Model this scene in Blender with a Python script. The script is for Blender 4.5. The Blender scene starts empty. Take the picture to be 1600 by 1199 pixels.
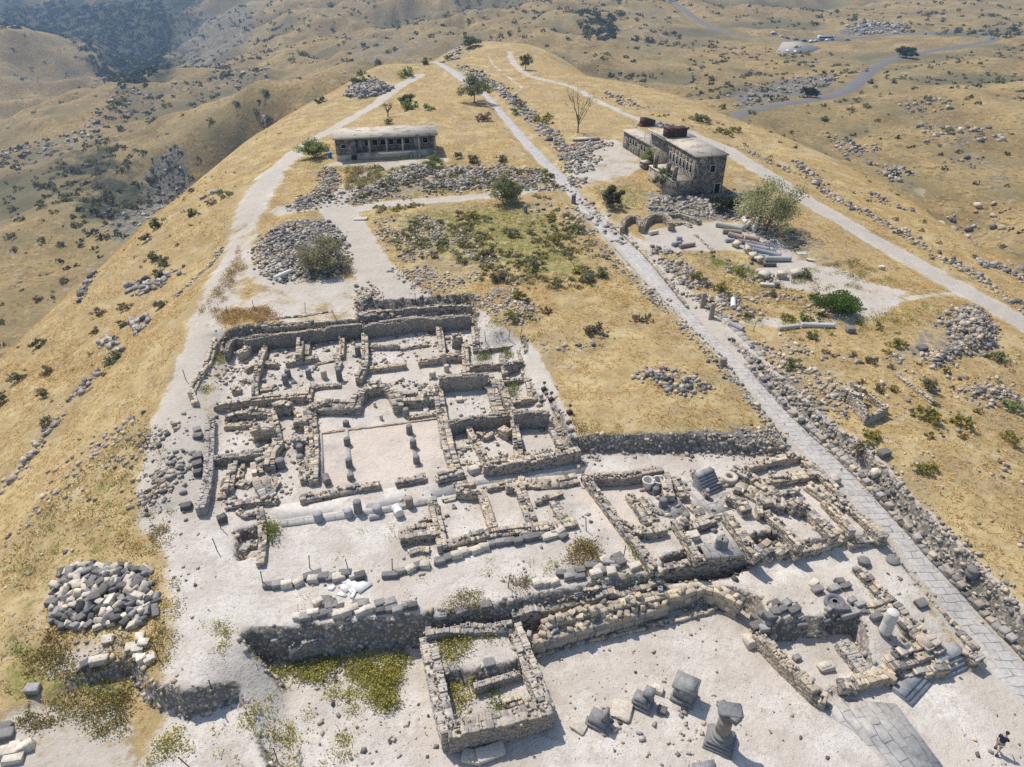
import bpy, math, random
import numpy as np
from mathutils import Vector, Matrix
random.seed(7)
RNG = np.random.default_rng(11)
scene = bpy.context.scene
COL = scene.collection
R = math.radians

# ------------------------------------------------------------------ camera
CAM_Z, PITCH, FPX, CX, CY = 36.0, R(33.0), 1110.0, 800.0, 599.5
CP, SP = math.cos(PITCH), math.sin(PITCH)
cam_data = bpy.data.cameras.new("camera")
cam_data.sensor_width = 36.0
cam_data.lens = FPX / 1600.0 * 36.0
cam_data.clip_start = 0.5
cam_data.clip_end = 9000.0
cam = bpy.data.objects.new("camera", cam_data)
COL.objects.link(cam)
cam.location = (0, 0, CAM_Z)
cam.rotation_euler = (R(90) - PITCH, 0, 0)
scene.camera = cam

def ray(px, py):
    u = (np.asarray(px, float) - CX) / FPX
    v = (np.asarray(py, float) - CY) / FPX
    return np.stack([u, CP - v * SP, -SP - v * CP], -1)      # per unit of depth

def at(px, py, z=0.0):
    """the point of the horizontal plane at height z seen at a photo pixel"""
    d = ray(px, py)
    t = (np.asarray(z, float) - CAM_Z) / d[..., 2]
    p = d * t[..., None]
    p[..., 2] += CAM_Z
    return p

def at_y(px, py, y):
    d = ray(px, py)
    t = y / d[..., 1]
    p = d * t
    p[..., 2] += CAM_Z
    return p

def project(p):
    x, y, z = p[0], p[1], p[2] - CAM_Z
    dep = y * CP - z * SP
    return CX + FPX * x / dep, CY + FPX * (-(y * SP + z * CP)) / dep

# ------------------------------------------------------------------ noise
def _hash(ix, iy, seed):
    h = (ix.astype(np.int64) * 374761393 + iy.astype(np.int64) * 668265263 + seed * 1442695041) & 0xFFFFFFFF
    h = ((h ^ (h >> 13)) * 1274126177) & 0xFFFFFFFF
    h = h ^ (h >> 16)
    return (h & 0xFFFFFF) / float(0xFFFFFF)

def vnoise(x, y, seed=0):
    x = np.asarray(x, float); y = np.asarray(y, float)
    ix = np.floor(x).astype(np.int64); iy = np.floor(y).astype(np.int64)
    fx = x - ix; fy = y - iy
    fx = fx * fx * (3 - 2 * fx); fy = fy * fy * (3 - 2 * fy)
    a = _hash(ix, iy, seed); b = _hash(ix + 1, iy, seed)
    c = _hash(ix, iy + 1, seed); d = _hash(ix + 1, iy + 1, seed)
    return (a * (1 - fx) + b * fx) * (1 - fy) + (c * (1 - fx) + d * fx) * fy

def fbm(x, y, seed=0, octv=4):
    s = 0; a = 0.5; t = 0
    for k in range(octv):
        s = s + a * vnoise(x * 2 ** k, y * 2 ** k, seed + k * 17); t += a; a *= 0.5
    return s / t

def sstep(a, b, x):
    t = np.clip((x - a) / (b - a), 0, 1)
    return t * t * (3 - 2 * t)

def inside_dist(poly, X, Y):
    """signed distance (positive inside) of points to a polygon"""
    n = len(poly); best = np.full(X.shape, 1e18); ins = np.zeros(X.shape, bool)
    for i in range(n):
        x0, y0 = poly[i][0], poly[i][1]; x1, y1 = poly[(i + 1) % n][0], poly[(i + 1) % n][1]
        dx, dy = x1 - x0, y1 - y0
        t = np.clip(((X - x0) * dx + (Y - y0) * dy) / (dx * dx + dy * dy + 1e-12), 0, 1)
        d = (X - x0 - t * dx) ** 2 + (Y - y0 - t * dy) ** 2
        best = np.minimum(best, d)
        c = ((y0 > Y) != (y1 > Y)) & (X < (x1 - x0) * (Y - y0) / (y1 - y0 + 1e-15) + x0)
        ins ^= c
    d = np.sqrt(best)
    return np.where(ins, d, -d)

def line_dist(pts, X, Y):
    best = np.full(X.shape, 1e18); par = np.zeros(X.shape)
    for i in range(len(pts) - 1):
        x0, y0 = pts[i][0], pts[i][1]; x1, y1 = pts[i + 1][0], pts[i + 1][1]
        dx, dy = x1 - x0, y1 - y0
        t = np.clip(((X - x0) * dx + (Y - y0) * dy) / (dx * dx + dy * dy + 1e-12), 0, 1)
        d = (X - x0 - t * dx) ** 2 + (Y - y0 - t * dy) ** 2
        m = d < best
        best = np.where(m, d, best); par = np.where(m, i + t, par)
    return np.sqrt(best), par

# ------------------------------------------------------------------ materials
def new_mat(name):
    m = bpy.data.materials.new(name); m.use_nodes = True
    nt = m.node_tree; nt.nodes.clear()
    out = nt.nodes.new('ShaderNodeOutputMaterial')
    b = nt.nodes.new('ShaderNodeBsdfPrincipled')
    b.inputs['Roughness'].default_value = 0.9
    b.inputs['Specular IOR Level'].default_value = 0.2
    nt.links.new(b.outputs[0], out.inputs[0])
    return m, nt, b

class NB:
    """small helper to write node graphs"""
    def __init__(s, nt): s.nt = nt
    def node(s, t, **kw):
        n = s.nt.nodes.new(t)
        for k, v in kw.items(): setattr(n, k, v)
        return n
    def put(s, sock, v):
        if hasattr(v, 'is_linked') or isinstance(v, bpy.types.NodeSocket): s.nt.links.new(v, sock)
        elif isinstance(v, tuple) and len(v) == 3 and sock.type == 'RGBA': sock.default_value = (*v, 1)
        else: sock.default_value = v
    def math(s, op, a, b=0.0, clamp=False):
        n = s.node('ShaderNodeMath', operation=op, use_clamp=clamp)
        s.put(n.inputs[0], a); s.put(n.inputs[1], b); return n.outputs[0]
    def mix(s, f, a, b, blend='MIX'):
        n = s.node('ShaderNodeMix', data_type='RGBA', blend_type=blend)
        s.put(n.inputs[0], f); s.put(n.inputs[6], a); s.put(n.inputs[7], b); return n.outputs[2]
    def noise(s, vec, scale, detail=3.0, rough=0.55, dist=0.0):
        n = s.node('ShaderNodeTexNoise')
        if vec is not None: s.put(n.inputs['Vector'], vec)
        n.inputs['Scale'].default_value = scale; n.inputs['Detail'].default_value = detail
        n.inputs['Roughness'].default_value = rough; n.inputs['Distortion'].default_value = dist
        return n.outputs[0]
    def voro(s, vec, scale, feature='F1', out='Distance'):
        n = s.node('ShaderNodeTexVoronoi', feature=feature)
        if vec is not None: s.put(n.inputs['Vector'], vec)
        n.inputs['Scale'].default_value = scale; return n.outputs[out]
    def ramp(s, f, stops):
        n = s.node('ShaderNodeValToRGB'); s.put(n.inputs[0], f)
        el = n.color_ramp.elements
        while len(el) < len(stops): el.new(0.5)
        for e, (p, c) in zip(el, stops):
            e.position = p; e.color = (*c, 1) if len(c) == 3 else c
        return n.outputs[0]
    def step(s, f, a, b):
        n = s.node('ShaderNodeMapRange', interpolation_type='SMOOTHSTEP')
        s.put(n.inputs[0], f); s.put(n.inputs[1], a); s.put(n.inputs[2], b); return n.outputs[0]
    def attr(s, name, out='Fac'):
        n = s.node('ShaderNodeAttribute'); n.attribute_name = name; return n.outputs[out]
    def pos(s):
        return s.node('ShaderNodeNewGeometry').outputs['Position']
    def bump(s, h, strength, dist, b):
        n = s.node('ShaderNodeBump'); n.inputs['Strength'].default_value = strength
        n.inputs['Distance'].default_value = dist; s.put(n.inputs['Height'], h)
        s.nt.links.new(n.outputs[0], b.inputs['Normal'])

def simple_mat(name, col, rough=0.8, var=0.15, scale=2.0, metal=0.0, spec=0.2, stain=None, stain_scale=0.6):
    m, nt, b = new_mat(name); k = NB(nt)
    co = k.node('ShaderNodeTexCoord').outputs['Object']
    n = k.noise(co, scale, 4)
    c = k.mix(n, tuple(x * (1 - var) for x in col), tuple(min(1, x * (1 + var)) for x in col))
    if stain:
        s = k.step(k.noise(co, stain_scale, 5, 0.65), 0.5, 0.62)
        c = k.mix(s, c, stain)
    k.put(b.inputs['Base Color'], c)
    b.inputs['Roughness'].default_value = rough; b.inputs['Metallic'].default_value = metal
    b.inputs['Specular IOR Level'].default_value = spec
    return m

def col_mat(name, attr='Col', rough=0.9, nscale=6.0, lo=0.72, hi=1.22, bump=0.5, dist=0.05, trans=0.0):
    """colour kept per stone / per leaf in a mesh attribute, broken up by noise"""
    m, nt, b = new_mat(name); k = NB(nt)
    c = k.attr(attr, 'Color')
    p = k.pos()
    n = k.noise(p, nscale, 4, 0.6)
    f = k.ramp(n, [(0.25, (lo,) * 3), (0.75, (hi,) * 3)])
    k.put(b.inputs['Base Color'], k.mix(1.0, c, f, 'MULTIPLY'))
    b.inputs['Roughness'].default_value = rough
    if bump: k.bump(n, bump, dist, b)
    if trans:
        out = [x for x in nt.nodes if x.type == 'OUTPUT_MATERIAL'][0]
        t = k.node('ShaderNodeBsdfTranslucent'); k.put(t.inputs[0], k.mix(1.0, c, f, 'MULTIPLY'))
        mx = k.node('ShaderNodeMixShader'); mx.inputs[0].default_value = trans
        nt.links.new(b.outputs[0], mx.inputs[1]); nt.links.new(t.outputs[0], mx.inputs[2])
        nt.links.new(mx.outputs[0], out.inputs[0])
    return m

# ------------------------------------------------------------------ mesh collector
def rot_z(a):
    a = np.asarray(a, float); c, s = np.cos(a), np.sin(a); o = np.zeros_like(c); i = np.ones_like(c)
    return np.stack([np.stack([c, -s, o], -1), np.stack([s, c, o], -1), np.stack([o, o, i], -1)], -2)

def rot_rand(n, rng, tilt=0.5):
    a = rng.uniform(0, 6.283, n); t = rng.normal(0, tilt, n); u = rng.normal(0, tilt, n)
    c, s = np.cos(t), np.sin(t); o = np.zeros(n); i = np.ones(n)
    rx = np.stack([np.stack([i, o, o], -1), np.stack([o, c, -s], -1), np.stack([o, s, c], -1)], -2)
    c, s = np.cos(u), np.sin(u)
    ry = np.stack([np.stack([c, o, s], -1), np.stack([o, i, o], -1), np.stack([-s, o, c], -1)], -2)
    return rot_z(a) @ rx @ ry

BOXV = np.array([[-1, -1, -1], [1, -1, -1], [1, 1, -1], [-1, 1, -1], [-1, -1, 1], [1, -1, 1], [1, 1, 1], [-1, 1, 1]], float)
BOXF = np.array([[0, 3, 2, 1], [4, 5, 6, 7], [0, 1, 5, 4], [1, 2, 6, 5], [2, 3, 7, 6], [3, 0, 4, 7]])

def _chamfer():
    v = []; c = 0.87
    for sx in (-1, 1):
        for sy in (-1, 1):
            for sz in (-1, 1):
                v += [(sx, sy * c, sz * c), (sx * c, sy, sz * c), (sx * c, sy * c, sz)]
    v = np.array(v, float)
    from itertools import product
    idx = {tuple(np.round(p, 3)): i for i, p in enumerate(v)}
    F = []
    def quad(ps):
        ps = [np.array(p, float) for p in ps]
        n = np.cross(ps[1] - ps[0], ps[2] - ps[0])
        if np.dot(n, sum(ps)) < 0: ps = ps[::-1]
        F.append([idx[tuple(np.round(p, 3))] for p in ps])
    def mk(ax, val, a, b):
        p = [0, 0, 0]; p[ax] = val; q = [i for i in range(3) if i != ax]; p[q[0]] = a; p[q[1]] = b; return p
    for ax in range(3):
        for s in (-1, 1):
            quad([mk(ax, s, -c, -c), mk(ax, s, c, -c), mk(ax, s, c, c), mk(ax, s, -c, c)])
    for ax in range(3):                     # edges along ax
        q = [i for i in range(3) if i != ax]
        for sa in (-1, 1):
            for sb in (-1, 1):
                def P(axv, full):
                    p = [0, 0, 0]; p[ax] = axv
                    p[q[0]] = sa * (1 if full == 0 else c); p[q[1]] = sb * (1 if full == 1 else c); return p
                quad([P(-c, 0), P(c, 0), P(c, 1), P(-c, 1)])
    T = []
    for s in product((-1, 1), repeat=3):
        ps = [(s[0], s[1] * c, s[2] * c), (s[0] * c, s[1], s[2] * c), (s[0] * c, s[1] * c, s[2])]
        a = [np.array(p, float) for p in ps]
        if np.dot(np.cross(a[1] - a[0], a[2] - a[0]), sum(a)) < 0: ps = ps[::-1]
        T.append([idx[tuple(np.round(p, 3))] for p in ps])
    return v, np.array(F), np.array(T)
CHV, CHF, CHT = _chamfer()

class MB:
    def __init__(s): s.v = []; s.f = []; s.c = []; s.n = 0; s.uv = []
    def raw(s, v, f, c):
        v = np.asarray(v, float).reshape(-1, 3); f = np.asarray(f)
        s.v.append(v); s.f.append(f + s.n)
        c = np.asarray(c, float)
        s.c.append(np.broadcast_to(c, (len(v), 3)) if c.ndim == 1 else c)
        s.n += len(v)
    def boxes(s, ctr, half, rot=None, col=(.3, .3, .3), jit=0.0, cham=False, rng=RNG):
        ctr = np.atleast_2d(np.asarray(ctr, float)); n = len(ctr)
        half = np.broadcast_to(np.asarray(half, float), (n, 3))
        base = CHV if cham else BOXV; k = len(base)
        v = np.broadcast_to(base, (n, k, 3)).copy()
        if jit: v = v + rng.uniform(-jit, jit, (n, k, 3)) * (0.5 if cham else 1)
        v = v * half[:, None, :]
        if rot is not None:
            rot = np.broadcast_to(rot, (n, 3, 3)); v = np.einsum('nij,nkj->nki', rot, v)
        v = v + ctr[:, None, :]
        c = np.broadcast_to(np.asarray(col, float), (n, 3)); c = np.repeat(c, k, 0)
        off = (np.arange(n) * k)[:, None, None]
        if cham:
            s.raw(v, (CHF[None] + off).reshape(-1, 4), c)
            s.f.append((CHT[None] + off).reshape(-1, 3) + s.n - n * k)
        else:
            s.raw(v, (BOXF[None] + off).reshape(-1, 4), c)
    def lathe(s, ctr, prof, seg=12, col=(.3, .3, .3), axis=None, cap=True):
        """prof: list of (radius, height); axis: direction of the height (default up)"""
        a = np.arange(seg) * 2 * math.pi / seg
        v = np.concatenate([np.stack([r * np.cos(a), r * np.sin(a), np.full(seg, h)], -1) for r, h in prof])
        if axis is not None:
            q = Vector((0, 0, 1)).rotation_difference(Vector(axis)).to_matrix()
            v = v @ np.array(q).T
        v = v + np.asarray(ctr, float)
        f = []
        for i in range(len(prof) - 1):
            for j in range(seg):
                k = (j + 1) % seg
                f.append([i * seg + j, i * seg + k, (i + 1) * seg + k, (i + 1) * seg + j])
        n0 = s.n
        s.raw(v, np.array(f), col)
        if cap:
            n = len(prof)
            ci = s.n
            ends = []
            for r, base in ((0, 0), (1, (n - 1) * seg)):
                cv = v[base:base + seg].mean(0); ends.append(cv)
                t = []
                for j in range(seg):
                    k = (j + 1) % seg
                    t.append([ci, n0 + base + k, n0 + base + j] if r == 0 else [ci + 1, n0 + base + j, n0 + base + k])
                s.f.append(np.array(t))
            s.v.append(np.array(ends)); s.c.append(np.broadcast_to(np.asarray(col, float)[:3], (2, 3))); s.n += 2
    def tube(s, p0, p1, r0, r1, seg=6, col=(.2, .2, .2)):
        p0 = np.asarray(p0, float); p1 = np.asarray(p1, float); d = p1 - p0; L = np.linalg.norm(d)
        s.lathe(p0, [(r0, 0), (r1, L)], seg, col, axis=tuple(d / L))
    def prism(s, poly, z0, z1, col):
        n = len(poly); p = np.asarray(poly, float)[:, :2]
        area = sum(p[i][0] * p[(i + 1) % n][1] - p[(i + 1) % n][0] * p[i][1] for i in range(n))
        if area < 0: p = p[::-1]
        v = np.concatenate([np.c_[p, np.full(n, z0)], np.c_[p, np.full(n, z1)]])
        n0 = s.n
        s.raw(v, np.array([[i, (i + 1) % n, n + (i + 1) % n, n + i] for i in range(n)]), col)
        s.f.append(np.array([[n0 + n + i for i in range(n)]])); s.f.append(np.array([[n0 + i for i in range(n)][::-1]]))
    def build(s, name, mat, parent=None, smooth=False, origin=None, local=False):
        me = bpy.data.meshes.new(name)
        v = np.concatenate(s.v); c = np.concatenate(s.c)
        if origin is not None: v = v - np.asarray(origin, float)
        lens = np.concatenate([np.full(len(f), f.shape[1]) for f in s.f])
        loops = np.concatenate([f.ravel() for f in s.f])
        me.vertices.add(len(v)); me.vertices.foreach_set('co', v.ravel())
        me.loops.add(len(loops)); me.loops.foreach_set('vertex_index', loops.astype(np.int32))
        me.polygons.add(len(lens))
        st = np.concatenate([[0], np.cumsum(lens)[:-1]]).astype(np.int32)
        me.polygons.foreach_set('loop_start', st); me.polygons.foreach_set('loop_total', lens.astype(np.int32))
        if smooth: me.polygons.foreach_set('use_smooth', np.ones(len(lens), bool))
        a = me.attributes.new('Col', 'FLOAT_COLOR', 'POINT')
        a.data.foreach_set('color', np.c_[c, np.ones(len(c))].astype(np.float32).ravel())
        me.update(calc_edges=True); me.validate()
        if mat is not None: me.materials.append(mat)
        o = bpy.data.objects.new(name, me); COL.objects.link(o)
        if origin is not None: o.location = origin
        if parent is not None:
            o.parent = parent
            if origin is None and not local: o.matrix_parent_inverse = parent.matrix_basis.inverted()
        return o

def tag(o, label=None, cat=None, group=None, kind='thing'):
    if label: o['label'] = label
    if cat: o['category'] = cat
    if group: o['group'] = group
    if kind: o['kind'] = kind
    return o

def thing(name, label, cat, loc, rz=0.0, group=None):
    o = bpy.data.objects.new(name, None); COL.objects.link(o)
    o.empty_display_size = 0.3
    o.location = loc; o.rotation_euler = (0, 0, rz)
    o.matrix_basis = Matrix.Translation(Vector(loc)) @ Matrix.Rotation(rz, 4, 'Z')
    return tag(o, label, cat, group)

def copy_tree(o, parent=None, keep=('kind',)):
    c = o.copy(); COL.objects.link(c)
    if parent is not None: c.parent = parent
    for ch in o.children: copy_tree(ch, c)
    return c

ORD = ['first', 'second', 'third', 'fourth', 'fifth', 'sixth', 'seventh', 'eighth', 'ninth', 'tenth', 'eleventh', 'twelfth',
       'thirteenth', 'fourteenth', 'fifteenth', 'sixteenth', 'seventeenth', 'eighteenth', 'nineteenth', 'twentieth']
# ------------------------------------------------------------------ terrain heights
def C(px, py, z): return at(px, py, z)
def D(px, py, y): return at_y(px, py, y)
ctl = []
for px, py, z in [
    # plateau top and crest
    (700,300,0.2),(600,300,0),(820,330,0.2),(700,420,0.2),(800,460,0.3),(950,560,0.3),(1080,640,0.1),(1180,670,-0.6),(860,420,0.3),(900,500,0.4),
    (600,230,0.1),(520,262,-0.2),(700,230,0.3),(620,190,0.3),(560,205,-0.4),(760,230,0.4),(650,160,0.4),(720,150,0.5),(690,105,0.3),(650,112,-0.5),
    (740,95,0.6),(780,66,0.9),(760,80,0.8),(830,90,0.4),(735,68,0.4),(860,82,-1.0),(800,110,1.0),(850,140,0.7),(900,170,0.6),(950,150,-0.2),(820,180,0.4),(880,230,0.6),
    (1000,135,-1.8),(1080,158,-3.0),(1150,188,-4.6),(1000,200,0.4),(1100,220,-0.3),(940,260,0.6),(1000,290,0.3),(1060,312,0.2),(1130,310,0.3),
    (1200,280,-0.6),(1280,350,-0.6),(1200,230,-3.2),(1300,300,-2.6),(1400,370,-2.4),(1500,440,-2.2),(1590,520,-2.0),
    (1230,215,-4.6),(1300,246,-5.2),(1400,302,-5.4),(1500,365,-5.6),(1600,432,-5.8),(1700,510,-6.2),(1750,700,-4),
    (1200,380,-0.3),(1300,440,-0.4),(1400,440,-0.6),(1500,500,-1.0),(1300,560,0.1),(1400,560,-0.2),(1500,640,-0.6),(1590,760,-1.0),(1400,700,-0.3),
    (1500,800,-1.0),(1590,900,-1.7),(1660,1000,-2.4),(1700,900,-1.6),(1100,430,-0.2),(1180,520,-0.2),(1250,600,-0.1),(1330,700,-0.6),(1450,830,-1.6),
    # left brink, path
    (480,225,-1.2),(430,262,-1.4),(380,330,-1.0),(345,440,-0.6),(330,490,-0.4),(300,560,-0.6),(265,660,-0.9),(235,760,-1.4),(450,300,-0.3),(430,360,-0.2),
    (480,400,0),(540,330,-0.1),(560,420,0.1),(420,470,-0.1),(600,460,0.1),(700,470,0.1),(560,485,0),(380,480,-0.2),(450,440,0),(800,520,0),(850,600,-0.2),(890,680,-0.5),
    (600,145,-1.6),(560,170,-2.0),(520,200,-1.5),(635,108,-2.0),
    # left slope, down to where it rolls out of sight
    (0,565,-17),(60,505,-15.6),(130,442,-14),(220,360,-12.2),(300,292,-10.5),(360,243,-9.5),(410,208,-8.4),(470,172,-6.8),(530,140,-5.2),(590,118,-3.6),
    (200,560,-6.0),(260,470,-5.4),(320,380,-4.2),(400,270,-3.0),(470,205,-2.4),(100,640,-8.5),(30,700,-9.5),(0,800,-8.0),(100,760,-4.6),(150,690,-4.8),
    (60,860,-4.4),(0,930,-4.2),(150,850,-2.6),(220,850,-1.9),(-100,800,-13),(-100,960,-7),(-100,650,-18),
    # terrace and lower ground
    (270,850,-1.8),(300,950,-1.8),(280,1040,-1.9),(360,1000,-1.8),(450,900,-1.8),(550,930,-1.8),(600,860,-1.8),(230,960,-2.0),(110,960,-2.8),(60,1010,-3.2),
    (100,1060,-3.2),(40,1120,-3.4),(160,1190,-3.3),(20,1199,-3.6),(300,1080,-1.9),(-80,1150,-4.5),(760,930,-1.8),(900,880,-1.8),
    (500,600,-0.5),(650,620,-0.5),(560,720,-1.5),(700,850,-1.8),(900,780,-1.6),(1100,800,-1.9),
    (1200,900,-2.9),(1300,900,-2.9),(1250,950,-2.8),(1350,960,-2.8),(1400,940,-2.8),(1450,980,-3.2),(1500,1080,-4.4),(1300,1160,-4.4),(900,1100,-4.4),
    (1100,1050,-4.4),(600,1150,-4.4),(450,1100,-4.4),(700,1250,-4.4),(1100,1300,-4.4),(1400,1300,-4.4),(1600,1200,-4.4),(1700,1200,-4.2),(300,1300,-4.2),(0,1300,-4.2),
]: ctl.append(C(px, py, z))
for px, py, y in [
    # far ground, by its distance ahead of the lens
    (50,470,200),(0,420,230),(100,400,240),(200,330,290),(120,320,300),(20,330,310),(280,308,332),(400,256,346),(340,285,338),
    (410,206,352),(330,222,352),(250,262,345),(220,235,372),(330,180,410),(450,170,430),(520,130,470),(560,100,540),(640,60,640),
    (50,250,390),(120,210,430),(190,142,560),(0,290,350),(60,190,470),(250,145,610),(340,120,640),(420,100,690),(470,140,500),
    (20,215,580),(0,170,680),(0,60,860),(70,52,880),(130,95,840),(175,128,820),(60,120,790),(100,165,720),(-100,100,800),(-100,300,420),
    (190,122,1000),(230,95,1050),(140,50,1180),(60,20,1320),(200,30,1230),(100,0,1420),(270,60,1120),(0,0,1450),
    (330,95,900),(350,60,950),(300,20,1180),(420,60,850),(420,0,1150),(500,60,800),(500,0,1050),(560,40,820),
    (620,0,960),(700,30,800),(700,0,900),(760,40,700),(800,0,850),(850,30,690),(900,62,540),(940,30,650),(960,0,800),(1000,105,430),(1000,60,560),(1030,20,720),
    (1050,0,850),(1100,40,650),(1150,56,605),(1230,60,590),(1290,62,588),(1400,52,595),(1500,46,600),(1550,56,545),(1500,68,500),(1440,80,470),(1370,105,400),(1330,140,330),
    (1280,155,310),(1200,165,300),(1150,182,283),(1240,80,530),(1150,105,440),(1080,110,420),(1100,140,360),(1250,120,400),(1340,95,450),(1250,15,780),(1350,0,900),(1400,25,700),(1500,10,800),
    (1590,20,700),(1590,80,450),(1450,130,330),(1400,190,270),(1500,200,255),(1590,180,265),(1590,280,205),(1500,300,195),(1400,255,225),(1590,370,165),(1520,380,172),(1300,215,255),(1240,190,275),
    (1700,300,190),(1700,100,420),(1800,30,700),(1700,450,140),
]: ctl.append(D(px, py, y))
# ground hidden behind the brow of the plateau: it keeps falling
for px, py, z in [(0,565,-17),(60,505,-15.6),(130,442,-14),(220,360,-12.2),(300,292,-10.5),(360,243,-9.5),(410,208,-8.4),(470,172,-6.8),(530,140,-5.2),(590,118,-3.6)]:
    q = C(px, py, z); n = np.array([-0.86, 0.5, 0])
    ctl.append(q + n * 12 + [0, 0, -12]); ctl.append(q + n * 30 + [0, 0, -30])
for px, py, z in [(780,62,0.9),(860,80,-1.0),(930,105,-1.6),(1000,130,-2.0)]:
    q = C(px, py, z); n = np.array([0.15, 1.0, 0])
    ctl.append(q + n * 14 + [0, 0, -8]); ctl.append(q + n * 45 + [0, 0, -24])
for px, py, z in [(650,108,-1.2),(685,92,-0.3),(732,64,0.2)]:
    q = C(px, py, z); n = np.array([-0.75, 0.66, 0])
    ctl.append(q + n * 14 + [0, 0, -8]); ctl.append(q + n * 40 + [0, 0, -24])
for px, py, z in [(1080,156,-3.2),(1150,184,-4.8),(1230,213,-5.0),(1300,244,-5.4),(1400,300,-5.6),(1500,362,-5.8),(1600,430,-6),(1700,508,-6.4)]:
    q = C(px, py, z); n = np.array([0.8, 0.6, 0])
    ctl.append(q + n * 10 + [0, 0, -7]); ctl.append(q + n * 24 + [0, 0, -16])
# rises beyond the frame
for x, y, z in [(-1800,2600,140),(-900,2400,80),(0,2300,90),(900,2300,110),(1800,2400,120),(1900,1200,30),(1900,300,10),(-1900,1200,-20),(-1900,300,-60),
                (-900,600,-70),(900,600,-10),(700,200,-20),(-600,100,-60),(-400,0,-30),(400,0,-14),(-250,-150,-25),(250,-150,-12),(0,-150,-8),(-1000,-400,-40),(1000,-400,-20),(0,-400,-20),(500,1300,0),(-200,1500,10),(-700,1700,20)]:
    ctl.append(np.array([x, y, z], float))
ctl = np.array(ctl)
def _fit(ctl):
    P = ctl[:, :2]; z = ctl[:, 2]
    d2 = ((P[:, None] - P[None]) ** 2).sum(-1)
    dd = d2 + np.eye(len(P)) * 1e12
    c2 = np.clip(0.5 * np.sort(dd, 1)[:, :3].mean(1), 4.0, 3000.0)
    A = np.sqrt(d2 + c2[None, :])
    zm = z.mean()
    w = np.linalg.lstsq(A + 0.0, z - zm, rcond=1e-9)[0]
    return P, c2, w, zm
_P, _c2, _w, _zm = _fit(ctl)
def base_z(X, Y):
    sh = X.shape; X = X.ravel(); Y = Y.ravel(); out = np.full(X.shape, _zm)
    for k in range(0, len(X), 20000):
        x = X[k:k + 20000, None]; y = Y[k:k + 20000, None]
        out[k:k + 20000] += np.sqrt((x - _P[None, :, 0]) ** 2 + (y - _P[None, :, 1]) ** 2 + _c2[None]) @ _w
    return out.reshape(sh)

def axis(lo, hi, s0, rate, a, b, smax=24.0):
    mid = list(np.arange(lo, hi + s0 * .5, s0)); up = []; x = mid[-1]; s = s0
    while x < b: s = min(s * (1 + rate), smax); x += s; up.append(x)
    dn = []; x = mid[0]; s = s0
    while x > a: s = min(s * (1 + rate), smax); x -= s; dn.append(x)
    return np.array(dn[::-1] + mid + up)
GX = axis(-40, 62, 0.26, 0.017, -2000, 2000)
GY = axis(16, 76, 0.26, 0.0125, -420, 2700, 18.0)
XX, YY = np.meshgrid(GX, GY)
ZZ = base_z(XX, YY)
RAD = np.hypot(XX, YY - 60)

# gullies and knobs of the wild slopes, growing with distance from the dig
FARM = sstep(95, 260, RAD)
LOWM = sstep(-6, -25, ZZ)
wild = np.maximum(FARM * sstep(-3, -12, ZZ), LOWM)
wx = XX + 30 * fbm(XX / 130, YY / 130, 5, 3); wy = YY + 30 * fbm(XX / 130, YY / 130, 9, 3)
rid = 1 - np.abs(2 * fbm(wx / 120, wy / 120, 3, 5) - 1)
rid2 = 1 - np.abs(2 * fbm(wx / 46 + 7, wy / 46, 13, 4) - 1)
GUL = wild * np.maximum(sstep(.70, .50, rid), .8 * sstep(.66, .46, rid2))
RS = 1 - .72 * sstep(20, 120, XX) * sstep(900, 700, YY)
ZZ = ZZ + wild * ((rid2 - .7) * 9 * RS * sstep(120, 420, RAD) + RS * (rid - 0.72) * (10 + 34 * sstep(300, 900, RAD)) * sstep(110, 420, RAD) + (fbm(XX / 26, YY / 26, 21, 4) - 0.5) * 6.0 * sstep(60, 260, RAD))
ZZ = ZZ + (fbm(XX / 9, YY / 9, 31, 4) - 0.5) * 0.5 * sstep(5, 60, RAD) + (fbm(XX / 1.6, YY / 1.6, 41, 3) - 0.5) * 0.16

# ---- excavated levels, the street bed and other steps
RZ_PY = [60, 106, 300, 490, 600, 740, 850, 950, 1050, 1300]; RZ_Z = [0.3, 0.3, -0.1, -0.6, -1.0, -1.9, -2.9, -3.7, -4.35, -4.4]
def road_z(py): return np.interp(py, RZ_PY, RZ_Z)
ROAD_L = [(672,97),(690,106),(719,130),(757,152),(786,192),(810,223),(834,250),(854,270),(878,297),(898,324),(925,348),(952,375),(975,400),(1010,440),(1060,491),(1104,535),(1138,569),(1171,616),(1205,656),(1235,697),(1276,737),(1316,775),(1343,800),(1384,836),(1418,890),(1465,947),(1509,998),(1543,1049),(1600,1113),(1680,1200)]
ROAD_R = [(688,97),(705,106),(742,130),(769,152),(804,192),(831,223),(857,250),(879,270),(903,297),(928,324),(951,348),(982,375),(1011,400),(1040,440),(1088,491),(1130,535),(1168,569),(1214,616),(1250,652),(1297,697),(1343,737),(1378,775),(1397,800),(1432,836),(1479,890),(1530,947),(1572,998),(1624,1049),(1690,1113),(1780,1200)]
ROAD_L = np.array([at(x, y, road_z(y)) for x, y in ROAD_L]); ROAD_R = np.array([at(x, y, road_z(y)) for x, y in ROAD_R])
_rc = (ROAD_L + ROAD_R) / 2
_rw = np.linalg.norm((ROAD_R - ROAD_L)[:, :2], axis=1) / 2
_pf = np.interp(_rc[:, 1], [20, 75, 95, 230], [.92, .95, 1.12, 1.18])[:, None]
ROAD_R = ROAD_L + (ROAD_R - ROAD_L) * _pf          # the paved width; a dusty strip runs beside it

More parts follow.
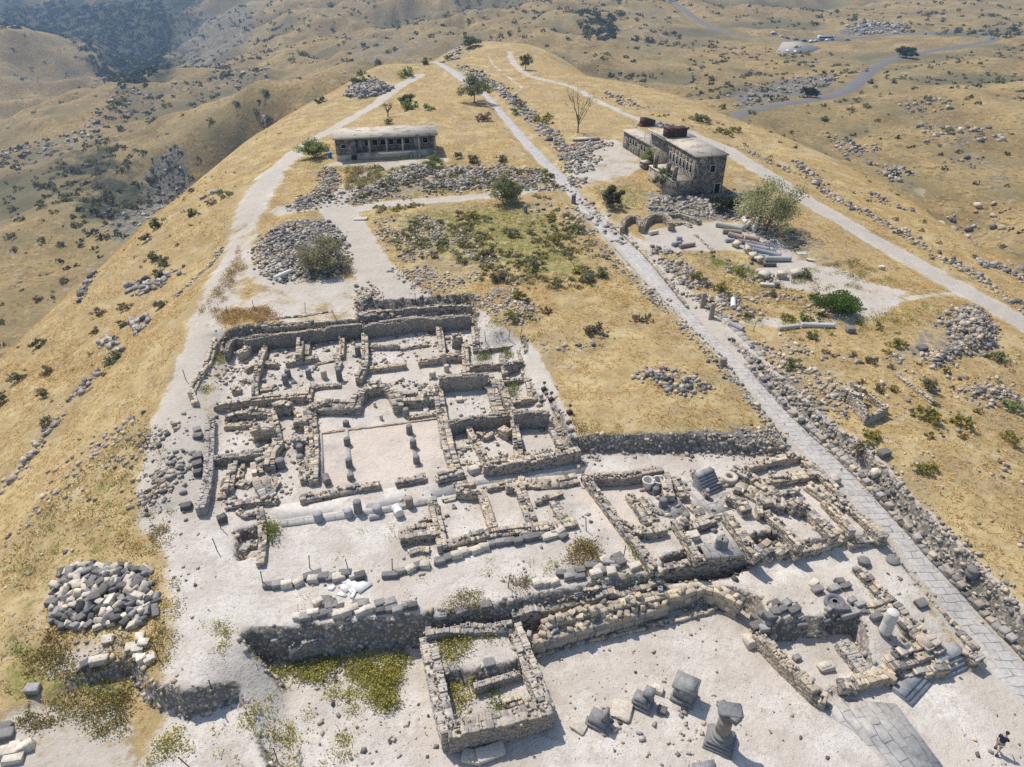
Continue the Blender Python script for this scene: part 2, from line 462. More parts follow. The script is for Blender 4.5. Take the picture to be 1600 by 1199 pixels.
def apply_zone(pts, z, edge=0.35, wob=0.25, seed=0, out=0.0):
    """lower or raise the ground inside a polygon to the level z, with a ragged steep edge"""
    global ZZ
    p = np.array([at(x, y, z) for x, y in pts])
    m = (XX > p[:, 0].min() - 3) & (XX < p[:, 0].max() + 3) & (YY > p[:, 1].min() - 3) & (YY < p[:, 1].max() + 3)
    X = XX[m]; Y = YY[m]
    d = inside_dist(p, X, Y) + out + (fbm(X / 1.3, Y / 1.3, 61 + seed, 3) - 0.5) * 2 * wob
    f = sstep(-edge, edge * 0.3, d)
    zz = z + (fbm(X / 3, Y / 3, 71 + seed, 3) - 0.5) * 0.12
    ZZ[m] = ZZ[m] * (1 - f) + zz * f

# street bed
m = (XX > -60) & (XX < 70) & (YY > 0) & (YY < 245)
d, par = line_dist(_rc, XX[m], YY[m])
hw = np.interp(par, np.arange(len(_rw)), _rw) + 0.1
f = sstep(0.9, 0.0, d - hw)
ZZ[m] = ZZ[m] * (1 - f) + np.interp(par, np.arange(len(_rc)), _rc[:, 2]) * f
EXC = [(345,548),(385,536),(470,532),(560,524),(566,520),(650,505),(738,500),(748,545),(812,545),(828,615),(866,665),(888,708),(1060,705),(1235,712),(1300,760),(1372,832),(1326,835),(1254,848),(1205,857),(1032,882),(1030,896),(905,919),(800,944),(660,958),(560,968),(450,994),(385,1006),(300,1000),(250,950),(240,800),(300,795),(322,720),(330,620)]
apply_zone(EXC, -1.8, 0.5, 0.2, 1)
apply_zone([(560,486),(740,474),(738,484),(565,502)], -0.9, 0.2, 0.08, 2)
LOWER = [(402,1034),(470,1029),(540,1021),(600,1015),(662,1008),(800,988),(905,964),(1030,938),(1038,952),(1126,944),(1165,952),(1190,985),(1290,1090),(1312,1080),(1400,1065),(1500,1045),(1545,1045),(1600,1113),(1680,1200),(1700,1330),(480,1330),(470,1150),(440,1070)]
apply_zone(LOWER, -4.4, 0.45, 0.25, 3)
apply_zone([(205,1058),(235,1098),(300,1120),(375,1098),(470,1330),(-200,1330),(-200,1160),(40,1110),(150,1066)], -3.8, 0.5, 0.3, 4)
apply_zone([(670,992),(795,985),(826,1042),(760,1060),(690,1066)], -2.9, 0.3, 0.15, 5)
apply_zone([(688,1068),(740,1072),(822,1052),(848,1090),(700,1140)], -3.9, 0.3, 0.2, 6)
apply_zone([(1212,1002),(1325,988),(1352,1050),(1310,1066),(1268,1075)], -4.3, 0.25, 0.12, 7)
apply_zone([(1190,972),(1250,985),(1330,978),(1345,900),(1230,895),(1195,930)], -2.7, 0.6, 0.3, 8)
apply_zone([(1204,1000),(1330,985),(1352,1050),(1308,1066),(1264,1075)], -4.3, 0.22, 0.12, 7)
apply_zone([(1034,908),(1205,868),(1215,880),(1130,918),(1040,925)], -4.2, 0.25, 0.1, 9)
apply_zone([(380,850),(408,846),(410,880),(384,886)], -3.0, 0.4, 0.2, 10)
# the left edge of the dig has slumped to a slope
def soften(pts, n):
    p = np.array([at(x, y, -1.0) for x, y in pts])
    j0, j1 = np.searchsorted(GY, [p[:, 1].min() - 1, p[:, 1].max() + 1]); i0, i1 = np.searchsorted(GX, [p[:, 0].min() - 1, p[:, 0].max() + 1])
    S = ZZ[j0:j1, i0:i1].copy(); W = sstep(-.6, .6, inside_dist(p, XX[j0:j1, i0:i1], YY[j0:j1, i0:i1])); O = S.copy()
    for _ in range(n):
        S[1:-1, 1:-1] = (S[1:-1, 1:-1] + S[:-2, 1:-1] + S[2:, 1:-1] + S[1:-1, :-2] + S[1:-1, 2:]) / 5
    ZZ[j0:j1, i0:i1] = O * (1 - W) + S * W
soften([(285,535),(352,528),(348,580),(338,640),(330,800),(270,800)], 60)
soften([(742,500),(812,520),(870,640),(892,706),(872,708),(836,622),(800,556),(746,548)], 30)
# cuttings and terraces on the wild side: a cliff on the left, road banks on the right
def road_flat(pts, width, dz=0.0, blend=9.0):
    global ZZ
    p = np.array(pts)
    m = (XX > p[:, 0].min() - 30) & (XX < p[:, 0].max() + 30) & (YY > p[:, 1].min() - 30) & (YY < p[:, 1].max() + 30)
    d, par = line_dist(p, XX[m], YY[m])
    f = sstep(width / 2 + blend, width / 2 + 1, d)
    ZZ[m] = ZZ[m] * (1 - f) + (np.interp(par, np.arange(len(p)), p[:, 2]) + dz) * f

def Gz(X, Y):
    X = np.asarray(X, float); Y = np.asarray(Y, float)
    i = np.clip(np.searchsorted(GX, X) - 1, 0, len(GX) - 2); j = np.clip(np.searchsorted(GY, Y) - 1, 0, len(GY) - 2)
    fx = np.clip((X - GX[i]) / (GX[i + 1] - GX[i]), 0, 1); fy = np.clip((Y - GY[j]) / (GY[j + 1] - GY[j]), 0, 1)
    return (ZZ[j, i] * (1 - fx) + ZZ[j, i + 1] * fx) * (1 - fy) + (ZZ[j + 1, i] * (1 - fx) + ZZ[j + 1, i + 1] * fx) * fy

_T = np.concatenate([np.linspace(15, 140, 420), np.geomspace(141, 3000, 520)])
def hit(px, py):
    """points of the ground seen at photo pixels"""
    px = np.atleast_1d(np.asarray(px, float)); py = np.atleast_1d(np.asarray(py, float))
    out = np.zeros((len(px), 3))
    for k in range(0, len(px), 4000):
        d = ray(px[k:k + 4000], py[k:k + 4000])
        P = d[:, None, :] * _T[None, :, None]
        h = P[..., 2] + CAM_Z - Gz(P[..., 0], P[..., 1])
        below = h < 0
        j = np.where(below.any(1), below.argmax(1), len(_T) - 1); j = np.maximum(j, 1)
        r = np.arange(len(d)); h0 = h[r, j - 1]; h1 = h[r, j]
        t = _T[j - 1] + (_T[j] - _T[j - 1]) * np.clip(h0 / (h0 - h1 + 1e-9), 0, 1)
        q = d * t[:, None]; q[:, 2] += CAM_Z
        out[k:k + 4000] = q
    return out
def hit1(px, py): return hit([px], [py])[0]
def on(px, py, dz=0.0):
    q = hit1(px, py); return np.array([q[0], q[1], float(Gz(q[0], q[1])) + dz])

# asphalt road on the far side, its ground graded flat
FAR_ROAD_D = [(1030,-14,960),(1050,2,850),(1075,20,740),(1100,40,650),(1150,56,605),(1230,61,590),(1290,63,588),(1350,58,592),(1400,54,595),(1470,50,600),(1520,49,590),(1550,55,560),(1556,62,530),(1530,68,505),(1480,75,485),(1430,84,462),(1395,92,435),(1368,104,402),(1345,125,358),(1325,142,330),(1290,153,313),(1240,160,304),(1200,166,298),(1165,175,288),(1145,184,280),(1120,200,262)]
FAR_ROAD = np.array([D(x, y, yy) for x, y, yy in FAR_ROAD_D])
def resample(pts, step):
    pts = np.asarray(pts, float); seg = np.linalg.norm(np.diff(pts, axis=0), axis=1); s = np.r_[0, np.cumsum(seg)]
    n = max(2, int(s[-1] / step) + 1); t = np.linspace(0, s[-1], n)
    return np.stack([np.interp(t, s, pts[:, k]) for k in range(pts.shape[1])], -1)
def smooth_line(pts, it=2):
    pts = np.asarray(pts, float)
    for _ in range(it):
        a = pts[:-1] * .75 + pts[1:] * .25; b = pts[:-1] * .25 + pts[1:] * .75
        pts = np.concatenate([pts[:1], np.stack([a, b], 1).reshape(-1, pts.shape[1]), pts[-1:]])
    return pts
FAR_ROAD = resample(smooth_line(FAR_ROAD, 3), 4.0)
road_flat(FAR_ROAD, 9.0, -0.05, 10)
PARK = np.array([D(x, y, yy) for x, y, yy in [(1222,68,566),(1250,66,570),(1262,71,552),(1282,76,538),(1268,82,520),(1240,84,512),(1212,82,516)]])
_pz = PARK[:, 2].mean()
m = (XX > PARK[:, 0].min() - 30) & (XX < PARK[:, 0].max() + 30) & (YY > PARK[:, 1].min() - 30) & (YY < PARK[:, 1].max() + 30)
f = sstep(-10, 0, inside_dist(PARK, XX[m], YY[m])); ZZ[m] = ZZ[m] * (1 - f) + _pz * f
if False: pass
# ------------------------------------------------------------------ what covers the ground: masks kept per vertex
Mchalk = np.zeros_like(ZZ); Mgreen = np.zeros_like(ZZ); Mdark = np.zeros_like(ZZ); Mpink = np.zeros_like(ZZ)
def paint_poly(M, pts, val=1.0, soft=0.8, z=None):
    p = hit([q[0] for q in pts], [q[1] for q in pts]) if z is None else np.array([at(x, y, z) for x, y in pts])
    s = soft * 2 + 1
    m = (XX > p[:, 0].min() - s) & (XX < p[:, 0].max() + s) & (YY > p[:, 1].min() - s) & (YY < p[:, 1].max() + s)
    d = inside_dist(p, XX[m], YY[m])
    f = sstep(-soft, soft, d)
    if val >= 0: M[m] = np.maximum(M[m], f * val)
    else: M[m] = M[m] * (1 - f * -val)
def paint_line(M, pts, w, val=1.0, soft=0.5):
    p = smooth_line(hit([q[0] for q in pts], [q[1] for q in pts]), 2)
    m = (XX > p[:, 0].min() - w - 4) & (XX < p[:, 0].max() + w + 4) & (YY > p[:, 1].min() - w - 4) & (YY < p[:, 1].max() + w + 4)
    d, _ = line_dist(p, XX[m], YY[m])
    f = sstep(w / 2 + soft, w / 2 - soft, d)
    if val >= 0: M[m] = np.maximum(M[m], f * val)
    else: M[m] = M[m] * (1 - f * -val)

# bare chalky ground
paint_poly(Mchalk, [(240,800),(300,790),(325,650),(345,560),(385,530),(560,495),(738,485),(815,540),(830,615),(868,660),(890,708),(1060,705),(1235,712),(1300,760),(1385,850),(1480,1000),(1600,1110),(1640,1199),(1640,1260),(200,1260),(250,1130),(250,1050),(272,960),(262,900)], 1, 1.7)
paint_poly(Mchalk, [(345,495),(380,470),(420,440),(480,432),(560,440),(650,462),(745,490),(740,505),(560,500),(420,505)], 0.62, 1.5)
paint_line(Mchalk, [(655,118),(615,140),(560,180),(500,212),(470,235)], 3.6, 0.85, 1.2)
paint_line(Mchalk, [(470,235),(432,262),(405,300),(385,350),(372,400),(350,440),(330,490)], 5.5, 0.95, 2.2)
paint_line(Mchalk, [(335,490),(305,560),(285,610),(275,660),(268,720),(262,790)], 4.2, 0.85, 1.0)
paint_line(Mchalk, [(280,640),(270,720),(268,800)], 5.0, 0.95, 1.2)
paint_line(Mchalk, [(520,318),(540,345),(562,388),(592,432),(640,470)], 5.2, 0.95, 0.8)
paint_line(Mchalk, [(400,420),(470,455),(560,445),(640,465)], 5.0, 0.75, 1.5)
paint_line(Mchalk, [(440,330),(490,322),(525,315),(548,296),(575,268),(610,258)], 4.0, 0.85, 1.0)
paint_line(Mchalk, [(540,330),(600,318),(700,312),(800,302),(880,294)], 3.0, 0.8, 0.8)
paint_line(Mchalk, [(530,256),(600,256),(690,250)], 4.0, 0.6, 1.2)
paint_poly(Mchalk, [(742,500),(800,520),(832,535),(862,590),(885,640),(905,690),(888,705),(866,662),(826,600),(812,545),(750,545)], 0.95, 0.8)
paint_line(Mchalk, [(796,82),(806,105),(830,122),(900,135),(955,168),(1000,190),(1060,200)], 2.2, 0.75, 0.8)
paint_line(Mchalk, [(1060,200),(1120,225),(1180,262),(1222,288),(1296,335),(1364,373),(1414,403),(1510,456),(1640,532)], 4.8, 0.9, 1.4)
paint_line(Mchalk, [(762,84),(772,105),(800,125),(820,138),(800,148)], 1.0, 0.6, 0.4)
paint_poly(Mchalk, [(890,235),(960,215),(985,230),(1015,265),(960,282),(905,298),(880,270)], 0.65, 1.5)
paint_poly(Mchalk, [(1000,362),(1060,352),(1120,345),(1190,352),(1250,400),(1230,430),(1190,400),(1150,392),(1080,392),(1020,400)], 0.9, 0.8)
paint_poly(Mchalk, [(1170,420),(1250,405),(1330,425),(1370,445),(1420,455),(1390,490),(1330,510),(1200,512),(1130,505),(1180,495),(1290,498),(1330,470),(1270,460),(1200,440)], 0.72, 1.0)
paint_line(Mchalk, [(1400,470),(1450,462),(1500,458)], 1.2, 0.6, 0.6)
paint_line(Mchalk, [(1170,618),(1204,658),(1234,699)], 1.2, 0.7, 0.5)
paint_line(Mchalk, [(1010,400),(1060,450),(1140,520),(1190,575)], 1.6, 0.8, 0.5)
paint_poly(Mchalk, [(0,1100),(60,1090),(200,1105),(240,1199),(240,1260),(-40,1260)], 0.75, 1.2)
paint_poly(Mchalk, [(90,1000),(200,990),(240,1050),(200,1060),(110,1080),(60,1060)], 0.6, 1.2)
paint_line(Mchalk, [(230,660),(150,740),(100,800),(30,850)], 2.0, 0.35, 1.5)
dl, par = line_dist(_rc, XX, YY)
hw_r = np.interp(par, np.arange(len(_rw)), _rw)
Mchalk = np.maximum(Mchalk, sstep(1.6, 0.3, dl - hw_r - .3) * (.8 * sstep(110, 85, YY) + .25 * sstep(85, 110, YY)))
# thin spots where grass invades the chalk
for p in [[(360,360),(440,330),(440,360),(370,410)], [(345,440),(372,400),(382,440),(360,480)], [(300,520),(340,480),(420,485),(430,500),(350,512)]]:
    paint_poly(Mchalk, p, -0.35, 1.5)
# olive scrub
paint_poly(Mgreen, [(590,332),(700,318),(850,310),(895,350),(945,415),(920,440),(850,445),(770,430),(670,420),(610,370)], 0.72, 6)
paint_poly(Mgreen, [(0,850),(100,770),(180,690),(225,640),(262,700),(245,790),(250,900),(262,960),(200,880),(70,980),(0,1080)], 0.46, 1.8)
paint_poly(Mgreen, [(0,980),(70,1000),(210,1060),(200,1110),(60,1100),(0,1110)], 0.7, 1.0)
paint_poly(Mgreen, [(540,270),(600,255),(690,262),(860,268),(870,295),(700,305),(560,315)], 0.6, 2)
paint_poly(Mgreen, [(470,235),(530,255),(600,260),(540,275),(480,262)], 0.55, 1.5)
paint_poly(Mgreen, [(1020,380),(1110,395),(1180,420),(1250,460),(1340,470),(1340,500),(1200,490),(1100,430)], 0.45, 1.5)
paint_poly(Mgreen, [(920,290),(1000,285),(1030,310),(1000,335),(940,320)], 0.6, 1.5)
paint_poly(Mgreen, [(1190,500),(1400,470),(1500,480),(1460,560),(1300,560)], 0.3, 2)
paint_line(Mgreen, [(1130,290),(1240,380),(1330,420),(1420,450)], 3, 0.4, 1.5)
# dark stony soil
for pts, v in [([(400,380),(440,345),(520,340),(545,420),(500,440),(420,430)],.8), ([(550,305),(610,270),(690,258),(760,275),(860,280),(850,300),(700,298),(610,310)],.65),
               ([(580,340),(640,330),(760,400),(780,445),(700,455),(620,420)],.5), ([(1190,580),(1240,580),(1330,690),(1420,780),(1500,860),(1600,960),(1600,1010),(1540,945),(1400,790),(1250,650)],.8),
               ([(870,690),(960,690),(1240,672),(1250,705),(1060,722),(880,728)],.85), ([(1000,300),(1140,300),(1180,345),(1010,350)],.75), ([(1200,350),(1290,370),(1330,420),(1260,440)],.5),
               ([(860,225),(960,225),(900,300),(1000,390),(1100,470),(1080,490),(985,395)],.45), ([(1440,500),(1500,478),(1570,540),(1480,575),(1380,560)],.6),
               ([(700,62),(760,55),(790,62),(740,78),(700,105),(690,95)],.6), ([(1130,270),(1160,265),(1250,330),(1200,345),(1140,320)],.5)]:
    paint_poly(Mdark, pts, v, 1.5)
paint_line(Mdark, [(905,325),(960,390),(1060,490),(1180,640)], 1.6, .6, 0.8)
paint_poly(Mpink, [(500,672),(548,668),(645,660),(690,655),(716,735),(600,755),(505,762)], 0.55, 0.6)
paint_poly(Mpink, [(880,770),(1010,745),(1040,860),(1000,880)], 0.5, 0.6)
_dg = np.array([at(x, y, -1.8) for x, y in [(230,800),(300,790),(325,650),(345,560),(385,530),(560,495),(738,485),(815,540),(890,708),(1235,712),(1385,850),(1600,1110),(1640,1260),(180,1260),(235,1000)]])
Mtrack = Mchalk * sstep(1.5, -1.5, inside_dist(_dg, XX, YY))
# scarps: steep near ground shows raw earth
gy, gx = np.gradient(ZZ, GY, GX)
slope = np.hypot(gx, gy)
near = sstep(120, 70, RAD)
Mscarp = sstep(0.7, 1.3, slope) * near

def grid_mesh(name, mat):
    ny, nx = ZZ.shape
    v = np.stack([XX, YY, ZZ], -1).reshape(-1, 3)
    idx = np.arange(ny * nx).reshape(ny, nx)
    f = np.stack([idx[:-1, :-1], idx[:-1, 1:], idx[1:, 1:], idx[1:, :-1]], -1).reshape(-1, 4)
    me = bpy.data.meshes.new(name)
    me.vertices.add(len(v)); me.vertices.foreach_set('co', v.ravel())
    me.loops.add(f.size); me.loops.foreach_set('vertex_index', f.ravel().astype(np.int32))
    me.polygons.add(len(f)); me.polygons.foreach_set('loop_start', (np.arange(len(f)) * 4).astype(np.int32))
    me.polygons.foreach_set('loop_total', np.full(len(f), 4, np.int32))
    me.polygons.foreach_set('use_smooth', np.ones(len(f), bool))
    far = sstep(-15, -23, ZZ)
    for n, M in (('chalk', Mchalk), ('green', Mgreen), ('dark', Mdark), ('pink', Mpink), ('scarp', Mscarp), ('far', far), ('wood', Mwood_shade), ('rock', Mrock), ('gully', GUL), ('track', Mtrack)):
        a = me.attributes.new(n, 'FLOAT', 'POINT'); a.data.foreach_set('value', M.astype(np.float32).ravel())
    me.update(calc_edges=True)
    me.materials.append(mat)
    o = bpy.data.objects.new(name, me); COL.objects.link(o)
    o['kind'] = 'structure'; o['label'] = 'dry grass hills and bare chalky ground of the dig'
    return o

# wooded gorge, slope shade painted in with it, and far stony belts
Mwood_shade = np.zeros_like(ZZ); Mrock = np.zeros_like(ZZ)
paint_poly(Mwood_shade, [(-60,-30),(330,-30),(300,60),(250,118),(190,140),(150,110),(90,55),(-60,46)], .9, 60)
paint_poly(Mwood_shade, [(60,270),(150,215),(230,250),(230,330),(170,380),(120,330)], 0.6, 10)
paint_poly(Mrock, [(0,240),(120,205),(190,140),(330,110),(420,95),(420,125),(300,150),(200,190),(100,260),(0,280)], 0.5, 18)
paint_poly(Mrock, [(160,330),(230,250),(280,220),(410,205),(300,290),(190,385)], 0.9, 8)
paint_poly(Mrock, [(260,60),(330,0),(420,0),(400,60),(300,110),(240,110)], 0.6, 25)
paint_poly(Mrock, [(530,60),(650,40),(700,60),(620,100),(540,110)], 0.5, 15)
paint_poly(Mrock, [(1400,170),(1460,150),(1540,200),(1600,260),(1600,420),(1540,380),(1480,260)], 0.42, 14)
paint_poly(Mrock, [(1300,210),(1360,225),(1450,300),(1430,310),(1330,250)], 0.5, 5)
paint_poly(Mrock, [(1330,40),(1400,32),(1420,52),(1300,58)], 0.8, 8)
paint_poly(Mrock, [(1130,150),(1200,130),(1310,110),(1310,140),(1250,152),(1150,172)], 0.7, 6)
paint_poly(Mrock, [(970,20),(1050,10),(1090,60),(1000,110),(960,70)], 0.4, 15)

mg, nt, b = new_mat("ground_cover"); k = NB(nt)
P = k.pos()
n_big = k.noise(P, 0.035, 4, 0.6); n_mid = k.noise(P, 0.35, 4, 0.6); n_sml = k.noise(P, 2.2, 5, 0.65); n_fin = k.noise(P, 9.0, 3, 0.6); n_sc = k.noise(P, 0.9, 5, 0.7)
far = k.attr('far')
# dry grass, straw to ochre
grass = k.ramp(n_mid, [(0.25, (.235, .168, .080)), (0.5, (.38, .285, .135)), (0.78, (.53, .42, .225))])
grass = k.mix(k.math('MULTIPLY', k.step(k.noise(P, .13, 5, .65), .49, .61), .65), grass, (.29, .22, .125))
grass = k.mix(k.math('MULTIPLY', k.step(k.noise(P, .45, 6, .75, .6), .56, .64), .55), grass, (.44, .385, .30))
grass = k.mix(k.math('MULTIPLY', k.step(n_sml, .50, .64), .8), grass, (.25, .165, .07))
grass = k.mix(k.math('MULTIPLY', k.step(n_fin, .55, .68), .5), grass, (.56, .44, .25))
grass = k.mix(k.math('MULTIPLY', k.step(n_big, .48, .66), .55), grass, (.36, .265, .14))
# far hillsides: paler tan with grey brown stony patches and dark tussocks
hill = k.ramp(n_big, [(0.3, (.165, .115, .05)), (0.5, (.29, .20, .086)), (0.72, (.39, .28, .122))])
hn = k.noise(P, 0.11, 5, 0.65); hf = k.noise(P, 0.5, 4, 0.7)
hill = k.mix(k.math('MULTIPLY', k.step(hn, .52, .66), .7), hill, (.17, .118, .056))
hill = k.mix(k.math('MULTIPLY', k.step(hf, .525, .60), .8), hill, (.105, .085, .042))
hill = k.mix(k.math('MULTIPLY', k.step(k.noise(P, 1.4, 4, .7), .53, .61), .6), hill, (.15, .12, .06))
hill = k.mix(k.math('MULTIPLY', k.step(k.noise(P, .8, 5, .75, .4), .56, .63), .6), hill, (.50, .38, .19))
hill = k.mix(k.math('MULTIPLY', k.step(k.noise(P, .022, 7, .72, .8), .47, .60), .6), hill, (.20, .165, .085))
mp = k.node('ShaderNodeMapping'); mp.inputs['Scale'].default_value = (1, 1, 6); k.put(mp.inputs['Vector'], P)
hill = k.mix(k.math('MULTIPLY', k.step(k.noise(mp.outputs[0], .05, 6, .72), .52, .62), .55), hill, (.19, .15, .065))
hill = k.mix(k.math('MULTIPLY', k.step(k.noise(mp.outputs[0], .16, 5, .75, .8), .60, .65), .6), hill, (.36, .32, .25))
hill = k.mix(k.math('MULTIPLY', k.attr('gully'), .85), hill, k.mix(hf, (.07, .07, .04), (.17, .15, .085)))
g = k.mix(far, grass, hill)
rk = k.noise(P, 0.22, 6, 0.75, 0.6)
rockc = k.ramp(k.noise(P, 0.7, 5, 0.7), [(0.3, (.07, .066, .055)), (0.52, (.16, .145, .115)), (0.72, (.33, .30, .24))])
rmask = k.step(k.math('ADD', k.attr('rock'), k.math('MULTIPLY', k.math('SUBTRACT', rk, .5), 2.0)), .42, .62)
g = k.mix(rmask, g, rockc)
woodshade_m = k.step(k.math('ADD', k.attr('wood'), k.math('MULTIPLY', k.math('SUBTRACT', k.noise(P, 0.03, 6, .75), .5), 2.4)), .35, .75)
g = k.mix(woodshade_m, g, k.ramp(k.noise(P, .15, 5, .7), [(0.35, (.035, .042, .025)), (0.6, (.075, .075, .045)), (.75, (.19, .16, .09))]))  # dark tree ground, deepened to paint the shade of the gorge slopes
# olive scrub patches
greenm = k.step(k.math('ADD', k.attr('green'), k.math('MULTIPLY', k.math('SUBTRACT', n_sc, .5), 1.9)), .50, .74)
greenc = k.ramp(n_sml, [(0.3, (.11, .11, .04)), (0.5, (.22, .205, .07)), (0.7, (.36, .30, .12))])
g = k.mix(greenm, g, greenc)
darkm = k.step(k.math('ADD', k.attr('dark'), k.math('MULTIPLY', k.math('SUBTRACT', n_sc, .5), 1.7)), .48, .80)
darkc = k.ramp(n_fin, [(0.3, (.085, .078, .072)), (0.55, (.20, .185, .165)), (0.75, (.36, .335, .30))])
g = k.mix(darkm, g, darkc)
# chalk
chalkc = k.ramp(n_mid, [(0.25, (.37, .325, .27)), (0.48, (.515, .47, .41)), (0.75, (.63, .59, .53))])
chalkc = k.mix(k.math('MULTIPLY', k.step(n_sml, .50, .72), .45), chalkc, (.42, .36, .285))
chalkc = k.mix(k.math('MULTIPLY', k.step(n_fin, .57, .68), .6), chalkc, (.23, .20, .165))
chalkc = k.mix(k.math('MULTIPLY', k.step(k.noise(P, 4.2, 4, .7), .57, .66), .55), chalkc, (.30, .255, .20))
chalkc = k.mix(k.math('MULTIPLY', k.step(k.noise(P, .16, 5, .7, .4), .46, .60), .65), chalkc, (.46, .405, .34))
chalkc = k.mix(k.math('MULTIPLY', k.step(k.noise(P, .9, 6, .75, .5), .52, .62), .6), chalkc, (.385, .335, .275))
chalkc = k.mix(k.math('MULTIPLY', k.attr('pink'), k.step(n_mid, .35, .6)), chalkc, (.57, .46, .37))
vd = k.voro(P, 1.6)
chalkc = k.mix(k.step(vd, .08, .055), chalkc, (.10, .09, .085))
vd2 = k.voro(P, 4.1)
chalkc = k.mix(k.math('MULTIPLY', k.step(vd2, .10, .06), k.step(n_mid, .45, .6)), chalkc, (.20, .185, .17))
chalkc = k.mix(k.math('MULTIPLY', k.attr('track'), .75), chalkc, k.mix(n_sml, (.29, .25, .195), (.50, .45, .375)))
chm = k.step(k.math('ADD', k.math('ADD', k.attr('chalk'), k.math('MULTIPLY', k.math('SUBTRACT', n_mid, .5), 1.1)), k.math('MULTIPLY', k.math('SUBTRACT', n_sml, .5), 1.0)), .36, .66)
g = k.mix(chm, g, chalkc)
# raw earth with stones in the cut faces
vs = k.node('ShaderNodeTexVoronoi'); vs.inputs['Scale'].default_value = 4.5; k.put(vs.inputs['Vector'], P)
sep = k.node('ShaderNodeSeparateColor'); k.put(sep.inputs[0], vs.outputs['Color'])
scarpc = k.ramp(sep.outputs[0], [(0.0, (.15, .14, .125)), (0.45, (.28, .245, .205)), (0.8, (.40, .34, .27)), (1.0, (.48, .43, .36))])
scarpc = k.mix(k.step(vs.outputs['Distance'], .42, .6), scarpc, (.17, .145, .12))
g = k.mix(k.math('MULTIPLY', k.step(k.attr('scarp'), .25, .7), .95), g, scarpc)
k.put(b.inputs['Base Color'], g)
b.inputs['Roughness'].default_value = 0.95; b.inputs['Specular IOR Level'].default_value = 0.1
hgt = k.math('ADD', k.math('MULTIPLY', n_sml, 0.6), k.math('MULTIPLY', n_fin, 0.25))
k.bump(hgt, 0.9, 0.22, b)
# ------------------------------------------------------------------ light, air
SUN = np.array([-0.66, 0.75, 0.0]); SUN /= np.linalg.norm(SUN)
EL = R(57)
sd = Vector((SUN[0] * math.cos(EL), SUN[1] * math.cos(EL), math.sin(EL)))
w = bpy.data.worlds.new("World"); scene.world = w; w.use_nodes = True
wn = w.node_tree; bg = wn.nodes['Background']
sky = wn.nodes.new('ShaderNodeTexSky'); sky.sky_type = 'NISHITA'; sky.sun_disc = False
sky.sun_elevation = EL; sky.sun_rotation = math.atan2(SUN[0], SUN[1])
sky.air_density = 1.0; sky.dust_density = 1.2; sky.altitude = 300
wn.links.new(sky.outputs[0], bg.inputs[0]); bg.inputs[1].default_value = 0.15
sl = bpy.data.lights.new("sun", 'SUN'); sl.energy = 4.3; sl.angle = R(0.55); sl.color = (1.0, 0.945, 0.87)
so = bpy.data.objects.new("sun", sl); COL.objects.link(so)
so.rotation_euler = sd.to_track_quat('Z', 'Y').to_euler()
scene.view_settings.view_transform = 'Standard'; scene.view_settings.look = 'None'
scene.view_settings.exposure = 0.18; scene.view_settings.gamma = 1.0
scene.cycles.use_denoising = False
scene.cycles.max_bounces = 5; scene.cycles.diffuse_bounces = 3; scene.cycles.transparent_max_bounces = 6
scene.cycles.volume_bounces = 0
def haze():
    lo = float(ZZ.min()) - 1.0; hi = max(float(ZZ.max()), CAM_Z) + 6.0
    m = MB(); m.boxes([[0, 1140, (lo + hi) / 2]], [[2080, 1640, (hi - lo) / 2]])
    mat = bpy.data.materials.new("air"); mat.use_nodes = True; n = mat.node_tree; n.nodes.clear()
    out = n.nodes.new('ShaderNodeOutputMaterial'); pv = n.nodes.new('ShaderNodeVolumePrincipled')
    pv.inputs['Color'].default_value = (.46, .68, 1.0, 1); pv.inputs['Density'].default_value = HAZE
    pv.inputs['Anisotropy'].default_value = 0.25
    n.links.new(pv.outputs[0], out.inputs['Volume'])
    o = m.build('haze', mat); o['kind'] = 'stuff'; o['label'] = 'thin blue haze over the far hills'
HAZE = 0.00021
haze()
# ------------------------------------------------------------------ masonry
M_STONE = col_mat("cut_and_field_stone", rough=0.92, nscale=5.0, lo=0.68, hi=1.25, bump=0.6, dist=0.05)
def stone_cols(n, beige, rng=RNG, dark=1.0):
    r = rng.random(n)
    v = (.10 + .27 * rng.random(n) ** 1.2)[:, None] * np.array([1.08, .99, .90]) * dark
    be = np.array([.51, .415, .295]) * rng.uniform(.70, 1.15, n)[:, None]
    gr = np.array([.42, .36, .285]) * rng.uniform(.75, 1.15, n)[:, None]
    c = np.where((r < beige)[:, None], be, np.where((r < beige + (1 - beige) * .42)[:, None], gr, v))
    return c
MORTAR = np.array([.38, .32, .245])

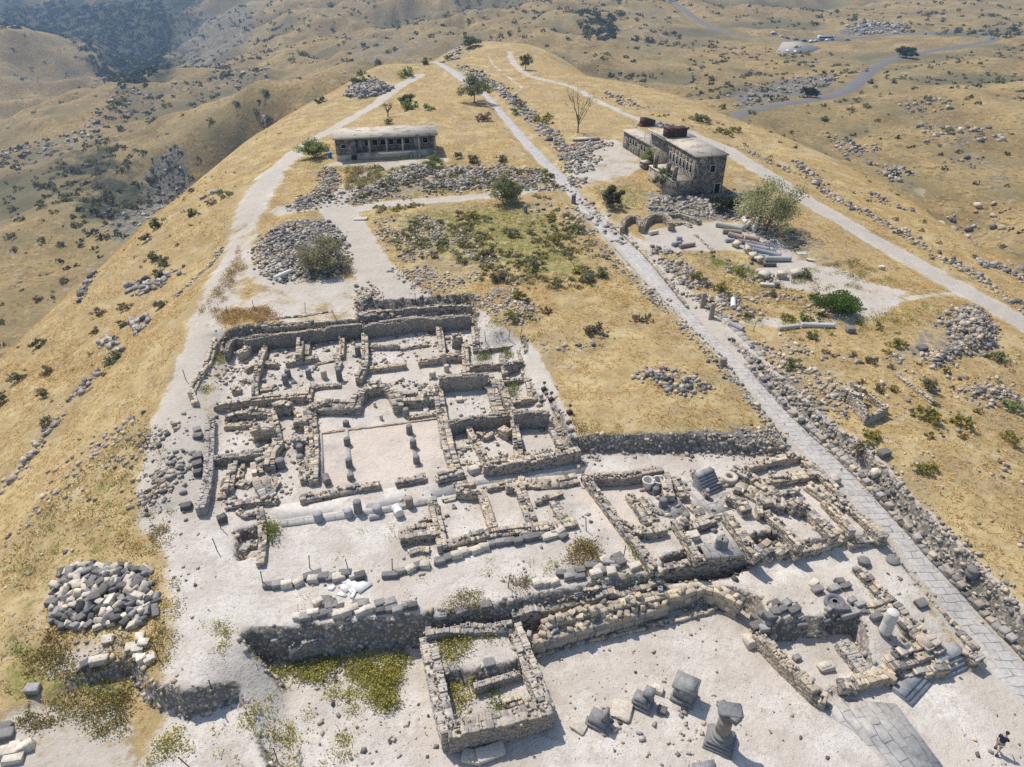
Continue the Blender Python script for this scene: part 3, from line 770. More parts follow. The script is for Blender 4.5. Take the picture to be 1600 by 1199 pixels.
def wall(root, pts, h, t=0.7, zb=-1.8, beige=0.34, size=0.5, ruin=0.28, name='wall', mortar=None, core=0.74, label=None, seed=None, sink=0.25, pxz=None, world=None, dark=1.0):
    """a dry-stone wall: courses of separate rough blocks on both faces round a rubble core; pts = photo pixels of the top line"""
    rng = np.random.default_rng(seed if seed is not None else int(abs(pts[0][0] * 31 + pts[0][1] * 17 + h * 100)))
    size = size * .49 if size < .8 else size * .66; t = t * .76; h = h * (.90 if h > 1.3 else .82)
    beige = min(1, beige * .9 + .16)
    p = world if world is not None else np.array([at(x, y, (pxz if pxz is not None else zb + h)) for x, y in pts])
    p = np.asarray(p, float)[:, :2]
    m = MB()
    mc = MORTAR if mortar is None else np.array(mortar)
    ch = size * 0.62
    hh = h + sink
    nc = max(1, int(round(hh / ch))); ch = hh / nc
    z0 = zb - sink
    nrow = 2 if t < 1.25 else 3
    C_, H_, A_ = [], [], []
    acc = 0.0
    seedn = rng.integers(1000)
    for i in range(len(p) - 1):
        a, b = p[i], p[i + 1]; L = np.linalg.norm(b - a)
        if L < 0.05: continue
        d = (b - a) / L; n = np.array([-d[1], d[0]]); ang = math.atan2(d[1], d[0])
        for k in range(nc):
            for r in range(nrow):
                off = (r + 0.5) / nrow * t - t / 2; ht = t / nrow / 2
                s = -rng.uniform(0, size * .5) if i == 0 else -rng.uniform(0.02, 0.03 + size * .3)
                while s < L:
                    l = size * (rng.uniform(.45, 1.2) if rng.random() < .7 else rng.uniform(1.2, 2.2)); l = min(l, L - s + size * .3)
                    mid = s + l / 2
                    top = h * (1 - ruin * 1.7 * float(vnoise(np.array((acc + mid) * .75), np.array(r * .9 + seedn), 3)) ** 1.3)
                    zc = z0 + (k + .5) * ch
                    if zc - zb < top + .1 * ch:
                        q = a + d * mid + n * off
                        C_.append((q[0] + rng.normal(0, .012), q[1] + rng.normal(0, .012), zc + rng.normal(0, .012)))
                        H_.append((l / 2 * .96, ht * rng.uniform(.86, 1.06), ch / 2 * rng.uniform(.85, 1.02)))
                        A_.append(ang + rng.normal(0, .04))
                    s += l
        acc += L
        # rubble core
        if core > 0:
            q = (a + b) / 2
            ct = min(core, .86)
            for s_ in np.arange(0, L, 1.1):
                l_ = min(1.1, L - s_); q = a + d * (s_ + l_ / 2); hc = hh * ct * rng.uniform(.9, 1.04)
                m.boxes([[q[0], q[1], z0 + hc / 2]], [[l_ / 2 * .98, t * .455, hc / 2]], rot_z([ang]), mc * rng.uniform(.85, 1.1), jit=.06, rng=rng)
    n = len(C_)
    cols = stone_cols(n, beige, rng, dark)
    if mortar is not None:
        w = rng.uniform(.35, .8, n)[:, None]; cols = cols * (1 - w) + mc * w
    m.boxes(C_, H_, rot_z(np.array(A_)), cols, jit=0.11 if size < .6 else .055, cham=True, rng=rng)
    # loose stones along the top
    nt_ = int(acc / size * (2.6 if mortar is not None else 1.0))
    core_top = min(core, .88)
    if nt_ and ruin > 0:
        ss = rng.uniform(0, acc, nt_); cc = np.r_[0, np.cumsum(np.linalg.norm(np.diff(p, axis=0), axis=1))]
        X = np.interp(ss, cc, p[:, 0]) + rng.normal(0, t * .25, nt_); Y = np.interp(ss, cc, p[:, 1]) + rng.normal(0, t * .25, nt_)
        tz = zb + h * (1 - ruin * rng.uniform(.2, 1.1, nt_))
        hs = size * rng.uniform(.14, .38, (nt_, 3))
        m.boxes(np.c_[X, Y, tz + hs[:, 2] * .4], hs, rot_rand(nt_, rng, .3), stone_cols(nt_, beige, rng, dark), jit=.3, cham=True, rng=rng)
    o = m.build(name, M_STONE, root)
    o['kind'] = 'thing'
    if label: o['label'] = label
    return o

def solid(root, name, px, z0, z1, col, pxz=None, mat=None, jit=0.0, label=None):
    """a plain cut or plastered block whose top outline is traced; real height z0..z1"""
    p = np.array([at(x, y, z1 if pxz is None else pxz) for x, y in px])
    m = MB(); m.prism(p, z0, z1, col); o = m.build(name, mat or M_STONE, root); o['kind'] = 'thing'
    if label: o['label'] = label
    return o

M_SLAB, nt, b = new_mat("paving_slabs"); k = NB(nt)
uv = k.node('ShaderNodeAttribute'); uv.attribute_name = 'pave'
br = k.node('ShaderNodeTexBrick'); br.offset = 0.5; br.inputs['Scale'].default_value = 1.0
br.inputs['Brick Width'].default_value = 1.15; br.inputs['Row Height'].default_value = 0.62; br.inputs['Mortar Size'].default_value = 0.028
br.inputs['Mortar Smooth'].default_value = 0.3; br.inputs['Bias'].default_value = 0.0
dn = k.node('ShaderNodeTexNoise'); dn.inputs['Scale'].default_value = 0.9; k.put(dn.inputs['Vector'], uv.outputs['Vector'])
va = k.node('ShaderNodeVectorMath', operation='MULTIPLY_ADD'); k.put(va.inputs[0], dn.outputs['Color']); va.inputs[1].default_value = (.6, .5, 0); k.put(va.inputs[2], uv.outputs['Vector'])
k.put(br.inputs['Vector'], va.outputs[0])
br.inputs['Color1'].default_value = (.35, .33, .305, 1); br.inputs['Color2'].default_value = (.44, .42, .39, 1); br.inputs['Mortar'].default_value = (.16, .15, .14, 1)
P = k.pos()
dust = k.step(k.noise(P, 0.7, 6, .72), .38, .58)
base = k.mix(k.math('MULTIPLY', dust, .8), br.outputs['Color'], (.47, .435, .39))
grime = k.noise(P, 4.0, 4, .65)
k.put(b.inputs['Base Color'], k.mix(1.0, base, k.ramp(grime, [(.25, (.72,) * 3), (.75, (1.2,) * 3)]), 'MULTIPLY'))
b.inputs['Roughness'].default_value = .85
k.bump(k.math('ADD', k.math('MULTIPLY', br.outputs['Fac'], -0.6), k.math('MULTIPLY', grime, .4)), .8, .05, b)

def pave_attr(o, uvs):
    a = o.data.attributes.new('pave', 'FLOAT_VECTOR', 'POINT')
    a.data.foreach_set('vector', np.c_[uvs, np.zeros(len(uvs))].astype(np.float32).ravel())

def paving(name, px, z, u0, u1, mat=None, lift=0.03, parent=None):
    """a flat paved floor over a traced outline; u0->u1 (pixels) is the direction of its courses"""
    p = np.array([at(x, y, z) for x, y in px])[:, :2]
    A = at(*u0, z)[:2]; B = at(*u1, z)[:2]; d = (B - A) / np.linalg.norm(B - A); n = np.array([-d[1], d[0]])
    m = MB(); m.prism(p, z - .25, z + lift, (.3, .3, .3))
    o = m.build(name, mat or M_SLAB, parent)
    v = np.array([x.co[:] for x in o.data.vertices])[:, :2] - A
    pave_attr(o, np.c_[v @ d, v @ n])
    return o

# ------------------------------------------------------------------ the paved street (one ribbon along the street bed)
def ribbon(name, Lp, Rp, mat, step=0.9, nacross=7, lift=0.05, crown=0.0):
    L = smooth_line(Lp, 2); Rr = smooth_line(Rp, 2)
    c = (L + Rr) / 2; s = np.r_[0, np.cumsum(np.linalg.norm(np.diff(c, axis=0), axis=1))]
    n = int(s[-1] / step) + 1; t = np.linspace(0, s[-1], n)
    rs = lambda A: np.stack([np.interp(t, s, A[:, k]) for k in range(3)], -1)
    L = rs(L); Rr = rs(Rr)
    f = np.linspace(0, 1, nacross)
    if nacross == 7:
        w_ = np.linalg.norm((Rr - L)[:, :2], axis=1)[:, None]; dd_ = (Rr - L) / w_
        L = L + dd_ * ((vnoise(t / 1.1, t * 0, 5) - .5) * .35)[:, None]; Rr = Rr + dd_ * ((vnoise(t / 1.1, t * 0 + 9, 6) - .5) * .45)[:, None]
    G = L[:, None] * (1 - f[None, :, None]) + Rr[:, None] * f[None, :, None]
    w = np.linalg.norm((Rr - L)[:, :2], axis=1)
    zc = ((L + Rr) / 2)[:, 2]
    G[..., 2] = zc[:, None] + lift
    G[:, 0, 2] -= .35; G[:, -1, 2] -= .35
    v = G.reshape(-1, 3); idx = np.arange(len(v)).reshape(n, nacross)
    F = np.stack([idx[:-1, :-1], idx[:-1, 1:], idx[1:, 1:], idx[1:, :-1]], -1).reshape(-1, 4)
    m = MB(); m.raw(v, F, (.3, .3, .3)); o = m.build(name, mat, smooth=False)
    pave_attr(o, np.c_[(f[None] * w[:, None]).ravel(), np.repeat(t, nacross)])
    return o
st = ribbon('paved_street', ROAD_L, ROAD_R, M_SLAB); st['kind'] = 'structure'; st['label'] = 'long straight street of worn basalt slabs'

M_ASPH = simple_mat("asphalt", (.15, .14, .128), rough=.9, var=.2, scale=.15)
fl = np.diff(FAR_ROAD, axis=0); fl = np.vstack([fl, fl[-1]]); fl[:, 2] = 0; fl = fl / np.linalg.norm(fl, axis=1)[:, None]; fl /= np.linalg.norm(fl, axis=1)[:, None]
nrm = np.stack([-fl[:, 1], fl[:, 0], 0 * fl[:, 0]], -1)
ar = ribbon('asphalt_road', FAR_ROAD + nrm * 3.9, FAR_ROAD - nrm * 3.9, M_ASPH, step=4, nacross=5, lift=.22)
ar['kind'] = 'structure'; ar['label'] = 'grey asphalt road winding through the far hills'
m = MB(); m.prism(PARK, _pz - 1, _pz + .35, (.5, .46, .4))
M_LOT = simple_mat("gravel_lot", (.34, .30, .25), var=.2, scale=.3)
o = m.build('gravel_car_park', M_LOT); o['kind'] = 'structure'; o['label'] = 'pale gravel car park beside the asphalt road'

# ------------------------------------------------------------------ ruins.  every complex of joined walls is one thing, its walls are parts
def ruin(name, label, cat, px, z, group=None):
    return thing(name, label, cat, tuple(at(px[0], px[1], z)), 0, group)

# A: rooms behind the apse, back left
A = ruin('ruined_house', 'ruined rooms with high plastered back wall, left behind the rounded church apse', 'ruin', (450,580), -1.8)
wall(A, [(380,528),(420,521),(466,518),(516,509),(564,505)], 1.95, .8, size=.34, ruin=.10, mortar=(.25,.22,.19), core=.94)
wall(A, [(404,501),(444,496),(476,493),(512,487)], .5, .5, zb=-.2, size=.55, beige=.1, ruin=.2)
wall(A, [(410,508),(460,505),(512,500)], .55, .8, zb=-.35, size=.6, beige=.65, ruin=.25)
wall(A, [(416,522),(410,546),(405,566),(397,590),(397,612)], 1.25, .8, size=.42, beige=.25)
wall(A, [(469,526),(466,554)], 1.5, .9, size=.42, beige=.2)
wall(A, [(481,534),(478,553)], .7, .7, size=.5, beige=.75, ruin=.1)
wall(A, [(534,526),(533,552)], 1.0, .7, size=.6, beige=.85, ruin=.15)
wall(A, [(569,510),(570,540),(570,566),(560,588)], 1.3, .9, size=.42, beige=.25)
wall(A, [(383,575),(398,568),(412,566),(432,567)], .7, .7, size=.55, beige=.8, ruin=.15)
wall(A, [(446,565),(470,561),(496,557)], .7, .8, size=.5, beige=.55)
wall(A, [(496,568),(528,562)], .2, .4, size=.6, beige=.2, ruin=0)
wall(A, [(334,631),(380,624),(424,619),(476,615)], 1.15, .8, size=.42, beige=.5, ruin=.12)
wall(A, [(352,547),(357,534),(366,527),(380,529)], 1.6, .6, size=.35, ruin=.12, mortar=(.24,.22,.19), core=.95)
wall(A, [(372,550),(384,544),(389,534)], 1.3, .8, size=.5, beige=.9, ruin=.1, mortar=(.50,.43,.33), core=.95, label='smooth pale plastered vat wall')
wall(A, [(478,608),(504,602),(532,600)], .4, .7, size=.4, beige=.15)
wall(A, [(480,622),(484,604),(492,596)], .8, .8, size=.5, beige=.1)
wall(A, [(524,552),(530,566),(527,572)], .6, .8, size=.5, beige=.05)
wall(A, [(376,592),(396,596)], .35, .5, size=.4, beige=.8)
wall(A, [(362,606),(374,604)], .8, 1.0, size=.5, beige=.2)
wall(A, [(408,608),(424,606),(432,602)], .35, .8, size=.4, beige=.3)
A2 = ruin('boulder_wall', 'curved line of pale boulders along the white path, left of the ruined rooms', 'wall', (320,570), -.9)
wall(A2, [(338,528),(330,546),(326,560),(316,578),(305,594),(298,612),(304,628)], .55, .8, zb=-.85, size=.7, beige=.55, ruin=.4, core=.4)

# B: the church with its apse and nave
B = ruin('ruined_church', 'ruined church nave with pinkish floor, rounded apse and rows of column stumps', 'ruin', (600,700), -1.8)
arc = [(553,632),(557,617),(566,606),(584,599),(602,598),(613,607),(619,620),(622,630)]
wall(B, arc, 1.35, 1.3, size=.45, beige=.25, name='apse_wall')
wall(B, [(484,629),(520,628),(553,628)], 1.3, 1.7, size=.45, beige=.25)
wall(B, [(621,616),(650,615),(682,612)], 1.35, 1.9, size=.48, beige=.4)
wall(B, [(486,636),(490,680),(491,712),(489,748)], .85, 1.0, size=.5, beige=.55)
wall(B, [(683,598),(688,632),(694,664),(702,702),(714,738)], 1.1, 1.25, size=.5, beige=.22)
wall(B, [(468,777),(500,770),(530,764),(560,759),(592,753)], .65, .9, size=.55, beige=.25, ruin=.35)
wall(B, [(618,750),(640,746),(664,742)], .65, .9, size=.55, beige=.3, ruin=.35)
wall(B, [(682,743),(702,737),(722,731)], .95, 1.0, size=.5, beige=.3)
wall(B, [(497,677),(548,670),(600,664),(683,653)], .16, .3, size=.8, beige=.85, ruin=0, name='chancel_step')
wall(B, [(638,652),(660,648),(682,645)], .4, .6, size=.6, beige=.35, ruin=.15)
M_PALE = col_mat("pale_cut_stone", nscale=3, lo=.8, hi=1.15, bump=.3)
for tr, nm in [([(538,662),(543,661),(552,750),(545,751)], 'stylobate'), ([(636,662),(641,661),(656,728),(649,729)], 'stylobate')]:
    solid(B, nm, tr, -2.0, -1.68, (.36,.33,.29), mat=M_PALE)
solid(B, 'side_bench', [(497,676),(503,676),(506,742),(498,742)], -2.0, -1.62, (.40,.37,.33), mat=M_PALE)
solid(B, 'side_bench', [(682,664),(687,664),(694,698),(689,699)], -2.0, -1.62, (.38,.35,.31), mat=M_PALE)
solid(B, 'altar_slab', [(661,630),(669,630),(670,644),(662,645)], -2.0, -1.62, (.68,.63,.55), mat=M_PALE)

# C: left annex
Cc = ruin('ruined_house', 'cluttered ruined rooms left of the church nave with corridor of pale doorposts', 'ruin', (400,700), -1.8)
wall(Cc, [(350,648),(372,642),(392,640),(420,639)], 1.05, 1.2, size=.5, beige=.3, ruin=.35)
wall(Cc, [(352,664),(372,663),(392,661)], .6, .7, size=.7, beige=.75, ruin=.15)
wall(Cc, [(394,671),(406,668),(424,668)], 1.45, .7, size=.8, beige=.55, ruin=.05)
wall(Cc, [(428,632),(440,628),(453,631)], 1.45, .9, size=.6, beige=.4, ruin=.1)
wall(Cc, [(424,642),(428,662),(434,690),(424,704),(420,724)], 1.1, 1.1, size=.5, beige=.35, ruin=.35)
wall(Cc, [(459,656),(478,655)], 1.3, .8, size=.6, beige=.4, ruin=.1)
wall(Cc, [(458,685),(478,685)], 1.1, .8, size=.6, beige=.2, ruin=.1)
wall(Cc, [(478,632),(481,660),(483,700),(484,744)], 1.0, .9, size=.5, beige=.4, ruin=.3)
wall(Cc, [(459,638),(468,650)], .9, .6, size=.6, beige=.8, ruin=.1)
wall(Cc, [(329,713),(350,712),(370,711),(408,704)], 1.15, .8, size=.4, beige=.3, ruin=.1, mortar=(.28,.25,.21), core=.9)
wall(Cc, [(366,714),(361,736),(356,762)], .85, .9, size=.5, beige=.35)
wall(Cc, [(377,724),(374,744)], .5, .8, size=.6, beige=.6)
wall(Cc, [(399,722),(402,738)], .9, 1.2, size=.55, beige=.5)
wall(Cc, [(404,744),(412,760),(420,774)], .8, 1.6, size=.7, beige=.05, ruin=.2)
wall(Cc, [(352,787),(376,784),(400,780),(432,778)], .6, .9, size=.5, beige=.3)
wall(Cc, [(424,704),(412,716),(402,720)], 1.0, 1.1, size=.6, beige=.4, ruin=.4)
wall(Cc, [(372,752),(388,756)], .45, 1.0, size=.6, beige=.55)
wall(Cc, [(470,716),(472,732),(474,748)], .7, .8, size=.6, beige=.1, ruin=.3)
wall(Cc, [(352,752),(346,776)], .3, .9, size=.8, beige=.8, ruin=.1)
wall(Cc, [(428,744),(434,752),(424,768)], .4, .6, size=.5, beige=.1)
C2 = ruin('earth_topped_wall', 'long grey mortared wall with rounded top beside the white path, left edge of dig', 'wall', (322,720), -1.8)
wall(C2, [(328,652),(327,690),(325,730),(320,765),(312,792)], 1.0, 1.0, zb=-1.7, size=.35, beige=.1, ruin=.15, mortar=(.36,.335,.30), core=1.0)
C3 = ruin('pit_wall', 'low dark wall and curved stones round the small pit at left of the terrace', 'wall', (400,850), -1.8)
wall(C3, [(404,792),(409,820),(410,844),(406,878)], .55, .8, size=.5, beige=.15)
wall(C3, [(372,797),(382,804),(398,802),(402,796)], .4, .6, size=.6, beige=.35)
wall(C3, [(378,858),(386,848),(400,846)], .4, .9, size=.5, beige=.05, ruin=.4)

# D: right annex
Dd = ruin('ruined_house', 'maze of ruined rooms right of the church with tall rough stone walls', 'ruin', (760,620), -1.8)
wall(Dd, [(562,489),(600,484),(640,480),(680,476),(738,477)], 1.0, .8, zb=-.9, size=.45, beige=.2, ruin=.25)
wall(Dd, [(566,507),(610,501),(652,495),(680,496),(736,491)], 1.95, .8, size=.34, ruin=.1, mortar=(.29,.25,.21), core=.94)
wall(Dd, [(683,498),(688,520),(692,554)], 1.3, .9, size=.45, beige=.45)
wall(Dd, [(737,488),(741,508),(744,542)], 1.0, .9, size=.45, beige=.2)
wall(Dd, [(707,523),(721,522)], 1.7, .8, size=.6, beige=.5, ruin=.1, name='pier')
wall(Dd, [(577,541),(600,540),(624,539)], .6, .5, size=.4, ruin=.05, mortar=(.42,.36,.29), core=1)
wall(Dd, [(626,544),(645,541),(668,537)], .35, .5, size=.5, beige=.4)
wall(Dd, [(575,575),(604,572),(634,568)], .7, .7, size=.5, beige=.7, ruin=.1)
wall(Dd, [(654,562),(672,560),(690,557)], .95, .7, size=.5, beige=.65, ruin=.15)
wall(Dd, [(698,555),(712,554),(726,555)], .95, .7, size=.45, beige=.3, ruin=.1)
wall(Dd, [(730,570),(758,567),(786,566)], 1.0, .7, size=.5, beige=.55, ruin=.12)
wall(Dd, [(788,567),(802,564),(816,562)], 1.45, .7, size=.45, beige=.05, ruin=.15)
wall(Dd, [(748,544),(780,541),(812,537)], .8, .7, size=.42, beige=.1)
wall(Dd, [(726,530),(727,556),(729,582)], 1.0, .9, size=.45, beige=.55)
wall(Dd, [(784,552),(789,580)], 1.0, .8, size=.4, beige=.15)
wall(Dd, [(811,537),(815,556),(820,580)], 1.0, .9, size=.4, beige=.2, ruin=.35)
wall(Dd, [(686,588),(710,586),(735,585),(761,582)], 1.95, .7, size=.4, ruin=.08, mortar=(.36,.31,.25), core=.96, label='tall plastered room wall')
wall(Dd, [(763,584),(770,606),(776,630),(782,650)], 1.05, 1.3, size=.42, beige=.15, ruin=.35)
wall(Dd, [(780,590),(790,615),(800,642),(806,672),(809,690)], 1.15, .9, size=.45, beige=.35)
wall(Dd, [(786,591),(805,589),(824,588)], .9, .7, size=.4, beige=.15)
wall(Dd, [(826,590),(831,616)], .8, .9, size=.4, beige=.1, ruin=.4)
wall(Dd, [(802,624),(822,621),(842,619)], .9, .8, size=.42, beige=.4)
wall(Dd, [(702,659),(734,651),(765,648),(796,645)], 1.6, .7, size=.42, beige=.25, ruin=.12, mortar=(.24,.215,.185), core=.95)
wall(Dd, [(803,644),(830,642),(858,643)], 2.0, .7, size=.36, beige=.25, ruin=.08, mortar=(.25,.22,.19), core=.95)
wall(Dd, [(858,645),(866,666),(874,682),(884,696)], 1.1, 1.2, size=.45, beige=.3, ruin=.5)
wall(Dd, [(732,667),(736,676),(741,685)], .85, .7, size=.7, beige=.95, ruin=.05)
wall(Dd, [(746,675),(752,676),(757,680),(770,674)], .75, .6, size=.5, beige=.9, ruin=.15)
wall(Dd, [(783,665),(796,672)], 1.25, 1.0, size=.5, beige=.8, ruin=.1)
wall(Dd, [(744,690),(752,704),(758,718)], .7, .9, size=.5, beige=.3)
wall(Dd, [(808,692),(812,714)], .7, 1.0, size=.5, beige=.5)
wall(Dd, [(712,700),(735,698)], .25, .4, size=.7, beige=.3, ruin=0)
wall(Dd, [(735,720),(745,728),(757,724)], .5, .4, size=.5, beige=.9, ruin=.1)
D2 = ruin('street_wall', 'long dark coursed stone wall facing the shaded lane, right of the church', 'wall', (830,716), -1.8)
wall(D2, [(755,724),(790,720),(830,715),(870,708),(905,701)], 1.35, .9, size=.42, beige=.3, ruin=.12)

# F: portico in front of the church
F = ruin('portico_stylobate', 'white plastered strip and grey slab row with drums in front of the church', 'stylobate', (560,800), -1.8)
solid(F, 'plaster_floor', [(420,802),(428,790),(500,779),(600,764),(706,748),(713,772),(640,786),(540,800),(440,816)], -2.0, -1.785, (.54,.50,.445), mat=M_PALE)
sl_ = paving('slab_row', [(433,815),(520,802),(600,793),(668,781),(671,789),(600,802),(520,814),(440,824)], -1.8, (433,815), (668,781), lift=.12, parent=F)

# G: lower house, left part
G = ruin('ruined_house', 'low ruined rooms with beige earth floors below the lane, centre of dig', 'ruin', (760,800), -1.8)
wall(G, [(714,764),(735,766),(752,766)], 1.05, .8, size=.45, beige=.4, ruin=.15)
wall(G, [(711,757),(725,755),(740,754)], .5, .8, size=.5, beige=.2, ruin=.3)
wall(G, [(674,776),(680,796),(685,818),(691,852)], .9, .95, size=.48, beige=.3)
wall(G, [(624,832),(645,827),(665,824),(686,820)], 1.1, 1.7, size=.42, beige=.2, ruin=.3)
wall(G, [(655,812),(676,808)], .5, .5, size=.5, beige=.1)
wall(G, [(690,850),(712,842),(738,836),(762,830)], .8, 1.0, size=.42, beige=.25)
wall(G, [(762,832),(790,827),(815,824)], .7, 1.0, size=.42, beige=.3)
wall(G, [(815,824),(840,822),(870,817),(900,811)], .7, 1.1, size=.5, beige=.3, ruin=.3)
wall(G, [(752,767),(760,792),(770,822)], .8, .9, size=.6, beige=.6, ruin=.08)
wall(G, [(810,754),(820,780),(832,812)], .85, 1.05, size=.48, beige=.25)
wall(G, [(838,782),(856,776),(877,768)], .5, .7, size=.48, beige=.3)
wall(G, [(866,782),(874,798),(884,812)], .55, 1.0, size=.5, beige=.3)
wall(G, [(762,760),(778,757),(790,754)], .5, .7, size=.5, beige=.35, ruin=.3)
wall(G, [(794,750),(796,760)], .9, .7, size=.6, beige=.5, ruin=.1)
wall(G, [(810,750),(840,752),(874,751),(902,745)], .55, 1.4, size=.5, beige=.35, ruin=.45)
wall(G, [(640,862),(654,857),(670,858)], .4, .7, size=.4, beige=.4)
wall(G, [(694,782),(712,778)], .25, .4, size=.7, beige=.3, ruin=0)

# H: lower house, middle part with the stair
H = ruin('ruined_house', 'big ruined house with black basalt stair, paved court and high front wall', 'ruin', (1080,820), -1.8)
wall(H, [(914,740),(926,758),(940,776),(958,800),(976,824),(1000,852),(1022,884)], .95, .8, size=.5, beige=.15, ruin=.2)
wall(H, [(916,743),(945,742),(975,741),(1005,736),(1034,731)], 1.25, .9, size=.5, beige=.5, ruin=.1, mortar=(.30,.25,.20), core=.9)
wall(H, [(1038,737),(1042,754),(1047,772)], 1.15, 1.1, size=.55, beige=.35, ruin=.15)
wall(H, [(1054,744),(1062,756),(1072,772)], .9, 1.0, size=.5, beige=.1, ruin=.3)
wall(H, [(984,768),(998,788),(1014,814)], .95, .9, size=.48, beige=.25)
wall(H, [(1000,774),(1012,790),(1024,808)], .5, .9, size=.55, beige=.1)
wall(H, [(974,818),(990,824),(1010,826),(1040,820)], 1.0, 1.0, size=.5, beige=.2)
wall(H, [(1054,812),(1072,838),(1092,870)], 1.0, .7, size=.6, beige=.3, ruin=.1)
wall(H, [(1068,812),(1073,811)], 1.3, .8, size=.7, beige=.1, ruin=0, name='pier')
wall(H, [(1074,819),(1096,815),(1116,806)], .8, 1.0, size=.5, beige=.3, ruin=.35)
wall(H, [(1080,786),(1090,794),(1098,806)], .6, .9, size=.6, beige=.05, ruin=.3)
wall(H, [(1137,799),(1156,824),(1176,852),(1187,860)], 1.3, 1.0, size=.5, beige=.25, ruin=.25)
wall(H, [(1114,808),(1136,805)], .35, .5, size=.8, beige=.1, ruin=0)
wall(H, [(1026,884),(1055,879),(1084,874),(1116,868),(1148,864),(1184,860),(1212,856)], 2.55, .9, zb=-4.3, size=.5, beige=.18, ruin=.08, name='front_wall')
# stair: seven treads climbing away to the left
def stair(root, p_low, p_high, width_px, z0, z1, n, col, name='stair', back=0.0):
    a = at(*p_low, z0)[:2]; b_ = at(*p_high, z1)[:2]; d = (b_ - a); L = np.linalg.norm(d); d /= L; nn = np.array([-d[1], d[0]])
    m = MB(); st_ = L / n; ang = math.atan2(d[1], d[0])
    for i in range(n):
        zt = z0 + (z1 - z0) * (i + 1) / n
        x0 = i * st_; ln = L + back - x0
        for w0, w1 in ((-.5, .04), (.05, .5)):
            q = a + d * (x0 + ln / 2) + nn * width_px * (w0 + w1) / 2
            zb_ = z0 - .3 if i == 0 else z0 + (z1 - z0) * i / n - .02
            m.boxes([[q[0], q[1], (zt + zb_) / 2]], [[ln / 2 + .02, width_px * (w1 - w0) / 2, (zt - zb_) / 2]], rot_z([ang]), np.array(col) * RNG.uniform(.85, 1.15), jit=.015)
    o = m.build(name, M_STONE, root); o['kind'] = 'thing'; return o
stair(H, (1115,772), (1102,738), 1.7, -1.8, -.45, 7, (.25,.245,.24), back=.3)
wall(H, [(1084,736),(1094,752),(1106,771)], .7, .5, size=.8, beige=.05, ruin=.15)
wall(H, [(1120,744),(1126,752)], .9, .8, size=.5, beige=.5, ruin=.2)
pv = paving('court_paving', [(1058,748),(1084,737),(1108,775),(1140,768),(1150,795),(1112,806),(1098,798)], -1.8, (1070,750), (1106,800), parent=H)
pv = paving('court_paving', [(1006,780),(1036,770),(1056,776),(1076,800),(1052,812),(1026,806)], -1.8, (1010,770), (1050,812), parent=H)
pv = paving('court_paving', [(1084,832),(1134,812),(1180,866),(1150,868),(1104,872)], -1.8, (1084,832), (1104,870), parent=H)

# R: shops beside the street
S = ruin('ruined_shops', 'block of roofless shops with long parallel walls beside the paved street', 'ruin', (1270,800), -1.9)
wall(S, [(1170,725),(1196,718),(1222,712),(1248,707)], 1.1, .9, zb=-1.8, size=.5, beige=.3, ruin=.2)
wall(S, [(1146,727),(1158,733),(1171,741)], 1.1, .9, size=.6, beige=.1, ruin=.2)
wall(S, [(1200,747),(1224,744),(1248,740),(1272,736)], .95, 1.0, size=.75, beige=.8, ruin=.25)
wall(S, [(1250,708),(1270,726),(1292,746),(1308,764),(1320,782),(1350,808),(1382,838)], .8, .9, size=.55, beige=.35, ruin=.25)
wall(S, [(1172,743),(1186,750),(1200,758),(1214,768)], .75, 1.2, size=.7, beige=.7, ruin=.3)
wall(S, [(1139,772),(1150,776),(1160,784),(1168,796)], 1.0, 1.0, size=.5, beige=.15, ruin=.3)
wall(S, [(1150,757),(1168,762),(1184,770),(1196,776)], .6, 1.8, size=.6, beige=.5, ruin=.5)
wall(S, [(1190,781),(1208,778),(1226,782)], 1.3, 1.3, size=.6, beige=.1, ruin=.2)
wall(S, [(1199,796),(1218,814),(1234,830),(1252,850)], 1.5, .85, zb=-2.3, size=.55, beige=.3, ruin=.12)
wall(S, [(1238,778),(1247,786),(1257,782)], 1.35, 1.1, size=.5, beige=.4, ruin=.1)
wall(S, [(1258,785),(1274,802),(1290,818),(1306,834)], 1.45, .95, zb=-2.2, size=.5, beige=.3, ruin=.15)
wall(S, [(1290,780),(1304,794),(1318,810),(1332,828)], .9, .7, size=.55, beige=.5, ruin=.15)
wall(S, [(1266,756),(1284,768),(1300,780)], .8, 1.1, size=.8, beige=.35, ruin=.1)
wall(S, [(1300,780),(1318,790)], .6, .8, size=.6, beige=.3, ruin=.2)
wall(S, [(1214,770),(1230,768),(1244,766)], .4, .6, size=.8, beige=.1, ruin=.1)
wall(S, [(1252,853),(1276,848),(1300,842),(1322,836)], 1.55, 1.2, zb=-3.35, size=.55, beige=.25, ruin=.1, name='front_wall')
wall(S, [(1324,842),(1344,840),(1364,838),(1382,836)], 1.6, 1.3, zb=-3.3, size=.6, beige=.2, ruin=.1, name='front_wall')
wall(S, [(1186,786),(1189,800)], 1.0, .6, size=.8, beige=.6, ruin=.1)
wall(S, [(1240,814),(1252,812),(1262,812)], .5, .7, zb=-2.2, size=.9, beige=.5, ruin=0)
wall(S, [(1186,862),(1206,848),(1226,862)], .4, 1.4, zb=-2.3, size=.6, beige=.25, ruin=.6)

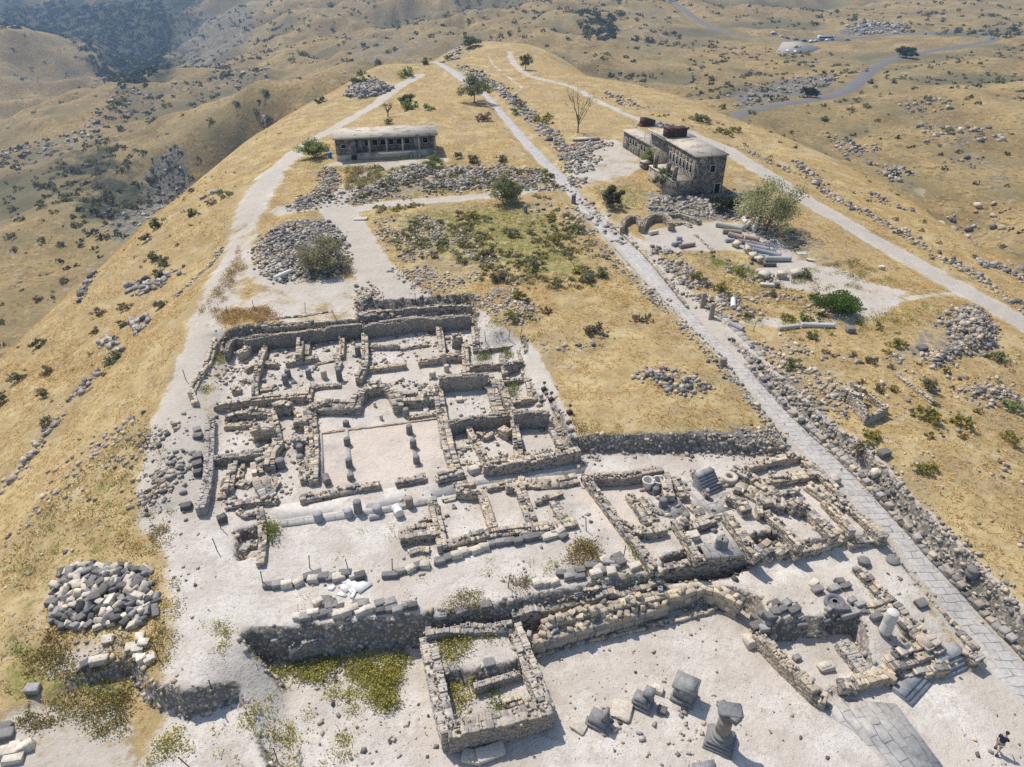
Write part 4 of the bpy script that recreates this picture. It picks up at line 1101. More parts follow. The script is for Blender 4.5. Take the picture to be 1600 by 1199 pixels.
# retaining wall of the forum, in three set-back steps
W = ruin('retaining_wall', 'high stepped retaining wall with beige ashlar ledges casting shadow on white square', 'wall', (960,985), -4.4)
wall(W, [(800,950),(850,938),(905,925),(960,916),(1032,900)], 2.75, 1.2, zb=-4.5, size=.42, beige=.15, ruin=.22)
wall(W, [(855,972),(905,957),(960,944),(1034,927)], 2.1, 1.0, zb=-4.5, size=1.15, beige=.72, ruin=.03, mortar=(.33,.29,.24), core=.9)
wall(W, [(830,1001),(870,989),(905,978),(960,964),(1038,942)], 1.55, 1.0, zb=-4.5, size=1.15, beige=.55, ruin=.03, mortar=(.34,.30,.25), core=.9)
wall(W, [(1036,930),(1065,924),(1098,914),(1128,921)], 1.85, 1.0, zb=-4.5, size=1.1, beige=.75, ruin=.06)
wall(W, [(1128,921),(1142,929),(1157,938)], 1.85, 1.1, zb=-4.5, size=1.1, beige=.4, ruin=.06)
wall(W, [(1147,920),(1160,916),(1174,911)], 1.2, .7, zb=-4.3, size=.5, beige=.05, ruin=.1)
wall(W, [(832,1024),(900,1003),(980,985),(1060,966),(1120,950)], .45, .5, zb=-4.5, size=.7, beige=.5, ruin=.3)
# scarp facing, left pit
W2 = ruin('retaining_wall', 'rough dark earth and stone face above the weedy pit at lower left', 'wall', (530,1000), -4.4)
wall(W2, [(448,1005),(500,990),(560,979),(620,972),(657,969)], 2.15, .9, zb=-4.5, size=.36, beige=.15, ruin=.3, mortar=(.24,.225,.21), core=.9)

# V: tower
V = ruin('ruined_tower', 'square roofless tower with thick rubble walls and weeds growing inside', 'tower', (760,1060), -4.4)
wall(V, [(667,990),(676,1030),(686,1080),(702,1140)], 2.1, 1.35, zb=-4.4, size=.42, beige=.3, ruin=.14, mortar=(.46,.415,.35), core=.97)
wall(V, [(804,976),(818,1010),(834,1050),(856,1102)], 2.1, 1.2, zb=-4.4, size=.42, beige=.3, ruin=.12, mortar=(.46,.415,.35), core=.97)
wall(V, [(700,1138),(740,1130),(790,1120),(858,1100)], 2.1, 1.4, zb=-4.4, size=.5, beige=.28, ruin=.08, mortar=(.32,.285,.24), core=.95)
wall(V, [(666,985),(700,980),(740,977),(800,972)], 2.5, 1.0, zb=-4.4, size=.36, beige=.1, ruin=.18, mortar=(.30,.28,.25), core=.97)
wall(V, [(742,1070),(775,1060),(812,1048)], .9, .6, zb=-3.9, size=.35, beige=.2, ruin=.25, mortar=(.34,.31,.27), core=1)
wall(V, [(788,1098),(815,1092)], .5, .7, zb=-3.9, size=.35, beige=.3, ruin=.3)

# T: building between square and street
T = ruin('ruined_gatehouse', 'ruined building between white square and street with broad steps and white column', 'ruin', (1350,1020), -4.3)
wall(T, [(1184,985),(1205,1006),(1228,1030),(1252,1052),(1276,1076)], 1.35, .9, zb=-4.4, size=.5, beige=.65, ruin=.15, mortar=(.38,.32,.25), core=.9)
wall(T, [(1276,1079),(1284,1086),(1292,1090)], 1.0, 1.1, zb=-4.4, size=.6, beige=.05, ruin=.15)
wall(T, [(1316,1001),(1335,1024),(1352,1046)], .8, 1.3, zb=-4.35, size=.4, beige=.2, ruin=.05, mortar=(.36,.34,.31), core=1)
wall(T, [(1313,1066),(1328,1065),(1340,1066)], 1.0, 1.1, zb=-4.35, size=.55, beige=.02, ruin=.15)
wall(T, [(1338,1062),(1360,1057),(1382,1052)], .95, 1.0, zb=-4.35, size=.5, beige=.9, ruin=.1)
wall(T, [(1384,1046),(1398,1056)], 1.05, .8, zb=-4.35, size=1.2, beige=1, ruin=0, name='pier')
wall(T, [(1402,1044),(1420,1040),(1444,1036)], .8, 1.6, zb=-4.35, size=.6, beige=.3, ruin=.35)
wall(T, [(1444,1041),(1460,1037),(1478,1035)], 1.0, 1.3, zb=-4.35, size=.7, beige=.6, ruin=.12)
wall(T, [(1392,1030),(1420,1020),(1448,1010),(1470,1002)], 1.5, 1.5, zb=-4.35, size=.5, beige=.2, ruin=.2)
wall(T, [(1340,884),(1355,900),(1372,918),(1392,936)], .8, 1.0, zb=-2.9, size=.5, beige=.2, ruin=.3)
wall(T, [(1376,926),(1396,944),(1414,962),(1440,984),(1462,1004)], .9, 1.5, zb=-3.3, size=.65, beige=.1, ruin=.45)
wall(T, [(1398,886),(1425,910),(1450,936),(1475,962),(1500,986),(1526,1012)], .55, .8, zb=-3.6, size=.55, beige=.1, ruin=.35)
wall(T, [(1384,944),(1400,962),(1418,980)], .4, .6, zb=-3.0, size=.8, beige=.3, ruin=.1)
wall(T, [(1340,950),(1366,948),(1392,940)], .5, 1.0, zb=-3.0, size=.45, beige=.3, ruin=.4)
wall(T, [(1510,1014),(1520,1018),(1532,1028)], 1.25, 1.2, zb=-4.35, size=.7, beige=.1, ruin=.1, name='pier')
wall(T, [(1380,1012),(1400,1028)], .5, .4, zb=-3.9, size=1.0, beige=.6, ruin=0)
stair(T, (1496,1052), (1486,1022), 2.1, -4.4, -3.5, 4, (.33,.33,.33), back=.6)
stair(T, (1440,1086), (1424,1066), 2.6, -4.4, -4.0, 3, (.27,.28,.29), name='front_steps', back=.5)
pv = paving('apron_paving', [(1275,1110),(1312,1092),(1400,1100),(1475,1200),(1420,1260),(1370,1180),(1330,1140)], -4.4, (1320,1090), (1400,1199)); pv['kind'] = 'structure'; pv['label'] = 'patch of grey slabs in front of the ruined gatehouse'
lane = paving('shaded_lane', [(708,748),(760,742),(830,730),(905,716),(920,722),(912,740),(850,744),(760,756),(716,764)], -1.8, (710,755), (910,728)); lane['kind'] = 'structure'; lane['label'] = 'slab paved lane beside the church'

# road-edge wall, right of the street, and the left-hand kerb
Kk = ruin('roadside_wall', 'long low wall of big dark blocks along the right edge of the street', 'wall', (1400,790), -2)
pts = [(1166,560),(1188,582),(1231,633),(1299,694),(1360,751),(1404,800),(1452,856),(1500,905),(1540,948),(1605,1015),(1680,1090)]
rp = np.array([at(x, y, road_z(y) + .45) for x, y in pts]); 
def wall_along(root, pts, h, t, dz, **kw):
    p = smooth_line(np.array([at(x, y, road_z(y) + h) for x, y in pts]), 1)
    m = MB(); rng = np.random.default_rng(5)
    size = kw.get('size', .7) * .66; p = resample(p, size)
    n = len(p) - 1; mid = (p[1:] + p[:-1]) / 2; d = p[1:] - p[:-1]; ang = np.arctan2(d[:, 1], d[:, 0])
    for r in range(kw.get('rows', 2)):
        keep = rng.random(n) < (1.0 if r == 0 else kw.get('keep', .6))
        hh = h / kw.get('rows', 2)
        c = mid[keep].copy(); c[:, 2] = c[:, 2] - h + hh * (r + .5) + dz
        H_ = np.c_[np.full(len(c), size / 2 * .95), t / 2 * rng.uniform(.8, 1.1, len(c)), hh / 2 * rng.uniform(.9, 1.25, len(c))]
        m.boxes(c, H_, rot_z(ang[keep] + rng.normal(0, .06, len(c))), stone_cols(len(c), kw.get('beige', .08), rng), jit=.14, cham=True, rng=rng)
    o = m.build('wall', M_STONE, root); o['kind'] = 'thing'; return o
wall_along(Kk, pts, .60, .5, -.1, size=.8, rows=2, keep=.5)
K2 = ruin('roadside_wall', 'thin line of kerb stones along the right street edge, near the two apses', 'kerb', (1000,390), -.4)
wall_along(K2, [(950,345),(980,370),(1010,398),(1045,440),(1075,478)], .35, .35, .0, size=.9, rows=1, beige=.35)
K3 = ruin('roadside_wall', 'dark stone line along right street edge between yard and grassy hill', 'kerb', (880,265), 0)
wall_along(K3, [(714,104),(752,124),(781,147),(812,175),(838,202),(866,234),(890,258)], .5, .6, .0, size=1.0, rows=1, beige=.1)
K4 = ruin('roadside_wall', 'broken row of dark stones along the left street edge', 'kerb', (1100,540), -.6)
wall_along(K4, [(898,326),(950,377),(1008,442),(1058,493),(1102,538),(1136,572),(1170,620),(1204,660)], .15, .35, -.05, size=1.1, rows=1, beige=.2)
# stepped bench beside the street
BN = ruin('stepped_bench', 'three long stone steps forming a bench at the right street edge', 'steps', (1160,540), -.7)
m = MB()
a = at(1109,497,-.35)[:2]; b_ = at(1172,566,-.55)[:2]; d = b_ - a; L = np.linalg.norm(d); d /= L; nn = np.array([d[1], -d[0]]) * -1
if nn[0] < 0: nn = -nn
for i in range(3):
    for s in range(9):
        l = L / 9; q = a + d * (l * (s + .5)) + nn * (.25 + .42 * i + .2)
        zt = -.75 + .26 * (i + 1)
        m.boxes([[q[0], q[1], zt / 2 - .55]], [[l / 2 * .99, .40, (zt + 1.1) / 2]], rot_z([math.atan2(d[1], d[0])]), np.array([.33, .30, .26]) * RNG.uniform(.8, 1.15), jit=.02)
o = m.build('bench_steps', M_STONE, BN); o['kind'] = 'thing'

# single masonry ruin on the right, two small apses, low stone line
Q = ruin('masonry_tomb', 'oblong hollow masonry block with crumbling top in grass right of the street', 'ruin', (1355,640), -.2)
wall(Q, [(1334,616),(1346,630),(1358,646)], 1.5, .5, zb=-.3, size=.36, beige=.25, ruin=.08)
wall(Q, [(1358,646),(1372,641),(1386,634)], 1.4, .5, zb=-.3, size=.36, beige=.3, ruin=.12)
wall(Q, [(1386,634),(1372,622),(1360,612)], 1.3, .5, zb=-.3, size=.36, beige=.3, ruin=.15)
wall(Q, [(1326,596),(1334,602),(1344,606),(1352,608)], 2.1, 1.7, zb=-.3, size=.45, beige=.5, ruin=.25)
N1 = ruin('ruined_apse', 'curved niche wall of small brown stones beside the street, left of the pair', 'ruin', (986,352), 0)
wall(N1, [(973,352),(974,342),(984,336),(996,336),(1001,343),(1002,350)], 1.5, .8, zb=-.2, size=.42, beige=.45, ruin=.15, mortar=(.32,.255,.185))
N2 = ruin('ruined_apse', 'wide curved niche wall of brown stones, right one of the pair', 'ruin', (1025,352), 0)
wall(N2, [(1005,352),(1008,341),(1020,334),(1036,334),(1046,340),(1049,348)], 1.5, .8, zb=-.2, size=.42, beige=.45, ruin=.15, mortar=(.32,.255,.185))
N3 = ruin('rubble_wall', 'dark rubble wall stretch below the corner of the grey two-storey building', 'wall', (1070,338), 0)
wall(N3, [(1040,331),(1060,330),(1080,336),(1094,342)], 1.2, 1.2, zb=-.2, size=.5, beige=.2, ruin=.4)
wall(N3, [(1052,350),(1066,346),(1080,352)], .6, .7, zb=-.2, size=.45, beige=.3, ruin=.3)
N4 = ruin('low_wall', 'thin straight line of low stones in the grass right of the masonry block', 'wall', (1430,610), -.2)
wall(N4, [(1400,582),(1420,598),(1440,612),(1460,626)], .35, .45, zb=-.2, size=.5, beige=.3, ruin=.3)
N5 = ruin('low_wall', 'row of blocks bordering the fallen column yard', 'wall', (1110,380), 0)
wall(N5, [(1086,366),(1100,378),(1116,392)], .35, .5, zb=-.2, size=.5, beige=.1, ruin=.4)
# ------------------------------------------------------------------ loose stones
def heap_bump(px, hgt, soft=2.0):
    p = hit([q[0] for q in px], [q[1] for q in px])
    m = (XX > p[:, 0].min() - 1) & (XX < p[:, 0].max() + 1) & (YY > p[:, 1].min() - 1) & (YY < p[:, 1].max() + 1)
    X, Y = XX[m], YY[m]
    d = inside_dist(p, X, Y)
    ZZ[m] = ZZ[m] + sstep(0, soft, d) * hgt * (.6 + .8 * fbm(X / 1.5, Y / 1.5, 88, 3))
_rub = MB()
def sample_poly(p, dens, rng):
    lo = p.min(0); hi = p.max(0); n = int((hi[0] - lo[0]) * (hi[1] - lo[1]) * dens)
    X = rng.uniform(lo[0], hi[0], n); Y = rng.uniform(lo[1], hi[1], n)
    d = inside_dist(p, X, Y)
    k = d > 0
    return X[k], Y[k], d[k]
_rs = [0]
def rubble(px, dens, size=(.15, .4), beige=.12, clump=0.0, dark=1.0, flat=.7, z=None):
    _rs[0] += 1; rng = np.random.default_rng(100 + _rs[0])
    p = (hit([q[0] for q in px], [q[1] for q in px]) if z is None else np.array([at(x, y, z) for x, y in px]))[:, :2]
    X, Y, d = sample_poly(p, dens * 2.2, rng)
    if clump:
        k = fbm(X / 2.2, Y / 2.2, 300 + _rs[0], 3) > .5 + (clump - .5) * .35
        X, Y = X[k], Y[k]
    X = X + rng.normal(0, .45, len(X)); Y = Y + rng.normal(0, .45, len(Y))
    put_stones(X, Y, size, beige, rng, dark, flat)
def put_stones(X, Y, size, beige, rng, dark=1.0, flat=.7):
    n = len(X); sc = np.interp(Y, [25, 60, 120, 260], [.50, .60, .72, .8]) if size[1] > .26 else 1.0
    if not n: return
    s = size[0] * .8 + (size[1] * 1.25 - size[0] * .8) * rng.random(n) ** 3.0
    s = s * sc
    h = np.stack([s * rng.uniform(.7, 1.25, n), s * rng.uniform(.55, 1.0, n), s * flat * rng.uniform(.6, 1.1, n)], -1) * .62
    Z = Gz(X, Y) + h[:, 2] * rng.uniform(.1, .8, n)
    _rub.boxes(np.c_[X, Y, Z], h, rot_rand(n, rng, .35), stone_cols(n, beige, rng, dark), jit=.38, rng=rng)
def rubble_line(px, w, n, size=(.15, .4), beige=.12, dark=1.0, flat=.7):
    _rs[0] += 1; rng = np.random.default_rng(100 + _rs[0])
    p = smooth_line(hit([q[0] for q in px], [q[1] for q in px]), 1); s = np.r_[0, np.cumsum(np.linalg.norm(np.diff(p, axis=0), axis=1))]
    n = int(n * 2.0); t = rng.uniform(0, s[-1], n)
    X = np.interp(t, s, p[:, 0]) + rng.normal(0, w / 2, n); Y = np.interp(t, s, p[:, 1]) + rng.normal(0, w / 2, n)
    put_stones(X, Y, size, beige, rng, dark, flat)

HEAPS = {
 'bush': [(396,392),(420,362),(470,345),(515,348),(540,372),(546,415),(520,432),(470,440),(425,443),(405,420)],
 'far_left': [(538,150),(552,132),(575,124),(600,130),(612,140),(590,150),(560,154)],
 'west': [(452,330),(462,312),(488,302),(500,285),(506,264),(522,262),(530,285),(520,312),(490,322),(468,332)],
 'band': [(540,318),(560,300),(590,285),(620,265),(650,258),(690,264),(665,283),(620,292),(600,308),(565,318)],
 'band2': [(660,292),(680,270),(720,262),(760,278),(755,296),(710,300)],
 'gray': [(752,472),(772,450),(800,452),(842,488),(836,502),(800,508),(765,492)],
 'rear': [(556,486),(560,452),(578,446),(596,470),(600,488)],
 'dark': [(992,586),(1010,576),(1040,582),(1080,590),(1112,604),(1100,616),(1060,618),(1020,606)],
 'big': [(1465,505),(1490,484),(1525,478),(1555,510),(1558,545),(1530,556),(1495,560),(1470,574),(1450,572),(1440,556),(1480,545),(1498,528)],
 'edge': [(1490,612),(1520,600),(1560,600),(1600,625),(1640,650),(1600,655),(1550,630),(1510,625)],
 'nymph': [(1020,310),(1060,306),(1130,312),(1170,330),(1150,345),(1090,338),(1050,330),(1010,330)],
 'shrub': [(1255,478),(1280,468),(1320,466),(1345,480),(1320,490),(1275,492)],
}
for kx, hh in (('bush', .5), ('far_left', .9), ('west', .5), ('band', .6), ('band2', .6), ('gray', .7), ('rear', .6), ('dark', .6), ('big', .9), ('edge', .5), ('shrub', .4)):
    heap_bump(HEAPS[kx], hh)
BLOCKHEAP = [(72,968),(82,930),(95,895),(130,882),(180,884),(235,893),(247,930),(243,960),(220,985),(180,980),(120,985),(78,984)]
heap_bump(BLOCKHEAP, .25, 2.0)
rubble(HEAPS['bush'], 5.5, (.2, .55), .16, dark=.75); rubble(HEAPS['far_left'], 4, (.3, .9), .03, dark=.8); rubble(HEAPS['west'], 6, (.2, .5), .08, dark=.75)
rubble(HEAPS['band'], 6, (.2, .55), .1, dark=.75); rubble(HEAPS['band2'], 6, (.2, .55), .12, dark=.75); rubble(HEAPS['gray'], 9, (.18, .42), .4)
rubble(HEAPS['rear'], 9, (.18, .45), .3); rubble(HEAPS['dark'], 8, (.2, .6), .1, dark=.8); rubble(HEAPS['big'], 8, (.2, .6), .12, dark=.85)
rubble(HEAPS['edge'], 8, (.18, .5), .1, dark=.75); rubble(HEAPS['nymph'], 5, (.2, .6), .12); rubble([(1130,300),(1160,300),(1200,345),(1260,372),(1240,395),(1150,350)], 4, (.15, .6), .12, clump=.4, dark=.85)
rubble([(340,500),(385,535),(560,525),(740,490),(745,545),(560,590),(400,620),(340,600)], 2.6, (.12, .45), .35, clump=.45)
rubble([(450,330),(540,300),(700,262),(880,270),(890,300),(700,305),(560,320)], 2.2, (.15, .5), .1, clump=.45, dark=.85)
rubble(HEAPS['shrub'], 7, (.18, .45), .12)
# stony ground between the grass
rubble([(585,345),(650,330),(720,360),(790,420),(850,450),(800,455),(720,440),(640,425),(600,380)], 4.5, (.15, .42), .22, clump=.5)
rubble([(610,420),(680,430),(740,445),(760,478),(700,470),(650,455)], 6, (.18, .45), .4, clump=.35)
rubble([(690,262),(780,258),(870,285),(860,300),(780,292),(700,300)], 5, (.15, .5), .1, clump=.42)
rubble([(800,320),(900,320),(960,400),(1060,480),(1040,490),(960,430),(880,350)], 2.0, (.15, .5), .1, clump=.6)
rubble([(850,515),(900,508),(960,520),(950,545),(900,552),(860,545)], 3.5, (.15, .5), .06, clump=.55, dark=.85)
rubble([(870,225),(960,222),(900,300),(990,380),(960,380),(905,320)], 5.5, (.15, .6), .1, clump=.38)
rubble([(1008,385),(1050,392),(1100,440),(1180,470),(1200,500),(1140,500),(1100,480),(1060,450)], 7.5, (.15, .6), .12, clump=.32)
rubble([(1100,395),(1180,420),(1250,455),(1330,480),(1300,492),(1200,478)], 2.6, (.18, .55), .1, clump=.6)
rubble([(1195,560),(1240,545),(1330,620),(1330,690),(1420,760),(1500,840),(1600,930),(1640,1010),(1600,1000),(1540,930),(1400,780),(1300,680),(1240,620)], 7.5, (.12, .5), .35, clump=.3)
rubble([(1180,540),(1230,520),(1290,540),(1420,560),(1400,575),(1300,560),(1210,575)], 5, (.15, .55), .15, clump=.42)
rubble([(1330,560),(1600,560),(1640,900),(1560,860),(1400,720)], .55, (.15, .5), .45, clump=.5)
rubble([(870,694),(960,690),(1060,682),(1150,676),(1240,672),(1248,703),(1150,708),(1060,713),(960,718),(885,722)], 13, (.14, .38), .22, clump=.2)
rubble_line([(755,722),(830,712),(900,702)], .7, 160, (.15, .4), .25)
rubble_line([(1240,252),(1262,268),(1296,306),(1350,333),(1397,357),(1465,402),(1532,436),(1600,484),(1660,530)], 1.5, 380, (.2, .7), .1, dark=.85)
rubble_line([(1152,230),(1200,252),(1248,276)], 1.6, 90, (.2, .55), .1)
rubble_line([(722,103),(764,126),(818,168),(856,205),(898,250)], 1.8, 480, (.2, .8), .06, dark=.85)
rubble_line([(690,98),(720,80),(760,64),(790,62)], 3.0, 260, (.3, .9), .05, dark=.8)
rubble_line([(1190,578),(1260,650),(1350,745),(1450,850),(1560,960)], 1.2, 260, (.12, .4), .2)
rubble_line([(1054,500),(1104,550),(1164,615),(1219,684)], .7, 200, (.12, .4), .2)
rubble_line([(896,340),(950,398),(1042,490)], .7, 160, (.12, .4), .1)
rubble([(1180,960),(1230,925),(1300,905),(1350,930),(1330,970),(1240,985)], 2.2, (.1, .4), .15, clump=.5)
rubble([(940,1120),(1010,1110),(1100,1130),(1110,1199),(960,1199)], 2.2, (.06, .25), .1, clump=.4)
rubble([(1480,1090),(1600,1100),(1640,1199),(1500,1199)], 2.2, (.05, .2), .2, clump=.4)
rubble([(1290,850),(1400,850),(1480,960),(1440,960),(1380,890)], 1.6, (.1, .4), .12, clump=.4)
rubble([(800,930),(900,900),(1030,880),(1030,905),(900,935),(820,955)], 5, (.08, .3), .2, clump=.4)
rubble([(650,955),(700,948),(800,935),(830,955),(740,975),(670,985)], 7, (.08, .3), .25, clump=.4)
rubble([(560,600),(640,595),(685,605),(680,620),(620,600),(560,605)], 5, (.2, .45), .25, clump=.2)
rubble([(330,580),(370,560),(400,590),(390,620),(345,625)], 4, (.15, .45), .3, clump=.4)
rubble([(340,650),(480,640),(480,770),(340,780)], 3.0, (.15, .5), .35, clump=.42)
rubble([(690,620),(880,600),(880,700),(700,740)], 2.2, (.12, .45), .3, clump=.45)
rubble([(1000,745),(1260,715),(1380,840),(1200,860),(1030,860)], 2.4, (.15, .5), .3, clump=.45)
rubble([(620,760),(900,745),(1000,860),(700,850)], 1.2, (.12, .4), .3, clump=.5)
rubble([(1385,945),(1460,1000),(1480,1030),(1400,1030)], 2.5, (.15, .5), .15, clump=.4)
rubble([(300,620),(330,600),(325,660),(290,800),(230,790),(250,730)], 1.2, (.12, .4), .35, clump=.55)
rubble([(240,790),(300,800),(380,1000),(640,960),(640,980),(380,1080),(240,1060)], 1.0, (.05, .18), .3, clump=.4)
rubble([(90,700),(200,640),(250,660),(230,760),(100,880),(30,860)], .8, (.1, .5), .3, clump=.6)
rubble([(0,860),(70,900),(60,1000),(0,1040)], 1.0, (.08, .35), .3, clump=.55)
rubble([(60,990),(190,985),(240,1070),(200,1110),(120,1090),(40,1070)], 2.2, (.06, .35), .2, clump=.45)
rubble([(420,900),(640,880),(840,880),(1000,850),(900,900),(640,940)], 1.0, (.05, .18), .3, clump=.4)
rubble([(850,1000),(1130,960),(1250,1100),(1300,1199),(860,1199)], 0.8, (.05, .15), .3, clump=.4)
rubble([(420,1020),(650,1000),(690,1150),(690,1199),(480,1199)], 1.8, (.05, .2), .15, clump=.35)
# stones standing out of the cut earth faces
_j, _i = np.where((Mscarp > .45) & (YY < 90)); _r0 = np.random.default_rng(66); _k = _r0.choice(len(_j), min(len(_j), 20000))
put_stones(XX[_j[_k], _i[_k]] + _r0.normal(0, .12, len(_k)), YY[_j[_k], _i[_k]] + _r0.normal(0, .12, len(_k)), (.14, .5), .28, _r0)
# outcrops on the left slope
for px, w, n, s in [([(212,440),(238,455),(262,430)], 2.2, 70, (.25, .95)), ([(205,500),(222,520),(225,498)], 1.2, 34, (.25, .9)), ([(166,530),(178,542)], 1.1, 26, (.25, 1.0)), ([(268,470),(300,440),(330,415),(345,390)], .8, 70, (.15, .45)),
                    ([(95,640),(150,585),(190,545)], 1.0, 26, (.3, .9)), ([(60,695),(100,650)], 1.0, 18, (.3, .9)), ([(10,760),(60,700)], 1.2, 18, (.3, 1.0)), ([(125,470),(145,430)], 1.0, 20, (.4, 1.2)),
                    ([(410,195),(418,190)], 2.0, 12, (1, 2.2)), ([(322,308),(340,300)], 1.0, 12, (.4, 1.0)), ([(190,720),(240,690),(265,670)], 2.0, 90, (.15, .5)), ([(225,790),(280,720)], 1.8, 160, (.15, .55)),
                    ([(110,740),(160,700),(210,650)], 1.4, 50, (.12, .5)), ([(30,830),(100,760)], 1.6, 40, (.12, .5)), ([(1490,335),(1500,365),(1530,385)], 2.2, 44, (.3, 1.2)), ([(1540,410),(1600,440)], 2.0, 60, (.25, .9)), ([(1380,270),(1400,285)], 1.5, 16, (.4, 1.2)),
                    ([(1350,300),(1420,330)], 2.0, 30, (.2, .7)), ([(870,85),(930,100),(1000,130)], 3, 60, (.3, 1.0)), ([(1010,195),(1050,200)], 3, 60, (.3, .8)), ([(955,150),(1000,170)], 4, 40, (.3, .9))]:
    rubble_line(px, w, n, s, .05, flat=.8)
# boulders and ledges of the far slopes
_r = np.random.default_rng(77)
def far_rocks(px, n, size, dark=1.0):
    p = hit([q[0] for q in px], [q[1] for q in px])[:, :2]
    lo, hi = p.min(0), p.max(0); X = _r.uniform(lo[0], hi[0], n * 6); Y = _r.uniform(lo[1], hi[1], n * 6)
    k = (inside_dist(p, X, Y) > 0) & (fbm(X / 18, Y / 18, 55, 3) > .48)
    n = int(n * 1.8); put_stones(X[k][:n], Y[k][:n], (size[0] * .6, size[1] * .62), .12, _r, dark, .8)
far_rocks([(1400,165),(1470,150),(1560,200),(1600,260),(1600,430),(1540,390),(1480,270)], 900, (.4, 2.6))
far_rocks([(1280,205),(1360,215),(1460,300),(1430,310),(1330,255)], 260, (.3, 1.6))
far_rocks([(0,240),(120,205),(190,140),(330,110),(420,95),(420,125),(300,150),(200,190),(100,260),(0,280)], 900, (.6, 3.2), .9)
far_rocks([(160,330),(230,250),(280,220),(410,205),(300,290),(190,385)], 500, (.5, 2.4), .5)
far_rocks([(1130,150),(1200,130),(1310,110),(1310,140),(1250,152),(1150,172)], 300, (.4, 1.8), .9)
far_rocks([(1330,40),(1400,32),(1420,52),(1300,58)], 160, (.8, 3.5), 1.5)
far_rocks([(0,300),(120,260),(200,330),(100,500),(0,480)], 260, (.3, 1.4), .9)

# ------------------------------------------------------------------ the loose blocks that can be told apart: one object each
def block_mesh(seed, beige):
    rng = np.random.default_rng(seed); m = MB()
    c = np.array([.58, .51, .41]) * rng.uniform(.85, 1.15) if beige else np.array([.168, .157, .146]) * rng.uniform(.7, 1.8)
    m.boxes([[0, 0, 0]], [[.5, .5, .5]], None, c, jit=.26, cham=True, rng=rng)
    o = m.build('stone_block', M_STONE); me = o.data; bpy.data.objects.remove(o); return me
BM = {1: [block_mesh(400 + i, 1) for i in range(8)], 0: [block_mesh(500 + i, 0) for i in range(8)]}
def num_word(i):
    if i < 20: return ORD[i]
    if i == 20 - 1: return 'twentieth'
    tens = {2: 'twenty', 3: 'thirty', 4: 'forty'}[(i + 1) // 10]
    return (tens + '-' + ORD[(i + 1) % 10 - 1]) if (i + 1) % 10 else {20: 'twentieth', 30: 'thirtieth', 40: 'fortieth'}[i + 1]
def block(x, y, beige, size, rng, label, group, rz=None, lift=0.0, tilt=.08):
    me = BM[1 if beige else 0][rng.integers(8)]
    o = bpy.data.objects.new('stone_block', me); COL.objects.link(o)
    sz = np.array(size) * rng.uniform(.85, 1.15, 3)
    o.scale = sz; o.rotation_euler = (rng.normal(0, tilt), rng.normal(0, tilt), rng.uniform(0, 3.14) if rz is None else rz + rng.normal(0, .15))
    o.location = (x, y, float(Gz(x, y)) + sz[2] * .38 + lift)
    return tag(o, label, 'stone block', group)
def block_row(tile, pts, where, group, size=(.75, .5, .45), rz=.3):
    ox, oy, s = tile; rng = np.random.default_rng(int(ox + oy))
    rows = sorted([(ox + p[0] / s, oy + p[1] / s, p[2], p[3] if len(p) > 3 else 1.0) for p in pts])
    q = hit([r[0] for r in rows], [r[1] + 2 for r in rows])
    for i, r in enumerate(rows):
        block(q[i, 0], q[i, 1], r[2], np.array(size) * (np.array([r[3], 1, 1]) if r[3] > 1 else r[3]), rng,
              f"{'pale beige' if r[2] else 'dark grey'} block, {num_word(i)} from the left {where}", group, rz)
d_, b_ = 0, 1
block_row((380,840,5), [(210,375,0),(275,372,0),(345,375,1),(435,355,1),(545,295,0,1.5),(550,330,1),(630,310,0),(690,310,0),(745,315,1),(800,285,0),(870,300,1),(915,305,0)],
          'in the upper stone row on the white terrace', 'blocks lined up on the white terrace')
block_row((380,840,5), [(440,620,1),(487,628,0),(552,600,1),(590,510,1),(645,495,0),(690,490,1,.8),(670,515,0),(690,540,0),(640,590,0,1.2),(695,590,1,.8),(740,600,1),(800,595,1),(760,550,0,.8),(820,550,1,.8),(865,560,1),(920,580,1),(910,525,0),(945,525,0),(995,560,1),(1070,525,0),(1075,575,0),(1145,515,0,1.3),(1165,560,0),(1205,570,0),(1240,545,1,.8),(1285,530,0),(1325,540,0),(1540,610,0)],
          'in the double row above the scarp', 'blocks stacked along the scarp')
block_row((380,840,5), [(1150,295,0,1.3),(1205,275,0,.8),(1245,265,0,.8),(1310,250,1),(1360,222,0),(1420,220,1),(1535,190,0)], 'in the short row below the rubble wall', 'blocks lined up on the white terrace')
block_row((620,820,5), [(340,295,0),(415,255,0),(470,245,1),(520,215,1),(570,205,1,.8),(625,200,1,1.2),(685,180,1),(755,145,0),(815,140,0,1.3),(880,130,0,1.2),(945,135,0),(1005,110,0,1.3),(1070,100,0),(1130,90,0),(1195,90,1,1.4),(1240,60,0),(1280,60,1),(1300,90,0)],
          'in the row under the house walls', 'blocks lined up under the house walls')
block_row((620,820,5), [(340,715,0,1.2),(505,680,0),(695,650,0),(1100,460,1),(1170,455,1),(1228,450,1,.9),(1280,385,0,.9),(1345,375,0,.9),(1350,410,0,1.2),(1430,365,0),(1425,405,0,1.2),(1520,330,0,1.4),(1575,350,1),(1550,390,1)],
          'among weeds atop the stepped wall', 'blocks on top of the stepped wall')
block_row((900,820,5), [(120,320,0,1.4),(150,390,1),(212,365,0),(272,370,1),(215,282,1),(250,300,0),(310,290,0,1.4),(345,300,0),(320,255,0),(300,330,0),(460,330,1),(640,380,1)],
          'in the jumble at the stepped wall end', 'blocks on top of the stepped wall')
